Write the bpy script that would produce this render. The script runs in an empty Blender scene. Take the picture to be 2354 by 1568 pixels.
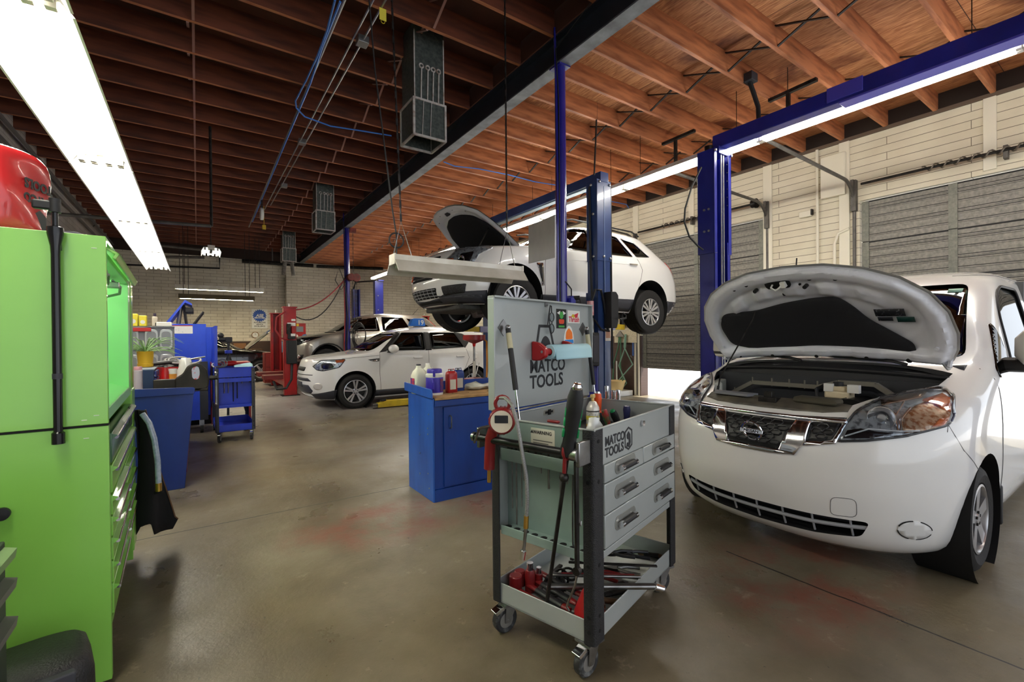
import bpy, bmesh, math, random
from mathutils import Vector, Matrix, Euler
from mathutils.bvhtree import BVHTree
random.seed(7)
COL = bpy.context.scene.collection
PI = math.pi
def rad(a): return a * PI / 180
# ---------------------------------------------------------------- materials
def lin(c):
    return tuple(((x / 255) / 12.92 if x / 255 <= .04045 else ((x / 255 + .055) / 1.055) ** 2.4) for x in c) + (1,)
MATS = {}
def mat(name, col, rough=.5, metal=0., col2=None, vscale=5., vmin=.35, vmax=.7, stretch=(1, 1, 1), bump=0., bscale=60., coat=0., emit=0., spec=.5, detail=5):
    if name in MATS: return MATS[name]
    m = bpy.data.materials.new(name); m.use_nodes = True
    nt = m.node_tree; b = nt.nodes['Principled BSDF']
    b.inputs['Base Color'].default_value = lin(col)
    b.inputs['Roughness'].default_value = rough
    b.inputs['Metallic'].default_value = metal
    b.inputs['Specular IOR Level'].default_value = spec
    b.inputs['Coat Weight'].default_value = coat
    b.inputs['Coat Roughness'].default_value = .03
    if emit:
        b.inputs['Emission Color'].default_value = lin(col); b.inputs['Emission Strength'].default_value = emit
    if col2 or bump:
        tc = nt.nodes.new('ShaderNodeTexCoord'); mp = nt.nodes.new('ShaderNodeMapping')
        mp.inputs['Scale'].default_value = stretch
        nt.links.new(tc.outputs['Object'], mp.inputs['Vector'])
    if col2:
        n = nt.nodes.new('ShaderNodeTexNoise'); n.inputs['Scale'].default_value = vscale; n.inputs['Detail'].default_value = detail
        nt.links.new(mp.outputs[0], n.inputs['Vector'])
        r = nt.nodes.new('ShaderNodeValToRGB')
        r.color_ramp.elements[0].position = vmin; r.color_ramp.elements[0].color = lin(col)
        r.color_ramp.elements[1].position = vmax; r.color_ramp.elements[1].color = lin(col2)
        nt.links.new(n.outputs[0], r.inputs[0]); nt.links.new(r.outputs[0], b.inputs['Base Color'])
    if bump:
        n2 = nt.nodes.new('ShaderNodeTexNoise'); n2.inputs['Scale'].default_value = bscale; n2.inputs['Detail'].default_value = 3
        nt.links.new(mp.outputs[0], n2.inputs['Vector'])
        bp = nt.nodes.new('ShaderNodeBump'); bp.inputs['Strength'].default_value = bump; bp.inputs['Distance'].default_value = .01
        nt.links.new(n2.outputs[0], bp.inputs['Height']); nt.links.new(bp.outputs[0], b.inputs['Normal'])
    MATS[name] = m
    return m
def glass(name, tint, gl=.06, mixmin=.03, fres=1.45):
    if name in MATS: return MATS[name]
    m = bpy.data.materials.new(name); m.use_nodes = True; nt = m.node_tree; nt.nodes.clear()
    o = nt.nodes.new('ShaderNodeOutputMaterial'); t = nt.nodes.new('ShaderNodeBsdfTransparent'); g = nt.nodes.new('ShaderNodeBsdfGlossy')
    t.inputs[0].default_value = lin(tint); g.inputs['Roughness'].default_value = gl; g.inputs['Color'].default_value = (1, 1, 1, 1)
    f = nt.nodes.new('ShaderNodeFresnel'); ge = nt.nodes.new('ShaderNodeNewGeometry'); mr = nt.nodes.new('ShaderNodeMapRange')
    mr.inputs[3].default_value = fres; mr.inputs[4].default_value = 1 / fres; nt.links.new(ge.outputs['Backfacing'], mr.inputs[0]); nt.links.new(mr.outputs[0], f.inputs['IOR'])
    mx = nt.nodes.new('ShaderNodeMixShader')
    nt.links.new(f.outputs[0], mx.inputs[0]); nt.links.new(t.outputs[0], mx.inputs[1]); nt.links.new(g.outputs[0], mx.inputs[2]); nt.links.new(mx.outputs[0], o.inputs[0])
    MATS[name] = m
    return m
# ---------------------------------------------------------------- meshes
def rpoly(pts, r, seg=4):
    out = []; n = len(pts)
    for i, p in enumerate(pts):
        rr = r[i] if isinstance(r, (list, tuple)) else r
        p = Vector((p[0], p[1])); a = Vector(pts[i - 1][:2]) - p; b = Vector(pts[(i + 1) % n][:2]) - p
        q = min(rr, a.length * .49, b.length * .49)
        if q <= 1e-5: out.append((p.x, p.y)); continue
        a = p + a.normalized() * q; b = p + b.normalized() * q
        for k in range(seg + 1):
            t = k / seg
            v = a * (1 - t) ** 2 + p * 2 * t * (1 - t) + b * t * t
            out.append((v.x, v.y))
    return out
def rect(x0, x1, y0, y1, r=0, seg=4):
    p = [(x0, y0), (x1, y0), (x1, y1), (x0, y1)]
    return rpoly(p, r, seg) if r else p
def ngon(n, r, a0=0, c=(0, 0)):
    return [(c[0] + r * math.cos(a0 + 2 * PI * i / n), c[1] + r * math.sin(a0 + 2 * PI * i / n)) for i in range(n)]
def align(p0, p1):
    p0 = Vector(p0); d = Vector(p1) - p0
    return Matrix.Translation(p0) @ d.to_track_quat('Z', 'Y').to_matrix().to_4x4(), d.length
class M:
    def __init__(s, T=None): s.v = []; s.f = []; s.T = T or Matrix.Identity(4)
    def add(s, vs, fs):
        o = len(s.v); s.v += [s.T @ Vector(v) for v in vs]; s.f += [[i + o for i in f] for f in fs]; return s
    def box(s, x0, x1, y0, y1, z0, z1):
        return s.add([(x0, y0, z0), (x1, y0, z0), (x1, y1, z0), (x0, y1, z0), (x0, y0, z1), (x1, y0, z1), (x1, y1, z1), (x0, y1, z1)],
                     [(0, 3, 2, 1), (4, 5, 6, 7), (0, 1, 5, 4), (1, 2, 6, 5), (2, 3, 7, 6), (3, 0, 4, 7)])
    def bar(s, p0, p1, w, h, roll=0):
        A, L = align(p0, p1); old = s.T; s.T = old @ A @ Matrix.Rotation(roll, 4, 'Z'); s.box(-w / 2, w / 2, -h / 2, h / 2, 0, L); s.T = old; return s
    def rings(s, R, cap0=True, cap1=True, wrap=True):
        n = len(R[0]); vs = [p for r in R for p in r]; fs = []
        for i in range(len(R) - 1):
            for j in range(n if wrap else n - 1):
                a = i * n + j; b = i * n + (j + 1) % n
                fs.append((a, b, b + n, a + n))
        if cap0: fs.append(list(range(n))[::-1])
        if cap1: fs.append([len(vs) - n + j for j in range(n)])
        return s.add(vs, fs)
    def cyl(s, p0, p1, r, r2=None, n=16, cap=True):
        A, L = align(p0, p1); r2 = r if r2 is None else r2
        R = [[A @ Vector((q * math.cos(2 * PI * i / n), q * math.sin(2 * PI * i / n), z)) for i in range(n)] for q, z in ((r, 0), (r2, L))]
        return s.rings(R, cap, cap)
    def lathe(s, prof, n=24, A=None):
        A = A or Matrix.Identity(4)
        R = [[A @ Vector((max(r, 1e-4) * math.cos(2 * PI * i / n), max(r, 1e-4) * math.sin(2 * PI * i / n), z)) for i in range(n)] for r, z in prof]
        return s.rings(R, prof[0][0] < 1e-3, prof[-1][0] < 1e-3)
    def ring(s, R, r, n=24, m=8, A=None, closed=True):
        A = A or Matrix.Identity(4)
        prof = [(R + r * math.cos(2 * PI * k / m), r * math.sin(2 * PI * k / m)) for k in range(m)]
        rr = [[A @ Vector((p * math.cos(2 * PI * i / n), p * math.sin(2 * PI * i / n), z)) for p, z in prof] for i in range(n)]
        return s.rings(rr + [rr[0]], False, False)
    def tube(s, pts, r, n=8, cap=True, taper=None):
        pts = [Vector(p) for p in pts]; R = []; up = None
        for i, p in enumerate(pts):
            a = pts[max(i - 1, 0)]; b = pts[min(i + 1, len(pts) - 1)]; t = (b - a).normalized()
            if up is None: up = Vector((0, 0, 1)) if abs(t.z) < .9 else Vector((1, 0, 0))
            u = (up - t * up.dot(t)).normalized(); w = t.cross(u); up = u
            q = r if taper is None else taper[i]
            R.append([p + u * q * math.cos(2 * PI * k / n) + w * q * math.sin(2 * PI * k / n) for k in range(n)])
        return s.rings(R, cap, cap)
    def prism(s, poly, a, b, axis='z'):
        def P(u, v, t): return {'z': (u, v, t), 'y': (u, t, v), 'x': (t, u, v)}[axis]
        return s.rings([[P(u, v, a) for u, v in poly], [P(u, v, b) for u, v in poly]])
    def ball(s, c, rx, ry=None, rz=None, n=16, m=10, A=None):
        ry = rx if ry is None else ry; rz = rx if rz is None else rz; A = A or Matrix.Identity(4); c = Vector(c)
        R = []
        for i in range(m + 1):
            t = -PI / 2 + PI * i / m; cc = max(math.cos(t), .01)
            R.append([c + A @ Vector((rx * cc * math.cos(2 * PI * j / n), ry * cc * math.sin(2 * PI * j / n), rz * math.sin(t))) for j in range(n)])
        return s.rings(R)
    def mesh(s, name):
        me = bpy.data.meshes.new(name); me.from_pydata([tuple(v) for v in s.v], [], s.f); me.update()
        bm = bmesh.new(); bm.from_mesh(me); bmesh.ops.recalc_face_normals(bm, faces=bm.faces); bm.to_mesh(me); bm.free()
        return me
    def build(s, name, m, parent=None, bevel=0, smooth=35, sub=0, seg=2, solid=0, loc=None):
        return link(name, s.mesh(name), m, parent, bevel, smooth, sub, seg, solid, loc)
    def each(s, name, m, parent=None, bevel=0, smooth=35, sub=0, seg=2):
        """one object per separate piece"""
        par = list(range(len(s.v)))
        def find(i):
            while par[i] != i: par[i] = par[par[i]]; i = par[i]
            return i
        for f in s.f:
            r = find(f[0])
            for i in f[1:]: par[find(i)] = r
        G = {}
        for f in s.f: G.setdefault(find(f[0]), []).append(f)
        out = []
        for fs in G.values():
            idx = {}; q = M()
            for f in fs:
                for i in f:
                    if i not in idx: idx[i] = len(q.v); q.v.append(s.v[i])
                q.f.append([idx[i] for i in f])
            out.append(q.build(name, m, parent, bevel, smooth, sub, seg))
        return out
def link(name, me, m, parent=None, bevel=0, smooth=35, sub=0, seg=2, solid=0, loc=None):
    if m is not None and not me.materials: me.materials.append(m)
    if smooth:
        me.polygons.foreach_set('use_smooth', [True] * len(me.polygons)); me.set_sharp_from_angle(angle=rad(smooth))
    o = bpy.data.objects.new(name, me); COL.objects.link(o)
    if parent: o.parent = parent
    if loc: o.location = loc
    if solid:
        d = o.modifiers.new('s', 'SOLIDIFY'); d.thickness = solid; d.offset = -1
    if sub:
        d = o.modifiers.new('u', 'SUBSURF'); d.levels = d.render_levels = sub
    if bevel:
        d = o.modifiers.new('b', 'BEVEL'); d.width = bevel; d.segments = seg; d.limit_method = 'ANGLE'; d.angle_limit = rad(40)
    return o
def tag(o, label=None, cat=None, group=None, kind=None):
    if label: o['label'] = label
    if cat: o['category'] = cat
    if group: o['group'] = group
    if kind: o['kind'] = kind
    return o
def thing(name, label, cat, loc=(0, 0, 0), rz=0, group=None, kind=None, rot=None):
    o = bpy.data.objects.new(name, None); COL.objects.link(o); o.empty_display_size = .1
    o.location = loc; o.rotation_euler = rot or (0, 0, rz)
    return tag(o, label, cat, group, kind)
def struct(o): o['kind'] = 'structure'; return o
KIDS = {}
def copy_tree(o, parent=None):
    c = o.copy(); COL.objects.link(c)
    if parent: c.parent = parent
    for ch in [x for x in bpy.data.objects if x.parent is o]: copy_tree(ch, c)
    return c
def dup(o, loc, rz=None, label=None, group=None, rot=None, scale=None):
    c = copy_tree(o); c.location = loc
    if rz is not None: c.rotation_euler = (0, 0, rz)
    if rot is not None: c.rotation_euler = rot
    if scale: c.scale = scale
    if label: c['label'] = label
    if group: c['group'] = group
    return c
def text(name, s, size, T, m, parent=None, ext=.001, bold=0., sx=1., align_x='LEFT', shear=0, space=1.):
    cu = bpy.data.curves.new(name, 'FONT'); cu.body = s; cu.size = size; cu.extrude = ext; cu.offset = bold; cu.align_x = align_x; cu.shear = shear
    cu.space_character = space; cu.resolution_u = 3
    cu.materials.append(m)
    tmp = bpy.data.objects.new('tmp', cu); COL.objects.link(tmp)
    dg = bpy.context.evaluated_depsgraph_get(); dg.update()
    me = bpy.data.meshes.new_from_object(tmp.evaluated_get(dg)); bpy.data.objects.remove(tmp)
    me.transform(T @ Matrix.Diagonal((sx, 1, 1, 1)))
    return link(name, me, None, parent, smooth=0)
def frame(o, x, y):
    """matrix with origin o, text x-direction x and text up-direction y"""
    x = Vector(x).normalized(); y = Vector(y); y = (y - x * y.dot(x)).normalized(); z = x.cross(y)
    return Matrix(((x.x, y.x, z.x, o[0]), (x.y, y.y, z.y, o[1]), (x.z, y.z, z.z, o[2]), (0, 0, 0, 1)))
def pch(tab, x):
    """monotone cubic through (x, y) pairs"""
    n = len(tab)
    if x <= tab[0][0]: return tab[0][1]
    if x >= tab[-1][0]: return tab[-1][1]
    d = [(tab[i + 1][1] - tab[i][1]) / (tab[i + 1][0] - tab[i][0]) for i in range(n - 1)]
    m = [d[0]] + [0 if d[i - 1] * d[i] <= 0 else 2 * d[i - 1] * d[i] / (d[i - 1] + d[i]) for i in range(1, n - 1)] + [d[-1]]
    for i in range(n - 1):
        if x <= tab[i + 1][0]:
            h = tab[i + 1][0] - tab[i][0]; t = (x - tab[i][0]) / h
            return (tab[i][1] * (2 * t ** 3 - 3 * t * t + 1) + h * m[i] * (t ** 3 - 2 * t * t + t) + tab[i + 1][1] * (-2 * t ** 3 + 3 * t * t) + h * m[i + 1] * (t ** 3 - t * t))
def boolean(me, cutters, op='DIFFERENCE'):
    o = bpy.data.objects.new('tmp', me); COL.objects.link(o); cs = []
    for c in cutters:
        k = bpy.data.objects.new('cut', c); COL.objects.link(k); cs.append(k)
        d = o.modifiers.new('b', 'BOOLEAN'); d.object = k; d.operation = op; d.solver = 'EXACT'; d.material_mode = 'TRANSFER'
    dg = bpy.context.evaluated_depsgraph_get(); dg.update()
    r = bpy.data.meshes.new_from_object(o.evaluated_get(dg))
    for k in cs + [o]: bpy.data.objects.remove(k)
    return r
def bvh_of(me):
    bm = bmesh.new(); bm.from_mesh(me); t = BVHTree.FromBMesh(bm); bm.free(); return t
def panel(bvh, outline, axis, sgn, off=.003, step=.06, thick=.012, start=3.):
    """a plate that follows a surface: outline in the two coordinates other than axis, cast along -sgn*axis"""
    bm = bmesh.new()
    f = bm.faces.new([bm.verts.new((u, v, 0)) for u, v in outline])
    for k in (0, 1):
        vals = [p[k] for p in outline]; a, b = min(vals), max(vals); n = int((b - a) / step)
        for i in range(1, n + 1):
            c = a + (b - a) * i / (n + 1); co = [0, 0, 0]; co[k] = c; no = [0, 0, 0]; no[k] = 1
            bmesh.ops.bisect_plane(bm, geom=bm.verts[:] + bm.edges[:] + bm.faces[:], plane_co=co, plane_no=no)
    last = None
    for v in bm.verts:
        u, w = v.co.x, v.co.y
        o = {'x': Vector((sgn * start, u, w)), 'y': Vector((u, sgn * start, w)), 'z': Vector((u, w, sgn * start))}[axis]
        if axis == 'x': o.x = -start if sgn < 0 else 8.
        d = {'x': Vector((-sgn, 0, 0)), 'y': Vector((0, -sgn, 0)), 'z': Vector((0, 0, -sgn))}[axis]
        h, nn, _, _ = bvh.ray_cast(o, d)
        if h is None:
            h2, nn, _, _ = bvh.find_nearest(last if last else o); h = h2
        if nn.dot(d) > 0: nn = -nn
        last = h; v.co = h + nn * off
    bmesh.ops.recalc_face_normals(bm, faces=bm.faces)
    ax = 'xyz'.index(axis)
    if sum(f.normal[ax] * f.calc_area() for f in bm.faces) * sgn < 0:
        bmesh.ops.reverse_faces(bm, faces=bm.faces)
    me = bpy.data.meshes.new('panel'); bm.to_mesh(me); bm.free()
    return me
def follow(bvh, pts, axis, sgn, r, off=.0, n=6, step=.05, start=3.):
    """a thin seam or bead that follows a surface"""
    out = []
    for a, b in zip(pts, pts[1:]):
        L = math.hypot(b[0] - a[0], b[1] - a[1]); k = max(1, int(L / step))
        out += [(a[0] + (b[0] - a[0]) * i / k, a[1] + (b[1] - a[1]) * i / k) for i in range(k)]
    out.append(pts[-1]); P = []
    for u, w in out:
        o = {'x': Vector((-start if sgn < 0 else 8., u, w)), 'y': Vector((u, sgn * start, w)), 'z': Vector((u, w, sgn * start))}[axis]
        d = {'x': Vector((-sgn, 0, 0)), 'y': Vector((0, -sgn, 0)), 'z': Vector((0, 0, -sgn))}[axis]
        h, nn, _, _ = bvh.ray_cast(o, d)
        if h is None: continue
        P.append(h + nn * off)
    return M().tube(P, r, n)
# ---------------------------------------------------------------- shared materials
WHITEPAINT = mat('white_paint', (232, 232, 230), .22, coat=.8)
SILVER = mat('silver_paint', (150, 146, 138), .3, .55, coat=.7)
BLACKPAINT = mat('black_paint', (10, 10, 12), .15, coat=.9)
RUBBER = mat('tire_rubber', (26, 25, 25), .75, bump=.25, bscale=120)
BLACKP = mat('black_plastic', (22, 22, 24), .55)
GREYP = mat('charcoal_plastic', (52, 53, 60), .6)
DARK = mat('dark_void', (9, 9, 10), .9)
CHROME = mat('chrome', (225, 225, 228), .08, 1.)
STEEL = mat('bare_steel', (165, 165, 165), .3, .95, (110, 108, 104), 9)
DSTEEL = mat('dark_steel', (58, 56, 54), .45, .8, (30, 28, 27), 12)
ALLOY = mat('alloy_rim', (190, 191, 194), .28, .7)
GALV = mat('galvanized_sheet', (108, 105, 98), .5, .3, (142, 138, 128), 26, .3, .75, (1, 1, 1), 0)
GLASSD = glass('tinted_glass', (104, 116, 110), .02)
GLASSC = glass('clear_glass', (205, 218, 210), .02)
GLASSK = glass('privacy_glass', (14, 15, 16), .03)
LENS = glass('lamp_lens', (235, 238, 240), .03)
BLUEP = mat('blue_lift_paint', (32, 42, 150), .32, 0, (22, 30, 120), 2.5, coat=.3)
BLUEM = mat('steel_blue_lift_paint', (44, 72, 128), .35, 0, (34, 58, 110), 3, coat=.3)
PURPLE = mat('violet_blue_column_paint', (30, 28, 120), .25, 0, (40, 38, 140), 3, coat=.5)
BENCHB = mat('bench_blue_lit', (38, 94, 188), .4, 0, (26, 70, 156), 6, .4, .75, (1, 1, .3), .05, 30)
CARTB = mat('cart_blue_paint', (28, 58, 190), .35, 0, (22, 48, 165), 5)
REDP = mat('red_paint', (178, 22, 24), .35, 0, (140, 16, 20), 5, coat=.2)
REDPL = mat('red_plastic', (168, 24, 28), .35)
GREENP = mat('lime_paint', (136, 199, 84), .3, 0, (130, 193, 78), 2.5, coat=.35)
CREAM = mat('cream_paint', (214, 208, 184), .6, 0, (196, 188, 160), 4)
WHITEP = mat('white_plastic', (225, 225, 220), .45)
ORANGE = mat('orange_lens', (235, 110, 30), .2, coat=.5)
YELLOW = mat('yellow_paint', (214, 186, 40), .45, 0, (180, 150, 30), 9)
CARTG = mat('cart_grey_paint', (168, 174, 172), .35, .15, (160, 166, 164), 3, coat=.25)
CARTT = mat('cart_teal_grey_paint', (140, 160, 154), .4, .1, (122, 142, 136), 4)
POSTK = mat('black_powder_coat', (24, 24, 26), .55, 0, (34, 34, 36), 60, .45, .7, (1, 1, 1), .5, 220)
INK = mat('black_ink', (24, 26, 30), .5)
# ---------------------------------------------------------------- a surveyed point: where the sight line through (x, y) of the photo meets a plane of the room
_yaw, _pit, _rol = .60297, -.00604, -.0093
_F = Vector((math.sin(_yaw) * math.cos(_pit), math.cos(_yaw) * math.cos(_pit), math.sin(_pit))); _R = Vector((math.cos(_yaw), -math.sin(_yaw), 0)); _U = _R.cross(_F)
_R2 = _R * math.cos(_rol) + _U * math.sin(_rol); _U2 = -_R * math.sin(_rol) + _U * math.cos(_rol); EYE = Vector((0, 0, 1.35))
def sight(x, y): return _F + _R2 * ((x - 1177) / 1050) - _U2 * ((y - 784) / 1050)
def atz(x, y, z): d = sight(x, y); return EYE + d * ((z - EYE.z) / d.z)
def atx(x, y, X): d = sight(x, y); return EYE + d * (X / d.x)
def aty(x, y, Y): d = sight(x, y); return EYE + d * (Y / d.y)
def atd(x, y, D): return EYE + sight(x, y) * D
def sheet(outline, fn, step=.03):
    """flat outline filled with a grid; every vertex set by fn(u, v, distance to the rim) -> point"""
    bm = bmesh.new(); bm.faces.new([bm.verts.new((u, v, 0)) for u, v in outline])
    for k in (0, 1):
        vals = [p[k] for p in outline]; a, b = min(vals), max(vals); n = max(1, int((b - a) / step))
        for i in range(1, n + 1):
            co = [0, 0, 0]; co[k] = a + (b - a) * i / (n + 1); no = [0, 0, 0]; no[k] = 1
            bmesh.ops.bisect_plane(bm, geom=bm.verts[:] + bm.edges[:] + bm.faces[:], plane_co=co, plane_no=no)
    seg = [(Vector(outline[i - 1]), Vector(outline[i])) for i in range(len(outline))]
    for v in bm.verts:
        p = Vector((v.co.x, v.co.y)); d = 9
        for a, b in seg:
            ab = b - a; t = max(0, min(1, (p - a).dot(ab) / max(ab.length_squared, 1e-9))); d = min(d, (p - a - ab * t).length)
        v.co = fn(p.x, p.y, d)
    me = bpy.data.meshes.new('sheet'); bmesh.ops.recalc_face_normals(bm, faces=bm.faces); bm.to_mesh(me); bm.free(); return me
def smooth(e0, e1, x):
    t = max(0, min(1, (x - e0) / (e1 - e0))); return t * t * (3 - 2 * t)
def mir(poly): return [(-y, z) for y, z in poly]
# ================================================================ the building
def nodes(m): return m.node_tree.nodes, m.node_tree.links
def floor_mat():
    m = mat('worn_concrete', (128, 120, 106), .42); N, L = nodes(m); b = N['Principled BSDF']
    tc = N.new('ShaderNodeTexCoord')
    def noise(s, d=6, rough=.6, stretch=None):
        n = N.new('ShaderNodeTexNoise'); n.inputs['Scale'].default_value = s; n.inputs['Detail'].default_value = d; n.inputs['Roughness'].default_value = rough
        if stretch:
            mp = N.new('ShaderNodeMapping'); mp.inputs['Scale'].default_value = stretch; L.new(tc.outputs['Object'], mp.inputs[0]); L.new(mp.outputs[0], n.inputs['Vector'])
        else: L.new(tc.outputs['Object'], n.inputs['Vector'])
        return n.outputs[0]
    def ramp(i, *st):
        r = N.new('ShaderNodeValToRGB'); e = r.color_ramp.elements
        while len(e) < len(st): e.new(.5)
        for k, (p, c) in enumerate(st): e[k].position = p; e[k].color = c if len(c) == 4 else lin(c)
        L.new(i, r.inputs[0]); return r.outputs[0]
    def math_(op, a, bb=None, c=None):
        n = N.new('ShaderNodeMath'); n.operation = op
        for k, v in enumerate((a, bb, c)):
            if v is None: continue
            if isinstance(v, (int, float)): n.inputs[k].default_value = v
            else: L.new(v, n.inputs[k])
        return n.outputs[0]
    def mix(f, a, c, blend='MIX'):
        n = N.new('ShaderNodeMix'); n.data_type = 'RGBA'; n.blend_type = blend
        if isinstance(f, (int, float)): n.inputs[0].default_value = f
        else: L.new(f, n.inputs[0])
        for k, v in ((6, a), (7, c)):
            if isinstance(v, tuple): n.inputs[k].default_value = lin(v)
            else: L.new(v, n.inputs[k])
        return n.outputs[2]
    W = (1, 1, 1, 1); K = (0, 0, 0, 1)
    sx = N.new('ShaderNodeSeparateXYZ'); L.new(tc.outputs['Object'], sx.inputs[0]); X, Y = sx.outputs[0], sx.outputs[1]
    base = ramp(noise(.9, 8, .62), (.3, (84, 74, 54)), (.44, (110, 100, 80)), (.6, (130, 120, 99)), (.8, (150, 140, 118)))
    olive = ramp(noise(.55, 4), (.5, K), (.68, W)); base = mix(math_('MULTIPLY', olive, .55), base, (112, 96, 58))
    # worn lane further in: paler and cooler
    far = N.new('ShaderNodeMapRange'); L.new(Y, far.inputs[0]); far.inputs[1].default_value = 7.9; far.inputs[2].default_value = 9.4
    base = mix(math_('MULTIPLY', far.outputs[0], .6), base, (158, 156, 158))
    # old red paint showing through in places
    def spot(cx, cy, rx, ry):
        a = math_('DIVIDE', math_('SUBTRACT', X, cx), rx); c = math_('DIVIDE', math_('SUBTRACT', Y, cy), ry)
        d = math_('ADD', math_('MULTIPLY', a, a), math_('MULTIPLY', c, c))
        return ramp(d, (.2, W), (1., K))
    red = ramp(noise(2.6, 7, .7), (.42, K), (.6, W))
    rs = math_('MAXIMUM', spot(1.15, 3.35, .8, .5), math_('MAXIMUM', spot(2.75, 1.2, .85, .55), spot(2.1, 3.2, .6, .35)))
    base = mix(math_('MULTIPLY', math_('MULTIPLY', red, rs), .75), base, (132, 74, 58))
    pale = ramp(noise(5, 8, .75), (.6, K), (.68, W))
    base = mix(math_('MULTIPLY', pale, .45), base, (176, 164, 140))
    dark = ramp(noise(7, 8, .7), (.62, K), (.72, W)); dk2 = ramp(noise(1.3, 3), (.48, K), (.7, W))
    base = mix(math_('MULTIPLY', math_('MULTIPLY', dark, dk2), .75), base, (46, 40, 34))
    speck = ramp(noise(34, 3, .6), (.68, K), (.74, W)); base = mix(math_('MULTIPLY', speck, .75), base, (44, 38, 32))
    rust = ramp(noise(3.1, 6, .7), (.66, K), (.76, W)); base = mix(math_('MULTIPLY', rust, .4), base, (156, 92, 52))
    # saw-cut joints
    wob = math_('MULTIPLY', math_('SUBTRACT', noise(3, 4), .5), .03)
    jt = None
    for ax, c in ((Y, 4.0), (Y, 8.6), (X, 2.72)):
        d = math_('ABSOLUTE', math_('SUBTRACT', math_('ADD', ax, wob), c)); q = math_('LESS_THAN', d, .0055)
        if ax is X: q = math_('MULTIPLY', q, math_('LESS_THAN', Y, 1.6))
        jt = q if jt is None else math_('MAXIMUM', jt, q)
    base = mix(jt, base, (30, 27, 24))
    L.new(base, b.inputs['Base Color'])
    ro = ramp(noise(1.7, 6), (.35, (.26, .26, .26, 1)), (.7, (.55, .55, .55, 1))); L.new(ro, b.inputs['Roughness'])
    bp = N.new('ShaderNodeBump'); bp.inputs['Strength'].default_value = .25; bp.inputs['Distance'].default_value = .01
    L.new(math_('SUBTRACT', noise(22, 6, .7), math_('MULTIPLY', jt, .8)), bp.inputs['Height']); L.new(bp.outputs[0], b.inputs['Normal'])
    return m
def brick_mat(name, c1, c2, mortar, plane, bw=.405, bh=.112, off=.5, ms=.004, low=None, lowz=1.33):
    m = mat(name, c1, .6); N, L = nodes(m); b = N['Principled BSDF']
    tc = N.new('ShaderNodeTexCoord'); mp = N.new('ShaderNodeSeparateXYZ'); L.new(tc.outputs['Object'], mp.inputs[0])
    cm = N.new('ShaderNodeCombineXYZ'); L.new(mp.outputs[0 if plane == 'x' else 1], cm.inputs[0]); L.new(mp.outputs[2], cm.inputs[1])
    br = N.new('ShaderNodeTexBrick'); br.offset = off; br.inputs['Scale'].default_value = 1; br.inputs['Brick Width'].default_value = bw; br.inputs['Row Height'].default_value = bh
    br.inputs['Mortar Size'].default_value = ms; br.inputs['Mortar Smooth'].default_value = .3
    br.inputs['Color1'].default_value = lin(c1); br.inputs['Color2'].default_value = lin(c2); br.inputs['Mortar'].default_value = lin(mortar); L.new(cm.outputs[0], br.inputs['Vector'])
    n = N.new('ShaderNodeTexNoise'); n.inputs['Scale'].default_value = 1.6; n.inputs['Detail'].default_value = 8; L.new(tc.outputs['Object'], n.inputs[0])
    mx = N.new('ShaderNodeMix'); mx.data_type = 'RGBA'; mx.blend_type = 'MULTIPLY'; mx.inputs[0].default_value = .35
    r = N.new('ShaderNodeValToRGB'); r.color_ramp.elements[0].position = .3; r.color_ramp.elements[0].color = (.55, .5, .42, 1); r.color_ramp.elements[1].position = .6
    L.new(n.outputs[0], r.inputs[0]); L.new(br.outputs[0], mx.inputs[6]); L.new(r.outputs[0], mx.inputs[7]); out = mx.outputs[2]
    if low:
        lt = N.new('ShaderNodeMath'); lt.operation = 'LESS_THAN'; lt.inputs[1].default_value = lowz; L.new(mp.outputs[2], lt.inputs[0])
        m2 = N.new('ShaderNodeMix'); m2.data_type = 'RGBA'; L.new(lt.outputs[0], m2.inputs[0]); L.new(out, m2.inputs[6]); m2.inputs[7].default_value = lin(low); out = m2.outputs[2]
    L.new(out, b.inputs['Base Color'])
    bp = N.new('ShaderNodeBump'); bp.inputs['Strength'].default_value = .5; bp.inputs['Distance'].default_value = .012; bp.invert = True; L.new(br.outputs['Fac'], bp.inputs['Height']); L.new(bp.outputs[0], b.inputs['Normal'])
    return m
XL, XR, YF, ZJ, ZL = -2.35, 8.36, 19.9, 4.40, 4.72
FLOOR = floor_mat()
fl = M().box(XL - .2, XR + .25, -6, YF + .2, -.1, 0).build('floor', FLOOR, smooth=0); struct(fl)
WALLF = brick_mat('painted_brick_far', (222, 216, 200), (212, 205, 188), (150, 142, 126), 'x', .405, .112, .5, .006, low=(66, 46, 34))
WALLL = brick_mat('painted_brick_left', (170, 164, 160), (158, 152, 148), (110, 104, 98), 'y', .405, .112)
WALLR = brick_mat('painted_brick_right', (222, 214, 192), (216, 208, 184), (120, 110, 92), 'y', 2.4, .112, .37, .0042, low=(74, 54, 44), lowz=1.38)
w = M().box(XL - .2, 2.86, YF, YF + .2, 0, 4.45).box(2.86, XR + .25, YF - .35, YF + .2, 0, 4.42).build('wall_far', WALLF, smooth=0); struct(w)
w = M().box(XL - .2, XL, -6, YF, 0, 4.95).build('wall_left', WALLL, smooth=0); struct(w)
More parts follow.
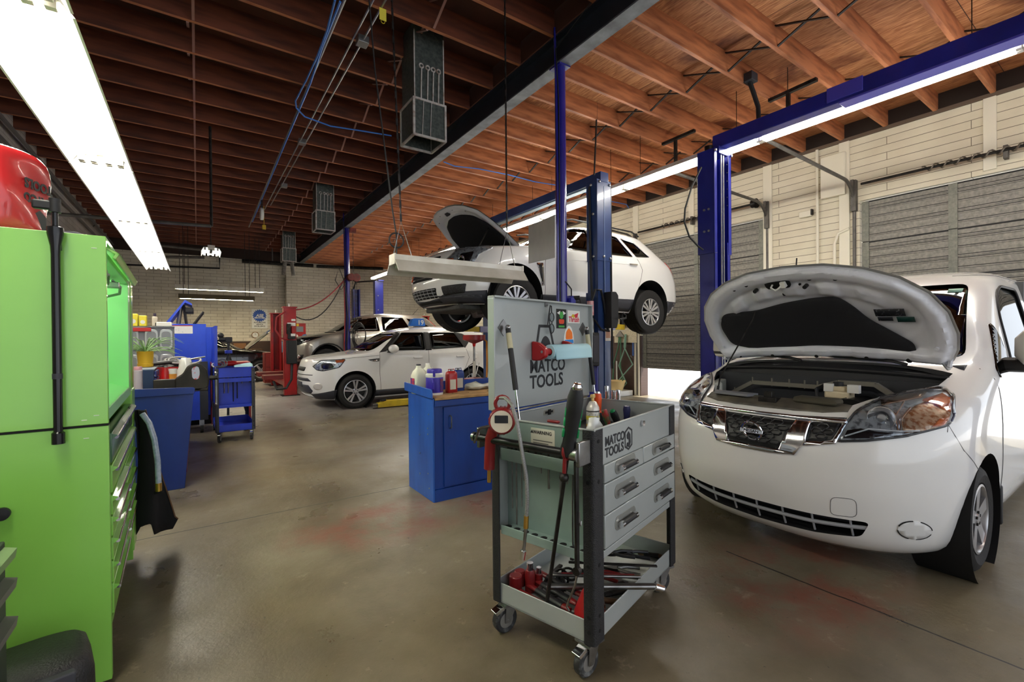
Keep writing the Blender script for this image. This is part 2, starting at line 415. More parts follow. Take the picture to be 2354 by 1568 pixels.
# right wall around the two door openings (door 1: 4.15..6.95, door 2: -0.35..2.74)
D1, D2, DH = (4.17, 6.95), (-.4, 2.74), 3.46
w = M().box(XR, XR + .25, D1[1], YF, 0, 4.42).box(XR, XR + .25, D2[1], D1[0], 0, 4.42).box(XR, XR + .25, D1[0], D1[1], DH, 4.42).box(XR, XR + .25, D2[0], D2[1], DH - .06, 4.42).box(XR, XR + .25, -1.0, D2[0], 0, 4.42).box(XR, XR + .25, -6, -1.0, 3.4, 4.42).build('wall_right', WALLR, smooth=0); struct(w)
# roof deck
def deck_mat():
    m = mat('plywood_deck', (168, 108, 62), .65, 0, None); N, L = nodes(m); b = N['Principled BSDF']
    tc = N.new('ShaderNodeTexCoord'); sx = N.new('ShaderNodeSeparateXYZ'); L.new(tc.outputs['Object'], sx.inputs[0])
    def noise(s, st, d=6, dist=0.):
        mp = N.new('ShaderNodeMapping'); mp.inputs['Scale'].default_value = st; L.new(tc.outputs['Object'], mp.inputs[0])
        n = N.new('ShaderNodeTexNoise'); n.inputs['Scale'].default_value = s; n.inputs['Detail'].default_value = d; n.inputs['Distortion'].default_value = dist; L.new(mp.outputs[0], n.inputs['Vector']); return n.outputs[0]
    g = N.new('ShaderNodeValToRGB'); e = g.color_ramp.elements
    e[0].position = .38; e[0].color = lin((158, 98, 56)); e[1].position = .66; e[1].color = lin((212, 156, 108)); L.new(noise(9, (5, .5, 1), 8, 1.2), g.inputs[0])
    st = N.new('ShaderNodeValToRGB'); st.color_ramp.elements[0].position = .56; st.color_ramp.elements[0].color = (1, 1, 1, 1); st.color_ramp.elements[1].position = .7; st.color_ramp.elements[1].color = (.28, .14, .07, 1)
    L.new(noise(1.6, (1.2, .8, 1), 5, .6), st.inputs[0])
    br = N.new('ShaderNodeTexBrick'); br.inputs['Scale'].default_value = 1; br.inputs['Brick Width'].default_value = 2.44; br.inputs['Row Height'].default_value = 1.22; br.inputs['Mortar Size'].default_value = .004
    br.inputs['Color1'].default_value = (1, 1, 1, 1); br.inputs['Color2'].default_value = (.72, .62, .55, 1); br.inputs['Mortar'].default_value = (.1, .06, .04, 1); L.new(tc.outputs['Object'], br.inputs['Vector'])
    a = N.new('ShaderNodeMix'); a.data_type = 'RGBA'; a.blend_type = 'MULTIPLY'; a.inputs[0].default_value = 1; L.new(g.outputs[0], a.inputs[6]); L.new(st.outputs[0], a.inputs[7])
    c = N.new('ShaderNodeMix'); c.data_type = 'RGBA'; c.blend_type = 'MULTIPLY'; c.inputs[0].default_value = 1; L.new(a.outputs[2], c.inputs[6]); L.new(br.outputs[0], c.inputs[7])
    L.new(c.outputs[2], b.inputs['Base Color']); return m
DECK = deck_mat()
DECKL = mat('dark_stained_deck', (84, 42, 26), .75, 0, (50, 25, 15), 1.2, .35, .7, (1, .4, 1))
c = M().box(3.40, XR + .3, -6, YF + .2, 4.64, 4.72).build('ceiling', DECK, smooth=0); struct(c)
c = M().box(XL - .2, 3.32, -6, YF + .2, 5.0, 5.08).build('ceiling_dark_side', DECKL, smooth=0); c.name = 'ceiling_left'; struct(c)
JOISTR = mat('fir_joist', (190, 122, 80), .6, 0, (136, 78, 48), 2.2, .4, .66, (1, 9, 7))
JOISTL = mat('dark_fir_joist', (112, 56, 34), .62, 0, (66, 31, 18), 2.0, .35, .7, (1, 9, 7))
EDGE = None
jr = M().box(0, XR - 3.46 + .15, -.021, .021, 0, .24).mesh('joist_r')
hd_ = M().box(XL, XR + .2, YF - .12, YF + .2, 4.42, 5.0).build('trim_header', mat('dark_header', (48, 34, 28), .9), smooth=0); hd_.name = 'trim_13'; struct(hd_)
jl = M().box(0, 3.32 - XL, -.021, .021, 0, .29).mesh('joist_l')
jl.materials.append(JOISTL); jl.materials.append(mat('pale_joist_edge', (176, 108, 68), .6, 0, (136, 78, 46), 2.0, .4, .66, (1, 9, 7)))
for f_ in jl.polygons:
    if f_.normal.z < -.5: f_.material_index = 1  # undersides of the left joists take a paler wood tone
k = -9
while 2.96 + .55 * k < YF - .4:
    y = 2.96 + .55 * k; k += 1
    if y < -1.2: continue
    o = link('ceiling_joist', jr, JOISTR, smooth=0, loc=(3.46, y, ZJ)); struct(o); o['group'] = 'pale roof joists right of the beam'
k = -9
while 5.237 + .643 * k < YF - .2:
    y = 5.237 + .643 * k; k += 1
    if y < .3: continue
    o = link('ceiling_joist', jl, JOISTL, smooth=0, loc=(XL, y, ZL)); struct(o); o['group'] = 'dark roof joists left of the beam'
# bridging rods between the joists
BR = mat('bridging_rod', (40, 34, 32), .5, .5); BRP = mat('bridging_strap', (150, 110, 100), .5, .3)
xb = M().bar((0, .03, .02), (0, .53, .215), .028, .012).bar((0.05, .03, .215), (.05, .53, .02), .028, .012).mesh('xb')
for xx in (5.05, 6.85):
    for k in range(-4, 24):
        y = 2.96 + .55 * k
        o = link('cross_brace', xb, BR, smooth=0, loc=(xx, y, ZJ)); struct(o); o['group'] = 'bridging straps right of the beam'
xb2 = M().bar((0, .03, .0), (0, .61, .27), .026, .01).bar((0.05, .03, .27), (.05, .61, .0), .026, .01).mesh('xb2')
for xx in (-.05, 2.1):
    for k in range(-6, 22):
        y = 5.237 + .643 * k
        o = link('cross_brace', xb2, BRP if xx < 0 else BR, smooth=0, loc=(xx, y, ZL)); struct(o); o['group'] = 'bridging straps left of the beam'
# steel beam with its ledger and wall plate trims
BEAM = mat('dark_beam_paint', (46, 52, 62), .4, .3, (38, 42, 50), 3)
BEAMW = mat('worn_flange', (120, 126, 134), .5, .3, (80, 84, 92), 5, .35, .7)
rb = M().box(3.33, 3.41, -6, YF, 4.745, 5.06).build('trim_rim', mat('dark_rim_board', (70, 36, 22), .8), smooth=0); rb.name = 'trim_14'; struct(rb)
b_ = thing('steel_beam', 'dark grey steel I-beam running down the shop under the joists', 'beam', (3.40, 0, ZJ), kind='structure')
M().box(-.009, .009, -3, YF - .3, .012, .31).box(-.08, .0, -3, YF - .3, .30, .318).build('web', BEAM, b_, smooth=0)
M().box(-.08, .08, -3, YF - .3, -.003, .014).build('lower_flange', BEAMW, b_, smooth=0)
pl = M().box(XR - .03, XR + .25, -6, YF, 4.36, 4.41).build('trim_1', mat('dusty_wood_plate', (96, 80, 66), .8)); struct(pl)
bk = M().box(XR + .02, XR + .25, -6, YF, 4.40, 4.66).build('trim_blocking', mat('dark_blocking', (40, 28, 22), .9), smooth=0); bk.name = 'trim_12'; struct(bk)
# pilasters on the right wall
POSTM = mat('painted_post', (224, 218, 198), .55)
n = 2
for y0, y1 in ((4.02, 4.17), (1.28, 1.40), (2.86, 3.0), (6.97, 7.12), (5.55, 5.67)):
    o = M().box(XR - .03, XR, y0, y1, 0 if y0 not in (1.28, 5.55) else DH - .02, 4.36).build('trim_%d' % n, POSTM, bevel=.004); struct(o); n += 1
# sectional doors
DOORM = GALV; DLINE = mat('rib_shade_and_joint', (34, 34, 34), .8)
def door(name, y0, y1, z0, z1, secs, win=None):
    d = thing(name, None, None, (XR + .06, 0, 0), kind='structure')
    L = y1 - y0; h = .615
    z = z1
    i = 0
    while z > z0 + .05:
        zb = max(z - h, z0); p = M()
        p.box(0, .05, y0, y1, zb, z)
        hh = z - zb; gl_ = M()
        for q, dz in ((.17, .0), (.36, .0), (.43, .0), (.62, 0), (.80, 0), (.87, 0)):   # pressed ribs, their shade drawn in as dark lines
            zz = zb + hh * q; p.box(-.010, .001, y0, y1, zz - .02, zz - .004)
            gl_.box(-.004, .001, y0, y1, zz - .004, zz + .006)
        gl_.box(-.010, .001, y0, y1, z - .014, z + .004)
        p.build('door_section', DOORM, d, smooth=0); gl_.build('shade_and_joint_lines', DLINE, d, smooth=0)
        s = M()
        for yy in secs: s.box(-.018, 0, yy - .045, yy + .045, zb + .01, z - .004)
        s.each('stile', mat('door_stile', (104, 105, 96), .5, .35, (126, 126, 114), 30), d, smooth=0)
        z = zb; i += 1
    if win:
        for (a, b, c, e) in win:
            M().box(-.02, -.008, a, b, c, e).build('window_pane', mat('frosted_window', (205, 200, 182), .4), d)
            M().box(-.022, -.004, a - .02, a, c - .02, e + .02).box(-.022, -.004, b, b + .02, c - .02, e + .02).box(-.022, -.004, a, b, c - .02, c).box(-.022, -.004, a, b, e, e + .02).build('window_frame', DSTEEL, d)
    return d
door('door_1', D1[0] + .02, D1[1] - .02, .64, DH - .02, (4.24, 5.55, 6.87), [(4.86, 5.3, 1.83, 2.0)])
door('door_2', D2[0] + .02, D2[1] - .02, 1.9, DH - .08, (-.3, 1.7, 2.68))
# door tracks, springs
TR = mat('track_steel', (104, 100, 94), .5, .5, (78, 74, 70), 8)
def track(y, label, x_in=5.6):
    t = thing('door_track', label, 'door track', (XR - .02, y, 0))
    pts = [(0, 0, z) for z in (.02, .9, 1.8, 2.7, 3.3)]
    for k in range(1, 9):
        a = PI / 2 * k / 8; pts.append((-.38 * (1 - math.cos(a)), 0, 3.3 + .38 * math.sin(a)))
    pts.append((x_in - XR, 0, 3.72))
    M().tube(pts, .024, 8).build('rail', TR, t)
    M().box(-.06, .02, -.04, .03, 3.25, 3.72).box(-.1, .02, -.02, .02, 3.55, 3.72).each('bracket', TR, t, smooth=0)
    return t
track(4.1, 'steel door track curving to the ceiling at the near edge of the half raised door')
track(7.03, 'steel door track at the far edge of the half raised door behind the lifted car', 7.2)
track(2.8, 'steel door track curving down beside the tall dark door behind the van')
def spring(y0, y1, z, label):
    t = thing('torsion_spring', label, 'door spring', (XR - .12, y0, z))
    L = y1 - y0
    M().cyl((0, 0, 0), (0, L, 0), .018, n=10).build('shaft', DSTEEL, t)
    M().cyl((0, .06, 0), (0, .12, 0), .07, n=20).cyl((0, .03, 0), (0, .06, 0), .085, n=20).each('cable_drum', DSTEEL, t)
    pts = []
    for k in range(int(L * .55 * 60)):
        a = k * .8; pts.append((.038 * math.cos(a), L * .22 + k / 60., .038 * math.sin(a)))
    M().tube(pts, .011, 4).build('coil', mat('spring_steel', (112, 104, 92), .5, .5), t)
    M().box(.0, .1, L * .5 - .02, L * .5 + .02, -.1, .06).build('bracket', TR, t)
spring(4.2, 6.9, 3.72, 'torsion spring on its shaft above the half raised door')
spring(-.3, 2.68, 3.62, 'torsion spring on its shaft above the tall dark door behind the van')
# outside pavement
gr = M().box(XR + .25, 40, -30, 40, -.12, -.02).build('ground', mat('bright_pavement', (205, 203, 200), .8), smooth=0); struct(gr)
# ================================================================ lamps
TUBE = mat('lit_tube', (255, 250, 236), .4, emit=13.)
TUBE2 = mat('lit_tube_strip', (255, 251, 240), .4, emit=22.)
TUBEOFF = mat('unlit_tube', (235, 235, 230), .3)
REFL = mat('white_reflector', (240, 240, 236), .35)
FIXM = mat('fixture_enamel', (222, 220, 212), .4, 0, (196, 190, 176), 6)
def troffer(L=2.44, w=.44, tubes=(-.13, -.05, .05, .13), lit=TUBE, label='', loc=(0, 0, 0), rz=0, group=None):
    """industrial reflector fixture, long axis y, tubes below"""
    t = thing('fluorescent_light', label, 'light', loc, rz, group)
    M().box(-.07, .07, 0, L, .06, .12).build('housing', FIXM, t, bevel=.006)
    prof = [(-w / 2, -.03), (-w / 2 + .012, -.03), (-.15, .052), (-.07, .06), (.07, .06), (.15, .052), (w / 2 - .012, -.03), (w / 2, -.03), (.16, .062), (.07, .07), (-.07, .07), (-.16, .062)]
    M().prism(prof, 0.01, L - .01, 'y').build('reflector', REFL, t, smooth=20)
    M().box(-.118, -.112, .03, L - .03, .048, .056).box(.112, .118, .03, L - .03, .048, .056).each('reflector_seam', DSTEEL, t, smooth=0)
    for x in tubes:
        tb = M().cyl((x, .06, .025), (x, L - .06, .025), .018, n=12).build('tube', lit, t)
    so = M()
    for x in tubes:
        for y in (.03, L - .03): so.box(x - .022, x + .022, y - .02, y + .02, -.005, .06)
    so.each('lamp_holder', FIXM, t, bevel=.003)
    e = M()
    for y in (0, L): e.prism([(-.075, .05), (-.02, .02), (.02, .02), (.075, .05), (.075, .12), (-.075, .12)], y - .006, y + .006, 'y')
    e.each('end_plate', FIXM, t)
    return t
XLF, ZLF = -.69, 2.95
ly = [.56, 3.02, 5.46, 7.9, 10.34]
t0 = troffer(loc=(XLF, ly[0], ZLF), label='nearest of the overhead reflector lights in the row on the green tool chest side', group='long row of reflector lights')
lb = ['long reflector light above the green tool chest, second from the camera in its row', 'third reflector light of the row running down the left side of the shop', 'fourth reflector light of the row on the left, near its far end', 'last and farthest reflector light of the row on the left']
for y, l in zip(ly[1:], lb): dup(t0, (XLF, y, ZLF), label=l)
# small square high bay beyond the row
p = aty(486, 575, 13.2)
hb = troffer(.9, .42, lit=TUBE, label='small square reflector light hanging alone beside the far end of the light row', loc=(p.x, p.y, p.z - .0)); 
for q in (.2, .7): M().tube([(0, q, .12), (0, q, ZL - p.z)], .006, 5).each('hanger', DSTEEL, hb)
# two lights over the far left bay
for (a, b, Yp, lab, on) in (((402, 660), (607, 670), 17.2, 'upper of the two long lights hanging before the far brick wall', 1), ((410, 682), (585, 687), 16.4, 'lower of the two long lights hanging before the far brick wall', 1)):
    p, q = aty(*a, Yp), aty(*b, Yp)
    t = thing('fluorescent_light', lab, 'light', p); L = q.x - p.x
    M().prism([(-.09, -.05), (-.08, -.05), (-.03, .06), (.03, .06), (.08, -.05), (.09, -.05), (.04, .09), (-.04, .09)], 0, L, 'x').build('reflector', FIXM if Yp > 17 else mat('dusty_dark_enamel', (74, 64, 42), .6), t)
    for s in (-.035, .035): M().cyl((.04, s, -.035), (L - .04, s, -.035), .018, n=10).build('tube', mat('lit_tube_warm', (255, 240, 200), .4, emit=34.), t)
    for x in (.12, L - .25): M().tube([(x, 0, .08), (x, 0, ZL - p.z)], .008, 5).tube([(x + .12, 0, .08), (x + .12, 0, ZL - p.z)], .008, 5).each('hanger', DSTEEL, t)
# bare strips over the right bays
XRF, ZRF, SL = 5.56, 3.69, 2.10
ys = [.70 - SL] + [.70 + SL * k for k in range(8)]
first = None
for i, y in enumerate(ys):
    lab = ['bare strip light cut off at the upper right corner', 'bare strip light over the van, running along the blue lift beam', 'bare strip light passing behind the top of the bright blue lift post', 'bare strip light between the two blue lift posts', 'bare strip light over the roof of the lifted car', 'bare strip light behind the bonnet of the lifted car', 'bare strip light left of the raised car bonnet', 'bare strip light near the far end of its row', 'farthest bare strip light in the row over the lift bays'][i]
    if first is None:
        t = first = thing('strip_light', lab, 'light', (XRF, y, ZRF), group='bare strip lights over the lift bays')
        M().box(-.075, .075, 0, SL, .035, .09).build('housing', FIXM, t, bevel=.004)
        for x in (-.045, .045): M().cyl((x, .045, .0), (x, SL - .045, .0), .026, n=12).build('tube', TUBE2, t)
        so = M()
        for x in (-.028, .028):
            for yy in (.022, SL - .022): so.box(x - .024, x + .024, yy - .018, yy + .018, -.03, .04)
        so.each('lamp_holder', FIXM, t, bevel=.003)
        h = M()
        for yy in (.3, SL - .3): h.tube([(0, yy, .09), (0, yy, ZJ - ZRF)], .004, 5)
        h.each('hanger', DSTEEL, t)
    else: dup(first, (XRF, y, ZRF), label=lab)
# unlit work light over the bench
Yw = 3.3; p, q = aty(905, 600, Yw), aty(1192, 621, Yw)
t = thing('work_light', 'unlit white reflector light hanging low on chains above the front blue workbench', 'light', (p.x, Yw, p.z)); L = q.x - p.x
M().box(0, L, -.055, .055, 0, .045).build('housing', FIXM, t, bevel=.004)
M().prism([(-.13, -.085), (-.123, -.09), (-.055, -.005), (.055, -.005), (.123, -.09), (.13, -.085), (.06, .004), (-.06, .004)], -.01, L + .01, 'x').build('reflector', mat('dull_reflector', (196, 192, 182), .5, 0, (170, 164, 150), 5), t)
for s in (-.06, .06): M().cyl((.04, s, -.03), (L - .04, s, -.03), .013, n=10).build('tube', TUBEOFF, t)
M().box(-.015, .0, -.06, .06, -.03, .05).box(L, L + .015, -.06, .06, -.03, .05).each('end_cap', FIXM, t, bevel=.003)
def chain(name, t, p0, p1, step=.05):
    c = M(); p0, p1 = Vector(p0), Vector(p1); n = int((p1 - p0).length / step)
    for i in range(n):
        a = p0.lerp(p1, i / n); b = p0.lerp(p1, (i + 1.15) / n); c.bar(a, b, .016 if i % 2 else .005, .005 if i % 2 else .016)
    return c.build(name, DSTEEL, t, smooth=0)
chain('chain', t, (L - .12, 0, .35), (L - .12, 0, ZL - p.z)); chain('chain', t, (.06, 0, .3), (-.02, 0, ZL - p.z))
M().tube([(L - .2, 0, .05), (L - .12, 0, .35), (L - .04, 0, .05)], .004, 5).tube([(0, 0, .05), (.06, 0, .3), (.14, 0, .05)], .004, 5).each('sling', STEEL, t)
M().tube([(.03, .02, .06), (.03, .02, .2), (.0, .02, .4), (-.12, .02, 1.4), (-.22, .02, ZL - p.z)], .006, 6).ring(.055, .006, 24, 6, Matrix.Translation((.03, .02, .16)) @ Matrix.Rotation(PI / 2, 4, 'X')).build('cord', BLACKP, t)
# ================================================================ columns
def post(px, name_label, cat='column'):
    d = sight(px, 500); Yc = 3.40 / d.x * d.y
    t = thing('pipe_column', name_label, cat, (3.40, Yc, 0))
    M().cyl((0, 0, 0), (0, 0, ZJ), .062, n=24).build('pipe', PURPLE, t)
    M().box(-.1, .1, -.1, .1, 0, .015).box(-.078, .078, -.09, .09, ZJ - .02, ZJ - .003).each('plate', PURPLE, t)
    c = M()
    c.tube([(-.075, -.03, .2), (-.075, -.03, 3.0), (-.085, -.03, 4.2), (-.09, -.02, 4.8)], .013, 8)
    c.build('conduit', PURPLE, t)
    c = M().tube([(-.06, -.045, .4), (-.065, -.05, 4.0), (-.1, -.05, 4.55), (-.1, -.6, 4.72)], .007, 6); c.build('cable', BLACKP, t)
    return t
c1 = post(1290, 'violet blue pipe column in the middle of the shop, in front of the lifted car')
c2 = post(797, 'violet blue pipe column behind the small white car, hung with hoses')
b = M().box(.06, .13, -.09, .0, 1.68, 1.80); b.build('switch_box', mat('blue_box', (40, 46, 150), .4), c1, bevel=.005)
M().box(.1, .17, -.04, .06, 1.70, 1.83).build('outlet_box', mat('blue_box', (40, 46, 150), .4), c1, bevel=.005)
M().cyl((.12, -.07, 1.80), (.16, -.12, 1.80), .025, n=14).build('plug', BLACKP, c1)
M().tube([(.0, -.065, 1.98), (.09, -.06, 1.9), (.1, -.05, 1.82)], .008, 6).tube([(.16, -.12, 1.8), (.19, -.12, 1.7), (.1, -.1, 1.58), (-.15, -.1, 1.52), (-.45, -.2, 1.55)], .008, 6).each('cord', BLACKP, c1)
# things on the second column
h = thing('chain_hoist', 'rusty red chain hoist hanging on the far violet column', 'hoist', tuple(c2.location + Vector((.1, -.14, 3.05))))
M().cyl((-.05, -.09, 0), (-.05, .09, 0), .1, n=20).build('housing', mat('rusty_red', (120, 40, 34), .6, 0, (70, 30, 24), 10), h, bevel=.01)
M().cyl((.1, -.03, .0), (.1, .06, 0), .11, n=20).build('chain_wheel', mat('rusty_red', (120, 40, 34)), h)
for dx, z in ((.0, -1.9), (.1, -1.7), (.06, -2.05)): chain('chain', h, (dx, 0, .0), (dx + .02, 0, z), .06)
chain('hanging_chain', h, (.02, 0, .08), (.02, 0, 1.25), .06)
M().box(-.06, .1, -.04, .04, 1.22, 1.34).build('trolley', mat('rusty_red', (120, 40, 34)), h)
hl = thing('hose_coil', 'black air hose coiled on a hook of the far violet column', 'hose', tuple(c2.location + Vector((.25, -.16, 1.45))))
for k in range(4): M().ring(.27 - .02 * k, .013, 32, 6, Matrix.Translation((.015 * k, .02 * k, 0)) @ Matrix.Rotation(PI / 2 + .12 * k, 4, 'X') @ Matrix.Diagonal((.7, 1.35, 1, 1))).build('loop', BLACKP, hl)
M().bar((-.2, .1, .3), (.1, 0, .33), .02, .02).build('hook', DSTEEL, hl)
e = Vector(c2.location) + Vector((-.08, -.06, 3.0)); rl = atz(652, 712, 2.15); q = aty(660, 712, 12.3)
ar = thing('air_line', 'red air hose and black cable drooping from the red lift to the far column', 'hose', tuple(q))
o = Vector(q)
def sag(a, b, s, n=14): return [a.lerp(b, k / n) - Vector((0, 0, s * 4 * (k / n) * (1 - k / n))) for k in range(n + 1)]
M().tube([x - o for x in sag(q, e, .25)], .016, 6).build('red_hose', mat('red_rubber', (150, 30, 34), .5), ar)
M().tube([x - o for x in sag(q, e + Vector((0, 0, .05)), .62)], .014, 6).build('black_cable', BLACKP, ar)
rh = thing('red_hose_drop', 'red and black air hoses running down the far violet column', 'hose', tuple(c2.location + Vector((-.09, -.06, .4))))
M().tube([(0, 0, 0), (-.03, 0, .8), (.0, 0, 1.6), (-.02, 0, 2.6)], .014, 6).build('red_hose', mat('red_rubber', (150, 30, 34)), rh)
M().tube([(.05, -.02, -.2), (.03, -.02, .8), (.08, -.02, 1.5), (.0, -.02, 2.5), (-.15, -.02, 2.9), (-.25, -.02, 2.55), (-.1, -.02, 2.3), (.0, -.02, 2.45)], .012, 6).build('black_hose', BLACKP, rh)
# ================================================================ heater ducts
CAULK = mat('caulk', (178, 172, 168), .8, 0, (120, 84, 64), 14, .5, .8)
DUCTM = mat('spangled_duct', (70, 76, 74), .42, .5, (98, 104, 100), 30, .35, .7, (1, 1, 1), 0)
def duct(x, y, zb, w, label, first=None):
    if first: return dup(first, (x, y, zb), label=label)
    t = thing('heater_duct', label, 'duct', (x, y, zb), group='square ducts hanging from the roof')
    h = w / 2; H = ZL + .25 - zb; m = .42
    def tubebox(z0, z1, hh, th):
        b = M()
        b.box(-hh, hh, -hh, -hh + th, z0, z1).box(-hh, hh, hh - th, hh, z0, z1).box(-hh, -hh + th, -hh + th, hh - th, z0, z1).box(hh - th, hh, -hh + th, hh - th, z0, z1); return b
    tubebox(m, H, h - .012, .006).build('upper_sleeve', DUCTM, t, smooth=0)
    tubebox(0, m, h, .006).build('lower_sleeve', DUCTM, t, smooth=0)
    c = M()
    for sx in (-h, h):
        for sy in (-h, h): c.box(sx - .012, sx + .012, sy - .012, sy + .012, 0, m + .01)
    for z in (0.006, m):
        for s in (-h, h): c.box(-h, h, s - .011, s + .011, z - .012, z + .012).box(s - .011, s + .011, -h, h, z - .012, z + .012)
    for q in (-.2, .05): c.bar((h * q * 2 - .02, -h - .002, .02), (h * q * 2 + .0, -h - .002, m), .02, .006)
    for q in (-.55, -.15, .2, .55):
        c.bar((h * q, -h + .008, m), (h * q + .01, -h + .008, m + .36), .03, .012)
        c.ring(.024, .009, 14, 6, Matrix.Translation((h * q + .01, -h + .006, m + .39)) @ Matrix.Rotation(PI / 2, 4, 'X'))
    c.bar((h - .014, -h + .008, m), (h - .014, -h + .008, H - .1), .014, .01); c.bar((-h + .014, -h + .008, m), (-h + .014, -h + .008, H - .1), .012, .01)
    c.build('sealant', CAULK, t, smooth=0)
    return t
def dpos(px, py, D): q = atd(px, py, D); return q.x, q.y, q.z
dk = duct(*dpos(973, 332, 5.45), .392, 'nearest and largest square sheet metal duct hanging from the dark joists')
duct(*dpos(744, 533, 10.3), .392, 'second square sheet metal duct, hanging halfway down the shop', dk)
d3 = duct(*dpos(663, 603, 14.8), .392, 'farthest square duct, with two short flexible hoses under it', dk)
for s in (-.1, .1):
    b = M()
    prof = [(.055 + .008 * (k % 2), -.42 + .02 * k) for k in range(22)]; prof = [(.0, -.42)] + prof + [(0, .02)]
    b.lathe(prof, 14, Matrix.Translation((s, 0, 0)) @ Matrix.Rotation(.12 if s < 0 else -.1, 4, 'Y')).build('flexible_hose', mat('foil', (150, 148, 146), .35, .8), d3)
# ================================================================ cables and pipes under the roof
COND = mat('galv_conduit', (150, 150, 150), .35, .8); BLUEH = mat('blue_air_tube', (40, 110, 200), .4)
def run(name, label, cat, pts, r, m, o=None):
    o = Vector(pts[0]); t = thing(name, label, cat, tuple(o))
    M().tube([Vector(p) - o for p in pts], r, 8).build('run', m, t); return t
Zc = 4.69
a, b_ = atz(790, 4, Zc), atz(572, 522, Zc)
cd = run('conduit_pipe', 'grey conduit with a blue air tube tied along it under the roof', 'pipe', [a + (a - b_) * .1, b_], .016, COND)
o = Vector(cd.location)
pts = [atz(x, y, Zc - .03) for x, y in ((782, 4), (740, 110), (714, 190), (684, 262), (655, 330), (618, 420), (580, 510))]
M().tube([p - o for p in pts], .012, 6).build('blue_tube', BLUEH, cd)
pts = [atz(x, y, Zc - .05) for x, y in ((770, 0), (752, 70), (730, 128), (704, 184), (679, 232), (681, 248), (700, 268), (760, 290), (826, 300), (900, 312))]
bt = run('air_tube', 'loose blue air tube looping off the conduit towards the nearest duct', 'hose', pts, .011, BLUEH)
a, b_ = atz(856, 4, Zc), atz(608, 482, Zc)
c2_ = run('conduit_pipe', 'middle thin conduit run with square junction boxes under the dark joists', 'pipe', [a + (a - b_) * .1, b_], .011, COND)
a2, b2 = atz(884, 4, Zc), atz(622, 472, Zc)
c3_ = run('conduit_pipe', 'rightmost of three thin conduit runs under the dark joists', 'pipe', [a2 + (a2 - b2) * .1, b2], .011, COND)
for k, (x, y) in enumerate(((833, 97), (694, 328), (653, 428))):
    p = atz(x, y, Zc - .005)
    tag(M().box(-.06, .06, -.06, .06, -.03, .05).build('junction_box', COND, bevel=.006, loc=p), ['nearest square junction box on the thin conduits', 'second junction box along the thin conduits', 'third and farthest junction box on the thin conduits'][k], 'junction box')
p = atz(880, 24, 4.66)
y_ = thing('paper_tag', 'yellow tag hanging from a conduit at the top edge', 'tag', tuple(p)); M().box(-.035, .035, -.002, .002, -.1, .02).build('card', mat('yellow_card', (220, 205, 70), .7), y_)
M().ring(.02, .003, 14, 5, Matrix.Translation((0, 0, -.11)) @ Matrix.Rotation(PI / 2, 4, 'X')).build('loop', YELLOW, y_)
p = atz(607, 522, 4.1); t = thing('pull_switch', 'small yellow pull handle hanging on a cord at the far end of the conduits', 'handle', tuple(p))
M().box(-.04, .04, -.02, .02, -.06, .05).build('handle', YELLOW, t, bevel=.01); M().tube([(0, 0, .05), (0, 0, .5)], .006, 5).build('cord', YELLOW, t)
p = atz(602, 492, 4.1); t = thing('reel', 'small white reel hanging beside the yellow pull handle', 'reel', tuple(p))
M().cyl((-.03, 0, 0), (.03, 0, 0), .13, n=20).build('drum', WHITEP, t, bevel=.01); M().bar((0, 0, .1), (0, 0, .3), .03, .03).build('bracket', DSTEEL, t)
pts = [atz(x, y, 4.37) for x, y in ((1020, 372), (1045, 382), (1100, 388), (1170, 402), (1230, 418), (1275, 425), (1340, 440), (1400, 462), (1440, 470), (1455, 492))]
run('air_tube', 'blue air tube running under the pale joists behind the lifted car bonnet', 'hose', pts, .010, BLUEH)
p = aty(1373, 212, 4.6); q = aty(1366, 402, 4.6)
run('hanging_cable', 'black cable hanging from the roof beside the steel blue lift post', 'cable', [p, p.lerp(q, .5) + Vector((.005, 0, 0)), q], .012, BLACKP)
# left wall pipes
PIPE = mat('old_pipe', (96, 92, 92), .5, .5)
for k, (x, z, r, l) in enumerate(((XL + .1, 4.55, .03, 'upper pipe along the left wall under the joists'), (XL + .06, 4.3, .024, 'lower pipe along the left wall below the joists'))):
    run('wall_pipe', l, 'pipe', [(x, 1.5, z), (x, YF - .1, z)], r, PIPE)
run('wall_pipe', 'thin pipe crossing below the dark joists on the left side', 'pipe', [atz(0, 265, 4.6), atz(222, 515, 4.6), atz(200, 530, 4.5)], .015, PIPE)
p, q = aty(150, 496, 8.6), aty(486, 520, 8.6)
run('door_track', 'galvanized horizontal track hung below the joists left of the light row', 'track', [(XL + .1, 8.6, p.z - .25), (XL + .5, 8.6, p.z), (q.x, 8.6, q.z)], .026, TR)
t = run('track_hanger', 'steel strap holding up the end of the horizontal track', 'bracket', [(q.x, 8.6, q.z), (q.x, 8.6, ZL)], .02, DSTEEL)
for k, (a, b, Yp, r) in enumerate((((330, 560), (470, 575), 14.5, .035), ((330, 590), (470, 592), 16, .04))):
    p, q = aty(*a, Yp), aty(*b, Yp); run('door_track', ['pale horizontal track beyond the end of the left light row', 'second horizontal track nearer the far wall on the left'][k], 'track', [p, q], r, TR)
p, q = aty(270, 608, YF - .08), aty(505, 617, YF - .08)
run('wall_pipe', 'black pipe along the top of the far wall turning upward', 'pipe', [(XL + .05, YF - .08, p.z), q, (q.x, YF - .08, q.z + .55)], .03, BLACKP)
p, q = aty(556, 600, 19.3), aty(720, 611, 19.3)
run('roof_rail', 'black horizontal rail before the far wall, left piece', 'rail', [p, q], .07, DSTEEL)
p, q = aty(728, 612, 18.8), aty(880, 618, 18.8)
run('roof_rail', 'black horizontal rail before the far wall, right piece', 'rail', [p, q], .06, DSTEEL)
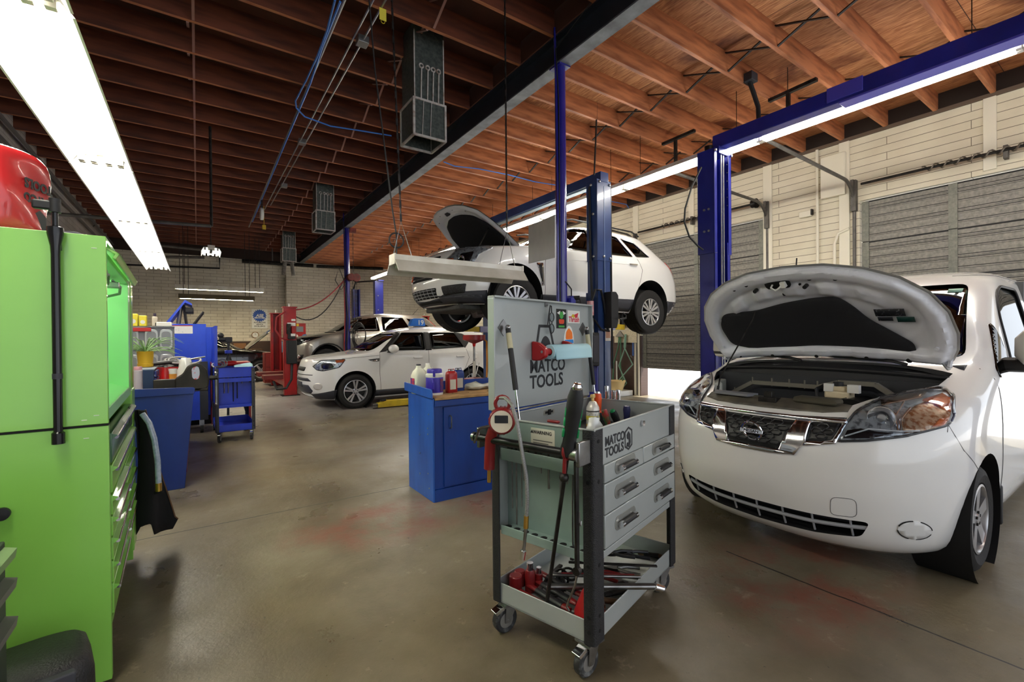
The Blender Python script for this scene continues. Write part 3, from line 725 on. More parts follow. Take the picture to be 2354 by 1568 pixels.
for px, l in ((626, 'left'), (700, 'right')):
    p = aty(px, 600, 19.2); run('rail_hanger', 'grey rod holding the far black rail, %s one' % l, 'rod', [p, (p.x, p.y, ZL + .1)], .025, PIPE)
# right wall conduits
n = 0
for y, zt, l in ((3.3, 4.36, 'tall conduit on the right wall between the two big doors'), (3.06, 3.0, 'bent conduit on the right wall beside the tall dark door')):
    run('wall_conduit', l, 'pipe', [(XR - .04, y, .6), (XR - .04, y, zt - .2), (XR - .04, y - (.0 if n == 0 else .05), zt - .05), (XR - .04, y - (.0 if n == 0 else .2), zt)], .022, POSTM); n += 1
t = thing('wall_box', 'flat cream panel box high on the right wall beside the van door', 'box', (XR - .04, 3.07, 3.9)); M().box(-.04, .04, -.17, .17, -.36, .3).build('panel', POSTM, t, bevel=.01)
t = thing('wall_box', 'small cream electrical box on the right wall between the doors', 'box', (XR - .03, 3.48, 3.36)); M().box(-.03, .03, -.09, .09, -.05, .05).build('box', POSTM, t, bevel=.008); M().box(-.035, .03, -.11, -.09, -.03, .06).build('connector', DSTEEL, t)
t = thing('wall_sensor', 'small white sensor low on the right wall above the van bonnet', 'sensor', (XR - .03, 3.32, 2.27)); M().box(-.03, .03, -.05, .05, -.06, .07).build('body', WHITEP, t, bevel=.01); M().box(-.045, .03, -.055, .055, .05, .085).build('cap', POSTM, t, bevel=.006)
# ================================================================ vehicles: local x runs from the nose to the tail, y across, z up
def outline(T, z, ins=0.):
    g = lambda k: pch(T[k], z)
    xn, xr, w, xc, xb, nf = g('xn') + ins, g('xr') - ins, g('w') - ins, g('xc'), g('xb'), g('nf')
    nb = 3.2; K, S, B = 16, 14, 8; half = []
    for i in range(K + 1):
        a = PI / 2 * i / K; c, s = max(math.cos(a), 0), math.sin(a)
        half.append((xc - (xc - xn) * c ** (2 / nf), w * s ** (2 / nf)))
    for i in range(1, S + 1): half.append((xc + (xb - xc) * i / S, w))
    for i in range(1, B + 1):
        a = PI / 2 * (1 - i / B); c, s = math.cos(a), max(math.sin(a), 0)
        half.append((xb + (xr - xb) * c ** (2 / nb), w * s ** (2 / nb)))
    wx = T.get('wx'); zx = T.get('zx'); out = []
    for x, y in half:
        y *= pch(wx, x) if wx else 1
        dz = pch(zx, x) * min(1, max(0, (z - T['belt']) / (T['top'] - T['belt']))) if zx else 0
        out.append(Vector((x, y, z + dz)))
    return out + [Vector((p.x, -p.y, p.z)) for p in out[-2:0:-1]]
def zloft(T, zs, ins=0.):
    return M().rings([outline(T, z, ins) for z in zs])
def levels(a, b, n): return [a + (b - a) * i / n for i in range(n + 1)]
class Car:
    def __init__(s, name, label, T, loc, rz, wheels, R, arch, paint, cabin=None, side_glass=(), ws=None, rear=None, cuts=(), scale=1, glassm=GLASSD, rot=None, archin=.3, body=True):
        s.t = thing(name, label, 'car', loc, rz, rot=rot); s.t.scale = (scale,) * 3; s.T = T; s.paint = paint
        me = zloft(T, T['zs']).mesh('shell'); s.bvh = bvh_of(me); me.materials.append(paint)
        def cut(m, mm): q = m.mesh('c'); q.materials.append(mm); return q
        cs = []
        for x, z in wheels:
            for sg in (-1, 1): cs.append(cut(M().cyl((x, sg * (pch(T['w'], z) - archin), z + .01), (x, sg * 1.6, z + .01), arch, n=40), DARK))
        if cabin:
            z0, z1, ins = cabin; cs.append(cut(zloft(T, levels(z0, z1, 10), ins), CABIN))
            for g in side_glass: cs += [cut(M().prism(g, .35, 1.5, 'y'), BLACKP), cut(M().prism(g, -1.5, -.35, 'y'), BLACKP)]
            if ws: cs.append(cut(M().prism(ws[0], -1, ws[1], 'x'), BLACKP))
            if rear: cs.append(cut(M().prism(rear[0], rear[1], 8, 'x'), BLACKP))
        for c in cuts: cs.append(cut(*c))
        s.me = boolean(me, cs)
        link('body', s.me, None, s.t, smooth=32)
        for g in side_glass:
            for sg in (-1, 1): s.side('window_glass', g, glassm, sg, off=-.004, thick=.004)
        if ws: s.front('windshield', ws[0], GLASSD if glassm is not GLASSC else GLASSC, off=-.004, thick=.005)
        if rear: s.back('rear_window', rear[0], glassm, off=-.004, thick=.005)
        for x, z in wheels:
            for sg in (-1, 1):
                w = pch(T['w'], z + .25) * (pch(T['wx'], x) if T.get('wx') else 1)
                M().cyl((x, sg * (w - .005), z + .01), (x, sg * (w - archin), z + .01), arch - .002, n=40, cap=False).build('wheel_arch', DARK, s.t)
    def side(s, name, poly, m, sg=-1, off=.003, thick=.012, step=.08, parent=None, **k):
        return link(name, panel(s.bvh, poly, 'y', sg, off, step), m, parent or s.t, solid=thick, **k)
    def front(s, name, poly, m, off=.003, thick=.012, step=.05, parent=None, **k):
        return link(name, panel(s.bvh, poly, 'x', -1, off, step), m, parent or s.t, solid=thick, **k)
    def back(s, name, poly, m, off=.003, thick=.012, step=.08, parent=None, **k):
        return link(name, panel(s.bvh, poly, 'x', 1, off, step), m, parent or s.t, solid=thick, **k)
    def seam(s, pts, axis='y', sg=-1, r=.0035, m=None, name='panel_gap', off=.0):
        return follow(s.bvh, pts, axis, sg, r, off, 5).build(name, m or DARK, s.t)
    def bead(s, pts, axis, sg, r, m, name, off=.003, parent=None):
        return follow(s.bvh, pts, axis, sg, r, off, 8).build(name, m, parent or s.t)
    def hit(s, axis, sg, u, w):
        o, d = {'x': (Vector((-3 if sg < 0 else 8, u, w)), Vector((-sg, 0, 0))), 'y': (Vector((u, sg * 3, w)), Vector((0, -sg, 0))), 'z': (Vector((u, w, 4)), Vector((0, 0, -1)))}[axis]
        h, n, _, _ = s.bvh.ray_cast(o, d); return (h, n) if h else s.bvh.find_nearest(o)[:2]
CABIN = mat('cabin_trim', (34, 35, 37), .8)
SEATM = mat('seat_cloth', (48, 50, 54), .85)
def wheel(parent, c, R, W, rim_r, sg, style, steer=0., m=ALLOY, loc=None, name='tire'):
    """tire with its rim and brake disc; local axis y, outer face towards sg"""
    prof = []
    for y, r in ((-W / 2 + .035, rim_r - .008), (-W / 2 + .012, rim_r + .01), (-W / 2, rim_r + (R - rim_r) * .5), (-W / 2 + .012, R - .022), (-W / 2 + .03, R - .004)):
        prof.append((r, y))
    yy = [-W / 2 + .03 + (W - .06) * k / 5 for k in range(6)]
    for a, b in zip(yy, yy[1:]):
        if a != yy[0]: prof += [(R - .009, a - .004), (R - .009, a + .004)]
        prof += [(R, a + .006), (R, b - .006)]
    prof += [(r, -y) for y, r in ((-W / 2 + .03, R - .004), (-W / 2 + .012, R - .022), (-W / 2, rim_r + (R - rim_r) * .5), (-W / 2 + .012, rim_r + .01), (-W / 2 + .035, rim_r - .008))]
    n = 64; RX = Matrix.Rotation(-PI / 2, 4, 'X'); b = M()
    rings = []
    for i in range(n):
        a = 2 * PI * i / n; k = .0035 if i % 2 else 0
        rings.append([RX @ Vector(((r - (k if r > R - .012 else 0)) * math.cos(a), (r - (k if r > R - .012 else 0)) * math.sin(a), y)) for r, y in prof])
    b.rings(rings + [rings[0]], False, False, wrap=False)
    t = b.build(name, RUBBER, parent, smooth=30, loc=c)
    t.rotation_euler = (0, 0, steer)
    o = sg * (W / 2 - .012); r = rim_r
    q = M(); A = Matrix.Translation((0, 0, 0)) @ Matrix.Rotation(-PI / 2 * sg, 4, 'X'); zo = W / 2 - .012
    q.lathe([(r, zo), (r - .012, zo + .003), (r - .02, zo - .01), (r - .03, -W / 2 + .03), (r, -W / 2 + .03)], 48, A)
    q.lathe([(.0, zo - .005), (.03, zo - .006), (.034, zo - .012), (r * .26, zo - .016), (r * .27, zo - .05), (0, zo - .05)], 24, A)
    kind, cnt = style
    for i in range(cnt):
        a = 2 * PI * i / cnt + (PI / 2)
        Z = A @ Matrix.Rotation(a, 4, 'Z')
        def spoke(x0, x1, w0, w1, d0=-.012, d1=-.004, sk=0):
            vs = []
            for x, w, d, yc in ((x0, w0, d0, 0), (x1, w1, d1, sk)):
                vs += [(x, yc - w, zo + d), (x, yc + w, zo + d), (x, yc + w * .8, zo + d - .03), (x, yc - w * .8, zo + d - .03)]
            old = q.T; q.T = Z; q.rings([[Vector(v) for v in vs[:4]], [Vector(v) for v in vs[4:]]]); q.T = old
        if kind == 'twin':
            for s2 in (-1, 1):
                old = Z; Z = A @ Matrix.Rotation(a + s2 * .17, 4, 'Z'); spoke(r * .2, r - .012, r * .055, r * .085); Z = old
        elif kind == 'wide': spoke(r * .15, r - .012, r * .16, r * .2)
        elif kind == 'fan': spoke(r * .2, r - .012, r * .11, r * .2, sk=r * .12)
        elif kind == 'five': spoke(r * .15, r - .012, r * .15, r * .12)
    q.build('rim', m, t, smooth=30)
    d = M().lathe([(0, zo - .075), (r * .8, zo - .075), (r * .8, zo - .09), (0, zo - .09)], 32, A); d.build('brake_disc', mat('brake_dark', (44, 43, 42), .5, .6), t)
    lug = M()
    for i in range(5):
        a = 2 * PI * i / 5 + .3; old = lug.T; lug.T = A; lug.cyl((r * .18 * math.cos(a), r * .18 * math.sin(a), zo - .02), (r * .18 * math.cos(a), r * .18 * math.sin(a), zo - .004), .009, n=6); lug.T = old
    lug.each('lug_nut', DSTEEL, t)
    return t
def seats(car, xs, z, h, w=.46, yo=.36, m=None):
    for x in xs:
        for y in (-yo, yo):
            M().prism(rpoly([(-.26, 0), (.24, 0), (.30, .1), (.44, h), (.33, h + .02), (.2, .18), (-.24, .15)], .05), -w / 2, w / 2, 'y').build('seat', m or SEATM, car.t, bevel=.03, loc=(x, y, z))
            M().prism(rpoly([(.33, h + .05), (.44, h + .04), (.48, h + .22), (.40, h + .24)], .04), -.13, .13, 'y').build('headrest', m or SEATM, car.t, bevel=.02, loc=(x, y, z))
# ---------------------------------------------------------------- the white cargo van, bonnet up
TV = dict(belt=1.1, top=1.87,
    xn=[(.135, .22), (.17, .14), (.24, .07), (.36, .025), (.52, 0), (.68, .005), (.79, .04), (.90, .12), (.95, .22), (1.05, .55), (1.12, .80), (1.17, .96), (1.5, 1.40), (1.74, 1.76), (1.81, 1.92), (1.85, 2.15), (1.87, 2.6)],
    xr=[(.135, 4.62), (.4, 4.73), (1.0, 4.73), (1.7, 4.66), (1.83, 4.58), (1.87, 4.2)],
    w=[(.135, .72), (.17, .77), (.24, .82), (.4, .852), (.6, .864), (.9, .865), (1.05, .855), (1.2, .832), (1.5, .772), (1.7, .728), (1.78, .70), (1.83, .64), (1.86, .52), (1.87, .36)],
    xc=[(.135, .86), (.8, .86), (.95, 1.0), (1.1, 1.35), (1.17, 1.45), (1.5, 1.85), (1.74, 2.2), (1.87, 3.0)],
    xb=[(.135, 4.5), (1.87, 4.0)], nf=[(.135, 2.5), (.9, 2.55), (1.1, 2.7), (1.2, 3.1), (1.87, 3.0)],
    zs=levels(.135, .9, 20) + levels(.93, 1.17, 10) + levels(1.22, 1.74, 10) + [1.77, 1.80, 1.82, 1.84, 1.855, 1.865, 1.87])
hb_ = [(.175, 0), (.185, .15), (.205, .3), (.25, .41), (.38, .475), (.58, .60), (.75, .685), (.95, .705)]
BAY = hb_ + [(x, -y) for x, y in hb_[:0:-1]]
BAYM = mat('engine_bay_paint', (30, 31, 34), .6)
VLOC = (2.77, 1.46, 0)
wsv = rpoly([(-.72, 1.205), (-.615, 1.715), (.615, 1.715), (.72, 1.205)], .05)
sgv = rpoly([(1.68, 1.12), (1.72, 1.46), (1.90, 1.65), (2.10, 1.70), (2.62, 1.70), (2.70, 1.12)], [.03, .1, .1, .05, .06, .05])
INT = rpoly([(-.545, .357), (-.3, .352), (0, .35), (.3, .352), (.545, .357), (.50, .262), (.3, .236), (0, .226), (-.3, .236), (-.50, .262)], [.03, 0, 0, 0, .03, .03, 0, 0, 0, .03])
V = Car('cargo_van', 'white cargo van with its bonnet propped open beside the grey tool cart', TV, VLOC, 0, [(.875, .30)], .30, .365, WHITEPAINT,
        cabin=(.8, 1.80, .07), side_glass=[sgv], ws=(wsv, 2.3), cuts=[(M().prism(BAY, .5, 1.6), BAYM), (M().prism(INT, -1, .24, 'x'), DARK)], glassm=GLASSD, archin=.26)
vt = V.t
for sg in (-1, 1): wheel(vt, (.875, sg * .742, .30), .30, .205, .195, sg, ('wide', 5), steer=.0)
for sg in (-1, 1): wheel(vt, (3.8, sg * .742, .30), .30, .205, .195, sg, ('wide', 5))
M().box(.9, 4.5, -.6, .6, .2, .34).build('underbody', DARK, vt)
# grille
FINE = mat('grille_mesh', (16, 17, 19), .4)
gc = [(-.215, .856), (.215, .856), (.15, .686), (-.15, .686)]
gs = rpoly([(.285, .858), (.425, .866), (.395, .776), (.278, .748)], .015)
V.front('grille_insert', gc, FINE, .004, step=.03); V.front('grille_insert', gs, FINE, .004, step=.03); V.front('grille_insert', mir(gs), FINE, .004, step=.03)
def inside(p, poly):
    c = False
    for i in range(len(poly)):
        (x1, y1), (x2, y2) = poly[i - 1], poly[i]
        if (y1 > p[1]) != (y2 > p[1]) and p[0] < (x2 - x1) * (p[1] - y1) / (y2 - y1) + x1: c = not c
    return c
def honey(poly, name, pw=.062, ph=.03):
    b = M(); r = 0; z = min(p[1] for p in poly) + .012; zt = max(p[1] for p in poly); y0 = min(p[0] for p in poly); y1 = max(p[0] for p in poly)
    while z < zt - .008:
        y = y0 + (pw / 2 if r % 2 else 0)
        while y < y1:
            h = [(y - pw * .5, z), (y - pw * .3, z + ph * .42), (y + pw * .3, z + ph * .42), (y + pw * .5, z), (y + pw * .3, z - ph * .42), (y - pw * .3, z - ph * .42)]
            if all(inside(p, poly) for p in h):
                P = []
                for p in h + h[:1]:
                    q, n = V.hit('x', -1, *p); P.append(q + n * .012)
                b.tube(P, .0035, 4, cap=False)
            y += pw
        z += ph * .9; r += 1
    b.build(name, mat('grille_plastic', (34, 35, 38), .35), vt)
honey(gc, 'honeycomb'); honey(gs, 'honeycomb', .05, .028); honey(mir(gs), 'honeycomb', .05, .028)
ch = lambda poly, o=.014: V.front('chrome_trim', poly, CHROME, o, thick=.02, step=.02)
ch([(-.445, .862), (.445, .862), (.435, .888), (.2, .878), (0, .876), (-.2, .878), (-.435, .888)])
for m_ in (lambda q: q, mir):
    ch(m_([(.215, .862), (.285, .862), (.278, .748), (.232, .672), (.147, .684)]))
    ch(m_([(.278, .75), (.40, .772), (.43, .868), (.443, .866), (.412, .758), (.27, .728)]))
ch([(-.15, .688), (.15, .688), (.23, .674), (.1, .664), (-.1, .664), (-.23, .674)])
# badge
q, n_ = V.hit('x', -1, 0, .775); A = Matrix.Translation(q - Vector((.034, 0, 0))) @ Matrix.Rotation(-PI / 2 - .28, 4, 'Y')
bd = M().ring(.056, .0085, 36, 8, A).build('emblem', CHROME, vt)
B = frame(q - Vector((.042, 0, 0)), (0, -1, 0), (.28, 0, 1))
b = M(B).box(-.069, .069, -.0135, .0135, -.004, .004); b.build('emblem_bar', CHROME, bd, bevel=.003)
text('lettering', 'NISSAN', .023, B @ Matrix.Translation((0, -.008, .0045)), INK, bd, bold=.0006, sx=1.15, align_x='CENTER')
# headlamps
hl_ = rpoly([(.418, .772), (.432, .85), (.46, .925), (.515, .985), (.61, 1.018), (.71, 1.04), (.765, 1.0), (.79, .915), (.782, .872), (.665, .822), (.53, .788)], .012, 2)
LAMPB = mat('lamp_reflector', (214, 216, 220), .25, .45, (120, 122, 128), 30, .5, .66, bump=.6, bscale=22)
LAMPD = mat('lamp_dark', (44, 44, 48), .25, .7)
AMBER = mat('amber_lens', (226, 92, 30), .15, .1, (250, 130, 60), 40, coat=.6)
AMBERC = mat('amber_reflector', (224, 190, 160), .25, .4, (170, 104, 60), 40, .45, .6)
for m_ in (lambda q: q, mir):
    h = V.front('headlamp', m_(hl_), LAMPB, .004, step=.02)
    V.front('turn_signal', m_(rpoly([(.655, .835), (.635, .9), (.66, .958), (.70, .985), (.77, .97), (.782, .90), (.772, .868), (.70, .842)], .01, 2)), AMBERC, .012, step=.02, parent=h)
    V.front('amber_reflector', m_([(.672, .982), (.72, 1.01), (.755, .99), (.776, .93), (.745, .945), (.715, .965)]), AMBER, .016, step=.02, parent=h)
    V.front('amber_reflector', m_([(.735, .862), (.768, .872), (.776, .905), (.752, .9)]), AMBER, .016, step=.02, parent=h)
    V.front('brow', m_([(.52, .978), (.61, 1.008), (.665, 1.022), (.66, .995), (.60, .975), (.54, .955)]), mat('brow_chrome', (150, 120, 100), .2, .9), .012, step=.02, parent=h)
    V.front('lower_reflector', m_([(.44, .79), (.45, .83), (.5, .845), (.56, .835), (.62, .832), (.55, .803)]), LAMPD, .01, step=.02, parent=h)
    q, n_ = V.hit('x', -1, *m_([(.565, .905)])[0]); A, _ = align(q, q + Vector((-1, (.25 if q.y > 0 else -.25), .05)))
    M().lathe([(.0, -.005), (.022, .0), (.04, .012), (.058, .03), (.062, .03), (.064, -.02), (0, -.02)], 28, A).build('reflector_bowl', CHROME, h)
    M().lathe([(0, .012), (.02, .013), (.022, .02), (.018, .032), (0, .034)], 18, A).build('bulb_shield', mat('bulb_shield', (170, 172, 176), .3, .6), h)
    for a, c in (((.632, .838), (.612, .97)), ((.637, .838), (.648, .945))): V.bead(m_([a, ((a[0] + c[0]) / 2 - .012, (a[1] + c[1]) / 2), c]), 'x', -1, .005, CHROME, 'divider', .014, h)
    V.bead(m_([(.445, .80), (.53, .842), (.64, .84), (.70, .845)]), 'x', -1, .004, mat('lamp_edge', (235, 236, 240), .2), 'light_guide', .016, h)
    V.front('lens', m_(hl_), LENS, .022, thick=.003, step=.02, parent=h)
    V.bead(m_(hl_ + hl_[:1]), 'x', -1, .0065, mat('lamp_bezel', (46, 47, 50), .3), 'bezel', .008, h)
# bumper
BARG = mat('bumper_bar_grey', (150, 152, 156), .45)
for zz, rr in ((.297, .011),): V.bead([(-.54, zz + .018), (-.3, zz + .003), (0, zz), (.3, zz + .003), (.54, zz + .018)], 'x', -1, rr, BARG, 'intake_bar', -.012)
for y in (-.47, -.30, -.15, 0, .15, .30, .47):
    z0 = .236 + .025 * (abs(y) / .5) ** 2; V.bead([(y, z0 - .004), (y, .356)], 'x', -1, .006, BARG, 'intake_rib', -.014)
for k in range(6): V.bead([(-.48, .312 + k * .007), (0, .306 + k * .007), (.48, .312 + k * .007)], 'x', -1, .0018, mat('radiator_fin', (74, 76, 84), .5, .6), 'radiator_fin', -.05)
for m_ in (lambda q: q, mir):
    c = ngon(28, .052, 0, (.688, .331)); V.front('fog_lamp_cover', m_(c), mat('white_cover', (222, 222, 220), .4), .004, step=.03)
    for k in range(4): V.seam(m_(c[k * 7:k * 7 + 6]), 'x', -1, .003, off=.003)
tc = rpoly([(-.397, .472), (-.50, .478), (-.497, .376), (-.388, .368)], .03); V.seam(tc + tc[:1], 'x', -1, .0018, mat('gap_grey', (92, 92, 92), .8), 'tow_eye_cover_gap')
V.seam([(-.785, .875), (-.787, .84)], 'x', -1, .002)
GAP = mat('gap_grey', (92, 92, 92), .8)
for sg in (-1, 1):
    V.seam([(.462, .872), (.475, .82), (.53, .74), (.63, .665), (.70, .61)], 'y', sg, .0022, GAP)
    V.seam([(1.12, 1.14), (1.2, 1.02), (1.26, .8), (1.27, .3)], 'y', sg, .003, GAP)
    V.seam([(2.86, 1.74), (2.9, 1.1), (2.88, .28)], 'y', sg, .003, GAP)
    V.side('quarter_glass', rpoly([(1.27, 1.08), (1.25, 1.13), (1.54, 1.43), (1.60, 1.09)], .03), GLASSK, sg, .006, step=.025)
    V.bead(sgv + sgv[:1], 'y', sg, .009, BLACKP, 'window_seal', .002)
    V.seam([(1.95, 1.79), (4.4, 1.79)], 'y', sg, .003, GAP)
    V.bead([(2.95, .62), (4.5, .62)], 'y', sg, .012, WHITEPAINT, 'side_rib', .0)
    M().box(1.26, 1.30, sg * .80 - .06, sg * .80 + .06, .18, .42).build('mud_flap', BLACKP, vt, bevel=.01)
    m = M(); R = []
    for k in range(7):
        t = k / 6; a = -1 + 2 * t; f = (1 - abs(a) ** 3) ** .4 if abs(a) < 1 else 0
        R.append([Vector((1.45 + x * (.35 + .65 * f), sg * (.89 + .24 * t), 1.265 + z * (.5 + .5 * f))) for x, z in rpoly([(-.07, -.115), (.06, -.115), (.06, .115), (-.05, .115)], .04, 4)])
    m.rings(R).build('mirror_housing', mat('mirror_paint', (224, 222, 212), .3, coat=.5), vt)
    M().prism(rpoly([(1.42, 1.12), (1.56, 1.10), (1.54, 1.2), (1.44, 1.19)], .02), sg * .80, sg * .95, 'y').build('mirror_arm', BLACKP, vt, bevel=.01)
RED = mat('red_vinyl', (214, 48, 62), .5)
l_ = M()
for a, b in (((2.93, 1.50), (2.99, 1.62)), ((2.96, 1.45), (3.04, 1.60)), ((3.0, 1.43), (3.08, 1.58)), ((3.05, 1.40), (3.14, 1.56))):
    V.bead([a, b], 'y', -1, .012, RED, 'lettering', .0)
# bonnet
hu = [(-.02, .0), (-.015, .35), (0, .66), (-.01, .70), (-.04, .72), (-.12, .752), (-.24, .768), (-.40, .75), (-.54, .69), (-.66, .58), (-.75, .43), (-.81, .24), (-.83, 0)]
HOOD = hu + [(x, -y) for x, y in hu[-2:0:-1]]
def ztop(x, y):
    t = max(0, -x / .84)
    return -.235 * t ** 1.25 - .05 * (y / .74) ** 2 * (.5 + .5 * (1 - t)) - .03 * t ** 5 + .012
HP = bpy.data.objects.new('hood', sheet(HOOD, lambda x, y, d: Vector((x, y, ztop(x, y) - .014 * (1 - smooth(0, .03, d)))), .04)); COL.objects.link(HP)
HP.data.materials.append(WHITEPAINT); HP.data.polygons.foreach_set('use_smooth', [True] * len(HP.data.polygons))
HP.parent = vt; HP.location = (.985, 0, 1.185); HANG = rad(63); HP.rotation_euler = (0, HANG, 0)
INNER = mat('inner_panel_paint', (224, 226, 234), .35, coat=.4)
PADO = rpoly([(-.10, .42), (-.16, .60), (-.34, .62), (-.46, .56), (-.47, .3), (-.52, .1), (-.55, -.10), (-.55, -.24), (-.46, -.31), (-.36, -.36), (-.16, -.56), (-.085, -.55), (-.13, -.3), (-.14, 0)], .05)
def zin(x, y, d):
    z = ztop(x, y) - .02
    z -= .040 * smooth(.016, .04, d) * (1 - smooth(.085, .13, d))                 # rim rib
    t = -x / .84
    fr = smooth(.12, .17, d) * (1 - smooth(.22, .26, d)) * smooth(.45, .6, t)       # front cross rib
    z -= .034 * fr * (.7 + .3 * max(-1, min(1, 2.5 * math.cos(y * 30))))
    z -= .024 * smooth(.03, .05, -x) * (1 - smooth(.10, .125, -x)) * (.75 + .25 * max(-1, min(1, 3 * math.cos(y * 20))))
    q = ((x + .40) / .2) ** 2 + ((y + .48) / .17) ** 2; z += .012 * (1 - smooth(.8, 1.1, q))
    return z
ip = link('inner_panel', sheet(HOOD, lambda x, y, d: Vector((x * .985, y * .985, zin(x, y, d))), .015), INNER, HP, smooth=60)
link('insulation_pad', sheet(PADO, lambda x, y, d: Vector((x, y, ztop(x, y) - .034 - .016 * smooth(0, .04, d))), .03), mat('felt_pad', (30, 30, 33), .95, bump=.3, bscale=300), HP, solid=.01)
def onh(x, y, d=.045): return Vector((x, y, ztop(x, y) - d))
lt = M()
for x, y, r in ((-.70, -.28, .014), (-.72, -.14, .016), (-.72, .26, .014), (-.69, .36, .012), (-.60, .06, .012), (-.66, .14, .008), (-.67, -.06, .008), (-.06, .3, .012), (-.06, .0, .012), (-.06, -.3, .012), (-.05, -.52, .016), (-.05, .55, .010)):
    dd = min((Vector((x, y)) - Vector(HOOD[i - 1]) - (Vector(HOOD[i]) - Vector(HOOD[i - 1])) * max(0, min(1, (Vector((x, y)) - Vector(HOOD[i - 1])).dot(Vector(HOOD[i]) - Vector(HOOD[i - 1])) / max(1e-9, (Vector(HOOD[i]) - Vector(HOOD[i - 1])).length_squared)))).length for i in range(len(HOOD)))
    p = Vector((x, y, zin(x, y, dd))); lt.cyl(p + Vector((0, 0, .004)), p - Vector((0, 0, .003)), r, n=14)
lt.each('drain_hole', DARK, HP)
for y in (.22, -.10): p = onh(-.66, y, .04); M().cyl(p, p + Vector((0, 0, -.035)), .013, n=12).build('rubber_bumper', BLACKP, HP)
p = onh(-.70, .06, .05); q = M(); q.T = Matrix.Translation(p) @ Matrix.Rotation(rad(-22), 4, 'Y')
q.prism(rect(-.035, .035, -.08, .08, .03), -.012, .0); q.build('latch_recess', DARK, HP)
q = M(); q.T = Matrix.Translation(p); q.tube([(0, -.03, -.005), (.01, -.03, -.04), (.03, .0, -.05), (.01, .03, -.04), (.0, .03, -.005)], .006, 8).box(-.02, .02, -.06, -.03, -.04, 0); q.build('striker', WHITEP, HP)
lb_ = mat('label_dark', (30, 32, 38), .5, 0, (120, 122, 128), 60, .6, .62)
def decal(x, y, sx_, sy_, m): 
    link('label', sheet(rect(x - sx_ / 2, x + sx_ / 2, y - sy_ / 2, y + sy_ / 2), lambda a, b, d: onh(a, b, .0262), .03), m, HP, solid=.0015)
decal(-.40, -.475, .055, .15, lb_); decal(-.35, -.445, .03, .075, lb_); decal(-.345, -.545, .04, .085, mat('label_green', (16, 62, 56), .5))
for sg in (-1, 1):
    hg = M()
    hg.tube([(-.17, sg * .66, -.09), (-.05, sg * .665, -.075), (.02, sg * .69, -.06)], .012, 6)
    hg.build('hinge', mat('hinge_paint', (205, 206, 210), .4), HP)
    for x in (-.15, -.07): p = onh(x, sg * .665, .05); M().cyl(p, p + Vector((0, 0, -.022)), .011, n=6).build('hinge_bolt', INNER, HP)
    M().tube([(.965, sg * .69, 1.155), (.90, sg * .70, 1.16), (.93, sg * .705, 1.25), (.945, sg * .70, 1.30)], .013, 6).build('hinge_arm', mat('hinge_paint', (205, 206, 210)), vt)
R_ = Matrix.Translation((.985, 0, 1.185)) @ Matrix.Rotation(HANG, 4, 'Y')
tp = R_ @ onh(-.47, .30, .05)
M().tube([(.27, .40, .875), (.36, .42, 1.05), tp + Vector((-.02, .01, -.06)), tp], .0055, 8).build('prop_rod', DSTEEL, vt)
M().tube([(.27, .40, .86), (.33, .415, .99)], .009, 8).build('rod_grip', BLACKP, vt)
# engine bay fittings
cow = M(); R = []
for i in range(25):
    y = -.735 + 1.47 * i / 24; c = .10 * (y / .735) ** 2
    R.append([Vector((x + c, y, z - c * .35)) for x, z in ((.80, 1.02), (.80, 1.10), (.825, 1.125), (.90, 1.13), (1.03, 1.20), (1.03, 1.14), (.87, 1.07), (.83, 1.02))])
cow.rings(R).build('cowl', mat('cowl_plastic', (40, 40, 42), .6), vt)
V.bead([], 'x', -1, .1, DARK, 'x') if False else None
seal = M().tube([Vector((.805 + .1 * (y / .735) ** 2, y, 1.118 - .035 * (y / .735) ** 2)) for y in [-.70 + 1.4 * i / 30 for i in range(31)]], .013, 8); seal.build('cowl_seal', BLACKP, vt)
M().box(.80, .82, -.69, .69, .55, 1.06).build('firewall', mat('firewall', (44, 46, 50), .7), vt)
bar = [(.70, .60, .86), (.70, .36, 1.0), (.70, -.08, 1.0), (.71, -.20, 1.04), (.71, -.40, 1.04), (.70, -.60, .90)]
m = M()
for a, b in zip(bar, bar[1:]): m.bar(a, b, .03, .028)
m.build('insulator_rail', mat('dusty_rail', (112, 108, 98), .7), vt, smooth=0)
m = M()
for y in (.5, .36, .22, .1, .0, -.08, -.5): m.box(.695, .705, y - .004, y + .004, .98 if abs(y) < .4 else .88, 1.04 if abs(y) < .4 else .95)
m.each('clip', mat('dusty_rail', (112, 108, 98)), vt, smooth=0)
M().prism(rpoly([(-.60, .62), (-.60, .84), (-.36, .99), (.10, .98), (.36, .96), (.60, .80), (.60, .62)], .03), .74, .79, 'x').build('insulator', mat('felt_black', (36, 38, 44), .9), vt)
r_ = M().box(.56, .66, -.31, -.17, .945, .995); rv = r_.build('fluid_reservoir', mat('milky_plastic', (214, 200, 168), .4), vt, bevel=.012)
M().box(.575, .64, -.285, -.20, .99, 1.025).build('reservoir_neck', mat('milky_plastic', (214, 200, 168)), rv, bevel=.01)
M().cyl((.61, -.235, 1.02), (.61, -.235, 1.05), .028, n=18).build('cap', BLACKP, rv)
M().box(.56, .60, -.36, -.30, .99, 1.04).box(.56, .60, -.22, -.17, .99, 1.04).each('bracket', WHITEP, rv)
M().cyl((.5, -.33, .84), (.74, -.33, .84), .12, n=28).build('brake_booster', mat('booster_black', (20, 20, 22), .35, .3), vt)
M().cyl((.47, -.30, .88), (.5, -.30, .88), .026, n=16).cyl((.48, -.29, .83), (.5, -.29, .83), .02, n=12).each('booster_fitting', STEEL, vt)
M().tube([(.56, -.30, .95), (.53, -.15, .9), (.56, -.13, 1.0), (.66, -.14, 1.02)], .012, 8).build('brake_hose', BLACKP, vt)
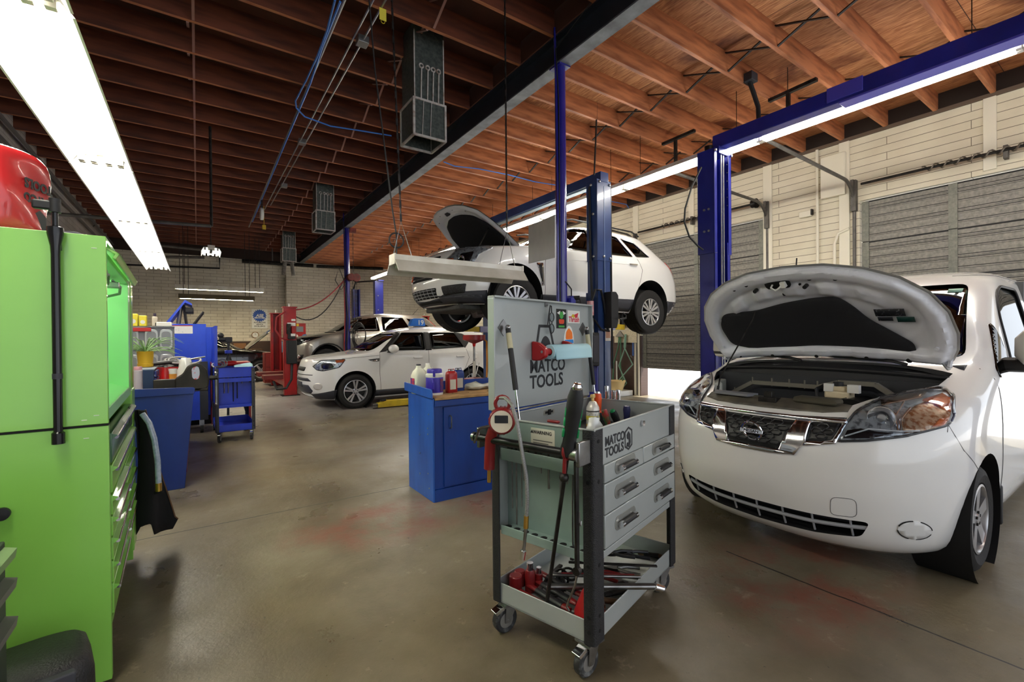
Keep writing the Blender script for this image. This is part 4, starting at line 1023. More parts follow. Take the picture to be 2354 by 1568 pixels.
M().prism(rpoly([(.10, .72), (.13, .86), (.22, .90), (.34, .85), (.34, .70)], .03), .50, .66, 'x').build('air_box', mat('air_box', (96, 98, 104), .5), vt, bevel=.01)
M().prism(rpoly([(.36, .70), (.37, .86), (.46, .9), (.50, .82), (.5, .7)], .02), .42, .5, 'x').build('washer_bottle', mat('milky_bottle', (150, 148, 136), .5), vt, bevel=.01)
M().cyl((.45, .40, .88), (.45, .40, .905), .025, n=14).build('washer_cap', BLACKP, vt)
for s_ in (0, 1): M().prism(rpoly([(-.30, .60), (-.30, .74), (.28, .76), (.28, .60)], .02), .40 + .1 * s_, .48 + .1 * s_, 'x').build('engine_cover', BLACKP, vt, bevel=.01)
m = M()
for k in range(5): m.box(.36, .44, -.24 + .1 * k, -.19 + .1 * k, .74, .80)
m.each('intake_runner', mat('intake_dark', (36, 36, 38), .5), vt, bevel=.01)
RCO = [(.128, 0), (.135, .18), (.16, .32), (.21, .425), (.27, .425), (.262, .3), (.245, .15), (.24, 0)]
RCO = RCO + [(x, -y) for x, y in RCO[-2:0:-1]]
link('radiator_cover', panel(V.bvh, RCO, 'z', 1, .006, .03), mat('radiator_cover', (58, 56, 52), .6, 0, (104, 98, 84), 7), vt, solid=.05)
M().box(.17, .25, -.06, .05, .93, .965).box(.18, .22, -.03, .02, .955, 1.0).build('hood_latch', DSTEEL, vt, bevel=.004)
M().prism([(.17, .12), (.19, .36), (.27, .40), (.27, .1)], .955, .972).build('cover_plate', mat('radiator_cover2', (120, 122, 128), .5), vt)
M().prism([(-.08, .12), (-.30, .16), (-.38, .22), (-.30, .30), (-.1, .26)][::-1], .905, .93).build('duct_cover', BLACKP, vt, bevel=.006) if False else None
M().box(.19, .30, -.38, -.14, .945, .985).build('intake_scoop', mat('scoop', (70, 66, 52), .7), vt, bevel=.02)
for sg in (-1, 1):
    M().prism([(.40, .50 * sg), (.60, .62 * sg), (.78, .70 * sg), (.93, .72 * sg), (.93, .66 * sg), (.66, .60 * sg), (.46, .46 * sg)], .80, 1.0 if sg > 0 else .96).build('inner_fender', mat('inner_fender', (178, 178, 168), .45), vt, bevel=.01)
# wipers, dash, seats, wheel
for a, b in (((.92, -.50, 1.16), (.98, .10, 1.215)), ((.93, .12, 1.165), (.99, .62, 1.205))):
    w_ = M().tube([a, (a[0] + .0, a[1] + .08, a[2] + .02), b], .010, 6).build('wiper_arm', BLACKP, vt)
    b = Vector(b); M().bar(b + Vector((.01, -.28, -.012)), b + Vector((.012, .24, .004)), .012, .022).build('wiper_blade', BLACKP, w_)
M().prism(rpoly([(1.02, 1.16), (1.5, 1.17), (1.62, 1.1), (1.6, .8), (1.1, .8)], .04), -.74, .74, 'y').build('dashboard', mat('dash_grey', (70, 72, 76), .7), vt)
sw = M().ring(.18, .016, 32, 8, Matrix.Translation((1.70, -.36, 1.12)) @ Matrix.Rotation(rad(-62), 4, 'Y')); sw.build('steering_wheel', BLACKP, vt)
seats(V, (2.05,), .62, .62, m=mat('seat_grey', (120, 122, 124), .85))
M().box(2.85, 2.9, -.75, .75, .8, 1.78).build('bulkhead', mat('bulkhead_grey', (110, 112, 112), .7), vt)
V.front('sticker', rect(-.60, -.53, 1.655, 1.675), mat('sticker_green', (150, 190, 170), .5), .003)
M().tube([(1.98, .62, 1.84), (2.02, .62, 2.10)], .006, 6).build('antenna', BLACKP, vt)
# numbered roof marker resting behind the wipers
ns = thing('number_sign', 'blue plastic marker numbered 12 tucked behind the van wipers', 'number sign', (VLOC[0] + 1.07, VLOC[1] - .24, 1.215), 0)
SIGNB = mat('sign_blue', (38, 110, 205), .35); SIGND = mat('sign_navy', (28, 30, 110), .4)
def marker(t, num, sz, ry, sx=1.):
    prof = rpoly([(-.2 * sx, 0), (.2 * sx, 0), (.21 * sx, .07), (.16 * sx, .15), (-.16 * sx, .15), (-.21 * sx, .07)], .04)
    m = M(); m.prism(prof, -.06, .06, 'x'); b = m.build('shell', SIGNB, t, bevel=.012)
    M().prism(rect(-.07 * sx, .07 * sx, .012, .142), -.063, -.0605, 'x').build('number_plate', SIGND, b)
    text('number', num, sz, frame((-.0635, .0, .03), (0, -1, 0), (0, 0, 1)), WHITEP, b, bold=.002, align_x='CENTER')
marker(ns, '12', .12, 0)
M().cyl((.0, 0, -.006), (0, 0, .004), .11, n=24).build('magnet_base', SIGNB, ns)
# ---------------------------------------------------------------- the small boxy white car
TS = dict(belt=1.05, top=1.59,
    xn=[(.18, .22), (.26, .09), (.36, .03), (.5, .0), (.66, .005), (.76, .03), (.86, .055), (.93, .095), (.97, .18), (1.01, .40), (1.05, .82), (1.07, 1.0), (1.3, 1.44), (1.46, 1.78), (1.53, 1.98), (1.57, 2.2), (1.59, 2.6)],
    xr=[(.18, 4.02), (.3, 4.1), (.55, 4.14), (.9, 4.12), (1.1, 4.07), (1.4, 3.94), (1.52, 3.82), (1.57, 3.6), (1.59, 3.2)],
    w=[(.18, .80), (.3, .88), (.5, .90), (.8, .895), (1.0, .88), (1.07, .862), (1.3, .785), (1.45, .735), (1.5, .71), (1.54, .66), (1.57, .57), (1.59, .38)],
    xc=[(.18, .75), (.9, .8), (1.0, 1.1), (1.07, 1.4), (1.3, 1.8), (1.46, 2.1), (1.59, 2.8)], xb=[(.18, 3.85), (1.1, 3.8), (1.59, 3.0)],
    nf=[(.18, 2.7), (.9, 2.7), (1.07, 3.2), (1.59, 3.0)],
    zs=levels(.18, .9, 18) + levels(.92, 1.07, 10) + levels(1.12, 1.46, 8) + [1.49, 1.51, 1.53, 1.545, 1.56, 1.575, 1.585, 1.59])
sw1 = rpoly([(1.46, 1.09), (1.83, 1.44), (2.28, 1.445), (2.27, 1.09)], .03); sw2 = rpoly([(2.42, 1.445), (3.0, 1.44), (3.20, 1.13), (2.43, 1.10)], .03)
wss = rpoly([(-.74, 1.09), (-.64, 1.43), (.64, 1.43), (.74, 1.09)], .05); rws = rpoly([(-.62, 1.12), (-.55, 1.42), (.55, 1.42), (.62, 1.12)], .06)
S = Car('hatchback_car', 'small boxy white car on the floor with a blue 19 marker on its roof', TS, (1.675, 10.0, 0), 0, [(.84, .325), (3.41, .325)], .335, .385, WHITEPAINT,
        cabin=(.62, 1.53, .06), side_glass=[sw1, sw2], ws=(wss, 2.4), rear=(rws, 3.2), scale=1.03, glassm=GLASSD)
for x in (.84, 3.41):
    for sg in (-1, 1): wheel(S.t, (x, sg * .775, .328), .328, .236, .222, sg, ('twin', 5))
M().box(.9, 3.9, -.6, .6, .22, .3).build('underbody', DARK, S.t)
for sg in (-1, 1):
    wrap = [(1.30, 1.06), (1.84, 1.475), (3.02, 1.475), (3.36, 1.33), (3.30, 1.20), (3.22, 1.09), (2.4, 1.075)]
    for a, b in (([(1.30, 1.055), (1.44, 1.075), (1.83, 1.455), (1.86, 1.48), (1.78, 1.475)], 'pillar_trim'), ([(2.28, 1.075), (2.29, 1.455), (2.41, 1.455), (2.42, 1.08)], 'pillar_trim'), ([(3.0, 1.46), (3.18, 1.135), (3.22, 1.11), (3.32, 1.22), (3.34, 1.34), (3.2, 1.42)], 'quarter_trim')):
        S.side(b, a, BLACKP, sg, .006, .008, step=.025)
    for g in (sw1, sw2): S.bead(g + g[:1], 'y', sg, .008, BLACKP, 'window_seal')
    S.side('lower_cladding', [(.12, .30), (.50, .385), (.47, .20), (.22, .20)], GREYP, sg, .009, step=.02); S.side('sill_cladding', [(1.23, .33), (2.99, .33), (3.03, .21), (1.2, .21)], GREYP, sg, .006)
    S.side('fender_vent', rpoly([(1.07, .925), (1.30, .945), (1.29, .885), (1.17, .885)], .01), BLACKP, sg, .004); S.side('vent_blade', [(1.12, .90), (1.28, .915), (1.27, .893), (1.17, .891)], CHROME, sg, .008)
    S.seam([(1.31, 1.05), (1.30, .67), (1.33, .2)], 'y', sg); S.seam([(2.345, 1.08), (2.33, .3)], 'y', sg); S.seam([(3.24, 1.08), (3.3, .9), (3.2, .68), (3.0, .45), (2.98, .25)], 'y', sg)
    S.seam([(.6, .955), (1.3, 1.0)], 'y', sg, .003)
    for x in (2.0, 2.98): S.bead([(x, .93), (x + .19, .93)], 'y', sg, .014, WHITEPAINT, 'door_handle', .02)
    hd = S.side('headlamp', rpoly([(.14, .82), (.26, .93), (.66, .945), (.55, .80), (.28, .735), (.19, .75)], .03), LAMPB, sg, .004, step=.03)
    S.side('amber_reflector', [(.48, .925), (.645, .935), (.60, .88), (.50, .875)], AMBER, sg, .01, step=.03, parent=hd)
    S.side('projector', rpoly([(.26, .78), (.26, .87), (.42, .88), (.46, .80), (.34, .765)], .03), mat('lamp_dark', (44, 44, 48)), sg, .008, step=.03, parent=hd)
    S.side('lens', rpoly([(.14, .82), (.26, .93), (.66, .945), (.55, .80), (.28, .735), (.19, .75)], .03), LENS, sg, .014, .003, step=.03, parent=hd)
    S.bead(rpoly([(.14, .82), (.26, .93), (.66, .945), (.55, .80), (.28, .735), (.19, .75)], .03) + [(.14, .82)], 'y', sg, .006, BLACKP, 'bezel', .004, hd)
    m = M(); m.ball((1.55, sg * .99, 1.125), .10, .12, .085, 18, 10); m.build('mirror', WHITEPAINT, S.t); M().prism([(1.46, 1.05), (1.6, 1.05), (1.58, 1.09), (1.48, 1.08)], sg * .84, sg * .98, 'y').build('mirror_arm', BLACKP, S.t)
    fl_ = S.side('fog_lamp', ngon(20, .065, 0, (.20, .45)), mat('fog_lamp', (226, 222, 214), .2, .3), sg, .006, step=.03)
    S.side('fuel_flap', ngon(24, .075, 0, (3.45, .93)), WHITEPAINT, sg, .002, step=.05) if sg < 0 else None
S.front('lower_grille', rpoly([(-.52, .47), (.52, .47), (.6, .36), (.5, .30), (-.5, .30), (-.6, .36)], .02), mat('grille_grey', (64, 66, 80), .5, 0, (30, 30, 36), 160, .45, .55), .004)
S.front('upper_intake', rpoly([(-.5, .60), (.5, .60), (.6, .54), (-.6, .54)], .02), mat('grille_grey', (64, 66, 80)), .004)
S.front('grille', rpoly([(-.36, .80), (.36, .80), (.32, .72), (-.32, .72)], .03), BLACKP, .004); S.front('license_recess', rect(-.26, .26, .42, .52), GREYP, .006)
S.bead([(-.62, .66), (0, .655), (.62, .66)], 'x', -1, .007, DARK, 'panel_gap', 0)
S.front('skid_trim', rpoly([(-.7, .27), (.7, .27), (.6, .20), (-.6, .20)], .02), WHITEP, .006)
seats(S, (1.75, 2.6), .48, .62)
M().prism(rpoly([(1.1, 1.04), (1.55, 1.06), (1.62, .98), (1.6, .7), (1.1, .7)], .03), -.72, .72, 'y').build('dashboard', BLACKP, S.t)
rk = thing('number_sign', 'small blue marker numbered 19 on the roof of the boxy white car', 'number sign', (1.675 + 2.36, 9.62, 1.640), 0)
m = M(); m.prism(rpoly([(-.19, 0), (.19, 0), (.15, .17), (-.11, .17)], .03), -.07, .07, 'y'); b = m.build('shell', SIGNB, rk, bevel=.015)
text('number', '19', .15, frame((.07, -.0715, .03), (1, 0, 0), (0, 0, 1)), WHITEP, b, bold=.003, align_x='CENTER')
# ---------------------------------------------------------------- the white crossover up on the lift
TC = dict(belt=1.08, top=1.66,
    xn=[(.24, .20), (.32, .08), (.42, .02), (.55, .0), (.75, .03), (.85, .06), (.93, .10), (1.0, .2), (1.04, .42), (1.08, .75), (1.12, 1.2), (1.14, 1.42), (1.3, 1.72), (1.5, 2.08), (1.58, 2.25), (1.63, 2.45), (1.66, 2.8)],
    xr=[(.24, 4.62), (.36, 4.74), (.55, 4.83), (.9, 4.78), (1.1, 4.68), (1.15, 4.62), (1.4, 4.36), (1.52, 4.22), (1.6, 4.1), (1.64, 3.9), (1.66, 3.4)],
    w=[(.24, .82), (.34, .90), (.5, .945), (.8, .955), (1.0, .93), (1.1, .91), (1.14, .895), (1.35, .80), (1.5, .735), (1.56, .71), (1.6, .67), (1.64, .56), (1.66, .36)],
    xc=[(.24, .9), (.9, .95), (1.04, 1.2), (1.14, 1.7), (1.4, 2.2), (1.58, 2.6), (1.66, 3.0)], xb=[(.24, 4.4), (1.1, 4.2), (1.4, 3.8), (1.66, 3.3)],
    nf=[(.24, 2.6), (.9, 2.7), (1.14, 3.1), (1.66, 3.0)],
    zs=levels(.24, .93, 16) + levels(.95, 1.14, 9) + levels(1.2, 1.5, 7) + [1.54, 1.57, 1.59, 1.61, 1.625, 1.64, 1.65, 1.66])
cw1 = rpoly([(1.62, 1.14), (2.0, 1.45), (2.25, 1.53), (2.50, 1.54), (2.56, 1.15)], [.03, .08, .08, .03, .03]); cw2 = rpoly([(2.66, 1.15), (2.62, 1.54), (3.2, 1.52), (3.46, 1.19)], .03); cw3 = rpoly([(3.30, 1.51), (3.62, 1.47), (3.92, 1.24), (3.55, 1.20)], .03)
wsc = rpoly([(-.78, 1.16), (-.66, 1.53), (.66, 1.53), (.78, 1.16)], .05)
cb = [(.24, 0), (.27, .3), (.42, .48), (.7, .60), (1.2, .66), (1.2, -.66), (.7, -.60), (.42, -.48), (.27, -.3)]
CAD_LOC = (2.62, 6.10, 1.585)
Q = Car('crossover_car', 'white crossover car raised high on the steel blue lift with bonnet open', TC, CAD_LOC, 0, [(1.02, .36), (3.86, .36)], .38, .45, WHITEPAINT,
        cabin=(.7, 1.6, .06), side_glass=[cw1, cw2, cw3], ws=(wsc, 2.6), cuts=[(M().prism(cb, .6, 1.6), BAYM)], glassm=GLASSK, rot=(0, rad(1.1), 0))
for x, dz in ((1.02, -.08), (3.86, -.09)):
    for sg in (-1, 1): wheel(Q.t, (x, sg * .83, .36 + dz), .385, .24, .235, sg, ('twin', 7), steer=-.32 * 0 if x > 2 else 0.0)
M().box(.9, 4.4, -.7, .7, .22, .34).build('underbody', DARK, Q.t)
M().box(.3, 1.0, -.62, .5, .17, .25).build('splash_shield', mat('shield', (70, 70, 66), .8, 0, (40, 40, 40), 8), Q.t, bevel=.02)
M().tube([(.7, -.3, .2), (1.0, .2, .16), (1.4, .25, .2), (2.4, .25, .2)], .05, 10).build('exhaust_pipe', mat('exhaust', (96, 84, 80), .5, .6), Q.t)
for sg in (-1, 1):
    M().tube([(1.0, sg * .3, .3), (1.02, sg * .8, .26)], .03, 8).tube([(3.86, sg * .2, .3), (3.86, sg * .8, .26)], .035, 8).each('control_arm', DSTEEL, Q.t)
    for g in (cw1, cw2, cw3): Q.bead(g + g[:1], 'y', sg, .007, CHROME, 'window_trim', .002)
    Q.side('pillar_trim', [(2.54, 1.14), (2.50, 1.545), (2.62, 1.545), (2.67, 1.14)], BLACKP, sg, .005, step=.03)
    Q.side('sill_cladding', [(1.45, .42), (3.42, .46), (3.4, .26), (1.46, .26)], GREYP, sg, .006); Q.side('rear_cladding', [(4.3, .48), (4.84, .48), (4.76, .30), (4.34, .28)], GREYP, sg, .006)
    Q.side('front_cladding', [(.05, .38), (.56, .42), (.60, .26), (.2, .26)], GREYP, sg, .006)
    Q.seam([(1.56, 1.1), (1.5, .85), (1.52, .3)], 'y', sg); Q.seam([(2.60, 1.13), (2.58, .32)], 'y', sg); Q.seam([(3.56, 1.17), (3.64, .98), (3.5, .62), (3.42, .44), (3.30, .32)], 'y', sg)
    Q.bead([(1.60, .96), (3.6, 1.06)], 'y', sg, .005, WHITEPAINT, 'door_crease', .0)
    for x, z in ((2.32, .98), (3.30, 1.04)): Q.bead([(x, z), (x + .2, z + .012)], 'y', sg, .015, CHROME, 'door_handle', .016)
    Q.side('fender_vent', [(1.34, .86), (1.46, .87), (1.49, .55), (1.44, .54), (1.42, .7)], CHROME, sg, .01); Q.side('vent_mesh', [(1.37, .84), (1.43, .85), (1.46, .60), (1.44, .6)], BLACKP, sg, .014)
    hd = Q.side('headlamp', rpoly([(.04, .64), (.14, .84), (.25, .97), (.62, 1.045), (.66, 1.0), (.46, .90), (.36, .74), (.30, .62)], .02), LAMPB, sg, .004, step=.03)
    Q.side('lamp_dark', rpoly([(.18, .68), (.26, .9), (.4, .93), (.34, .8), (.28, .66)], .02), mat('lamp_dark', (44, 44, 48)), sg, .008, step=.03, parent=hd)
    for z in (.72, .82): q, n_ = Q.hit('y', sg, .26, z); A, _ = align(q, q + n_ + Vector((-.6, 0, 0))); M().lathe([(0, -.005), (.02, .0), (.045, .02), (.05, .02), (.05, -.01)], 20, A).build('reflector_bowl', CHROME, hd)
    Q.side('amber_reflector', [(.03, .62), (.13, .84), (.19, .84), (.12, .62)], AMBER, sg, .012, step=.03, parent=hd)
    Q.side('lens', rpoly([(.04, .64), (.14, .84), (.25, .97), (.62, 1.045), (.66, 1.0), (.46, .90), (.36, .74), (.30, .62)], .02), LENS, sg, .018, .003, step=.03, parent=hd)
    Q.side('tail_lamp', rpoly([(4.36, 1.2), (4.46, 1.22), (4.74, 1.0), (4.79, .84), (4.62, .92), (4.42, 1.12)], .02), mat('tail_red', (190, 30, 34), .2, coat=.6), sg, .006, step=.03)
    mm = M(); mm.ball((1.78, sg * 1.04, 1.17), .07, .11, .08, 18, 10); mm.build('mirror', WHITEPAINT, Q.t); M().prism([(1.68, 1.12), (1.82, 1.12), (1.8, 1.15), (1.7, 1.15)], sg * .86, sg * 1.0, 'y').build('mirror_arm', BLACKP, Q.t)
    M().tube([(2.1, sg * .62, 1.655), (2.3, sg * .63, 1.70), (3.7, sg * .63, 1.70), (3.9, sg * .62, 1.645)], .014, 8).build('roof_rail', BLACKP, Q.t)
    Q.front('lower_intake', [(y * sg, z) for y, z in rpoly([(.50, .47), (.80, .50), (.76, .38), (.50, .35)], .02)], mat('mesh_dark', (22, 22, 24), .6, 0, (70, 72, 76), 120, .55, .62), .006)
GRD = [(-.40, .46), (.40, .46), (.36, .33), (-.36, .33)]
Q.front('lower_grille', rpoly(GRD, .02), DARK, .004); Q.front('upper_grille', rpoly([(-.42, .90), (.42, .90), (.34, .58), (-.34, .58)], .03), DARK, .004)
for z in (.36, .40, .44): Q.bead([(-.37, z), (.37, z)], 'x', -1, .006, mat('bumper_bar_grey', (150, 152, 156)), 'grille_bar', .006)
for y in (-.3, -.18, -.06, .06, .18, .3): Q.bead([(y, .335), (y, .455)], 'x', -1, .005, mat('bumper_bar_grey', (150, 152, 156)), 'grille_bar', .006)
for z in (.62, .68, .74, .80, .86): Q.bead([(-.33, z), (.33, z)], 'x', -1, .008, CHROME, 'grille_bar', .006)
Q.front('chin_cladding', rpoly([(-.86, .36), (0, .30), (.86, .36), (.8, .25), (-.8, .25)], .02), GREYP, .006)
Q.front('chin_slot', rect(-.36, .36, .275, .305), DARK, .010)
# bonnet held up
H2 = [(0, 0), (.01, .6), (0, .74), (-.05, .775), (-.3, .76), (-.6, .71), (-.84, .62), (-.98, .5), (-1.05, .34), (-1.08, .17), (-1.08, 0)]
H2 = H2 + [(x, -y) for x, y in H2[-2:0:-1]]
def zt2(x, y): t = max(0, -x / 1.08); return -.11 * t ** 1.5 - .05 * (y / .76) ** 2 - .06 * max(0, t - .75) / .25
H = bpy.data.objects.new('hood', sheet(H2, lambda x, y, d: Vector((x, y, zt2(x, y) - .014 * (1 - smooth(0, .03, d)))), .05)); COL.objects.link(H); H.data.materials.append(WHITEPAINT); H.data.polygons.foreach_set('use_smooth', [True] * len(H.data.polygons))
H.parent = Q.t; H.location = (1.27, 0, 1.13); H.rotation_euler = (0, rad(40), 0)
link('inner_panel', sheet(H2, lambda x, y, d: Vector((x * .985, y * .985, zt2(x, y) - .018 - .026 * smooth(.012, .04, d) * (1 - smooth(.10, .15, d)) - .014 * smooth(.16, .2, d) * (1 - smooth(.22, .26, d)) * smooth(.6, .7, -x / 1.08))), .03), INNER, H, smooth=60)
pd = rpoly([(-.10, 0), (-.08, .58), (-.30, .62), (-.56, .56), (-.76, .42), (-.86, .2), (-.88, 0), (-.86, -.2), (-.76, -.42), (-.56, -.56), (-.30, -.62), (-.08, -.58)], .05)
link('insulation_pad', sheet(pd, lambda x, y, d: Vector((x, y, zt2(x, y) - .032 - .016 * smooth(0, .04, d))), .04), mat('felt_pad', (30, 30, 33)), H, solid=.008)
m = M()
for x, y in ((-.98, .0), (-1.0, .2), (-1.0, -.2), (-.9, .42), (-.9, -.42)): m.cyl((x, y, zt2(x, y) - .02), (x, y, zt2(x, y) - .048), .014, n=10)
m.each('drain_hole', DARK, H)
M().prism(rect(-1.0, -.94, -.05, .05, .015), zt2(-.97, 0) - .06, zt2(-.97, 0) - .04).build('latch', BLACKP, H)
RT = Matrix.Translation((1.27, 0, 1.13)) @ Matrix.Rotation(rad(40), 4, 'Y')
M().tube([(.55, -.62, .98), RT @ Vector((-.5, -.50, zt2(-.5, -.5) - .05))], .010, 8).build('prop_rod', DSTEEL, Q.t)
M().box(.3, 1.1, -.6, .6, .7, .93).build('engine_cover', BLACKP, Q.t, bevel=.04)
M().tube([(.9, .5, .95), (.95, .2, 1.08), (.9, -.2, 1.06)], .03, 8).build('strut_brace', STEEL, Q.t)
# ---------------------------------------------------------------- the silver crossover between the red posts
TR_ = dict(belt=1.05, top=1.66,
    xn=[(.22, .2), (.32, .06), (.5, .0), (.7, .02), (.8, .06), (.9, .14), (.97, .32), (1.02, .58), (1.06, .9), (1.09, 1.1), (1.3, 1.45), (1.5, 1.85), (1.58, 2.05), (1.63, 2.3), (1.66, 2.6)],
    xr=[(.22, 4.4), (.4, 4.5), (.9, 4.52), (1.1, 4.45), (1.4, 4.2), (1.55, 4.0), (1.62, 3.8), (1.66, 3.2)],
    w=[(.22, .78), (.35, .88), (.6, .91), (.9, .90), (1.05, .87), (1.1, .85), (1.35, .765), (1.5, .70), (1.57, .66), (1.62, .57), (1.66, .36)],
    xc=[(.22, .8), (.9, .9), (1.05, 1.3), (1.1, 1.5), (1.4, 2.0), (1.58, 2.4), (1.66, 2.8)], xb=[(.22, 4.1), (1.1, 4.0), (1.66, 3.1)], nf=[(.22, 2.6), (1.0, 2.7), (1.1, 3.1), (1.66, 3.0)],
    zs=levels(.22, .9, 14) + levels(.93, 1.09, 8) + levels(1.15, 1.5, 7) + [1.54, 1.57, 1.6, 1.62, 1.64, 1.65, 1.66])
rw1 = rpoly([(1.42, 1.11), (1.80, 1.44), (2.32, 1.53), (2.36, 1.12)], .03); rw2 = rpoly([(2.46, 1.12), (2.46, 1.54), (3.1, 1.52), (3.28, 1.18)], .03); rw3 = rpoly([(3.22, 1.51), (3.6, 1.44), (3.96, 1.25), (3.42, 1.19)], .03)
wsr = rpoly([(-.74, 1.12), (-.62, 1.5), (.62, 1.5), (.74, 1.12)], .05)
R1 = Car('silver_crossover', 'silver crossover car slightly raised between the two red lift posts', TR_, (1.97, 13.85, .47), 0, [(.9, .34), (3.52, .34)], .35, .41, SILVER,
         cabin=(.7, 1.6, .06), side_glass=[rw1, rw2, rw3], ws=(wsr, 2.4), glassm=GLASSD)
for x in (.9, 3.52):
    for sg in (-1, 1): wheel(R1.t, (x, sg * .785, .30), .345, .215, .225, sg, ('twin', 5))
for sg in (-1, 1):
    for g in (rw1, rw2, rw3): R1.bead(g + g[:1], 'y', sg, .008, CHROME, 'window_trim')
    hp = rpoly([(.08, .80), (.24, .93), (.82, .975), (.6, .9), (.4, .83), (.2, .74)], .02)
    hd = R1.side('headlamp', hp, mat('lamp_dark', (44, 44, 48)), sg, .004, step=.04); R1.side('lamp_glint', rpoly([(.3, .86), (.5, .9), (.44, .86), (.32, .81)], .01), CHROME, sg, .01, step=.04, parent=hd); R1.side('amber_reflector', [(.56, .90), (.7, .93), (.64, .92)], AMBER, sg, .01, parent=hd)
    R1.side('lens', hp, LENS, sg, .014, .003, step=.04, parent=hd)
    R1.side('fog_recess', rpoly([(.1, .48), (.34, .50), (.30, .38), (.14, .36)], .02), BLACKP, sg, .004); R1.side('fog_lamp', ngon(16, .045, 0, (.22, .46)), CHROME, sg, .012)
    R1.side('front_cladding', [(.1, .30), (.5, .34), (.5, .24), (.2, .22)], BLACKP, sg, .005); R1.side('sill_cladding', [(1.32, .36), (3.1, .36), (3.1, .24), (1.3, .24)], BLACKP, sg, .005)
    R1.bead([(.5 + .41 * 0 + .9 - .9 + .44 * (1 - math.cos(k * PI / 12)), .34 + .44 * math.sin(k * PI / 12)) for k in range(13)], 'y', sg, .02, BLACKP, 'arch_trim', .0)
    R1.seam([(1.36, 1.08), (1.38, .4)], 'y', sg); R1.seam([(2.42, 1.1), (2.41, .4)], 'y', sg); R1.seam([(3.34, 1.14), (3.4, .9), (3.1, .45)], 'y', sg)
    R1.side('tail_lamp', rpoly([(3.98, 1.5), (4.08, 1.44), (4.42, 1.1), (4.3, 1.08), (4.14, 1.28)], .02), mat('tail_red', (190, 30, 34)), sg, .006, step=.04)
    mm = M(); mm.ball((1.52, sg * 1.0, 1.14), .08, .11, .075, 16, 10); mm.build('mirror', SILVER, R1.t); M().prism([(1.44, 1.08), (1.58, 1.08), (1.56, 1.11), (1.46, 1.11)], sg * .83, sg * .96, 'y').build('mirror_arm', BLACKP, R1.t)
R1.front('grille', rpoly([(-.5, .86), (.5, .86), (.4, .70), (-.4, .70)], .02), BLACKP, .004); R1.front('lower_intake', rpoly([(-.5, .5), (.5, .5), (.55, .34), (-.55, .34)], .02), DARK, .004)
R1.bead([(-.5, .80), (.5, .80)], 'x', -1, .014, CHROME, 'grille_bar', .006)
seats(R1, (1.9, 2.75), .55, .6, m=mat('seat_bluegrey', (86, 96, 112), .8)); M().tube([(3.7, 0, 1.64), (3.9, 0, 1.86)], .006, 5).build('antenna', BLACKP, R1.t)
# ---------------------------------------------------------------- the black car along the far wall
TB = dict(belt=1.0, top=1.48,
    xn=[(.2, .2), (.3, .05), (.5, 0), (.66, .02), (.76, .08), (.84, .2), (.92, .6), (.97, 1.0), (1.0, 1.3), (1.2, 1.68), (1.38, 2.05), (1.44, 2.25), (1.48, 2.7)],
    xr=[(.2, 4.6), (.4, 4.75), (.8, 4.78), (1.0, 4.7), (1.2, 4.3), (1.38, 3.9), (1.48, 3.2)],
    w=[(.2, .8), (.35, .90), (.6, .93), (.85, .91), (1.0, .87), (1.2, .77), (1.35, .69), (1.42, .62), (1.46, .5), (1.48, .34)],
    xc=[(.2, .85), (.84, .95), (1.0, 1.7), (1.3, 2.2), (1.48, 2.8)], xb=[(.2, 4.3), (1.0, 4.1), (1.48, 3.1)], nf=[(.2, 2.6), (1.0, 3), (1.48, 3)],
    zs=levels(.2, .84, 12) + levels(.86, 1.0, 7) + levels(1.06, 1.35, 6) + [1.38, 1.41, 1.43, 1.45, 1.465, 1.475, 1.48])
bw1 = rpoly([(1.62, 1.03), (2.0, 1.30), (2.35, 1.385), (2.5, 1.385), (2.52, 1.04)], .03); bw2 = rpoly([(2.62, 1.04), (2.6, 1.385), (3.2, 1.34), (3.6, 1.08)], .03)
wsb = rpoly([(-.72, 1.02), (-.6, 1.34), (.6, 1.34), (.72, 1.02)], .05)
cb = [(.14, 0), (.2, .4), (.36, .6), (.7, .70), (1.1, .74), (1.1, -.74), (.7, -.70), (.36, -.6), (.2, -.4)]
K1 = Car('black_car', 'glossy black car parked along the far wall with its bonnet raised', TB, (2.66, 18.02, 0), PI, [(.88, .33), (3.68, .33)], .33, .39, BLACKPAINT,
         cabin=(.65, 1.42, .06), side_glass=[bw1, bw2], ws=(wsb, 2.4), cuts=[(M().prism(cb, .5, 1.3), BAYM)], glassm=GLASSD, scale=1.07)
for x in (.88, 3.68):
    for sg in (-1, 1): wheel(K1.t, (x, sg * .80, .335), .335, .225, .225, sg, ('five', 5))
for sg in (-1, 1):
    for g in (bw1, bw2): K1.bead(g + g[:1], 'y', sg, .008, CHROME if sg > 0 else BLACKP, 'window_trim')
    K1.bead([(.5, .93), (1.7, .99), (3.9, 1.02)], 'y', sg, .008, mat('bright_crease', (150, 148, 140), .2, .8), 'belt_trim', .002)
    K1.seam([(1.55, .98), (1.5, .3)], 'y', sg); K1.seam([(2.57, 1.0), (2.55, .3)], 'y', sg)
    K1.side('headlamp', rpoly([(.1, .62), (.3, .76), (.7, .84), (.5, .7), (.25, .6)], .02), LAMPB, sg, .005, step=.04)
K1.bead([(-.72, 1.0), (-.6, 1.36)], 'x', -1, .02, mat('beige_reflection', (150, 140, 116), .25, .7), 'pillar_trim', .0)  # reflection along the pillar put in as a beige strip
HB = [(0, 0), (0, .7), (-.3, .74), (-.7, .68), (-.95, .5), (-1.05, .25), (-1.06, 0)]; HB += [(x, -y) for x, y in HB[-2:0:-1]]
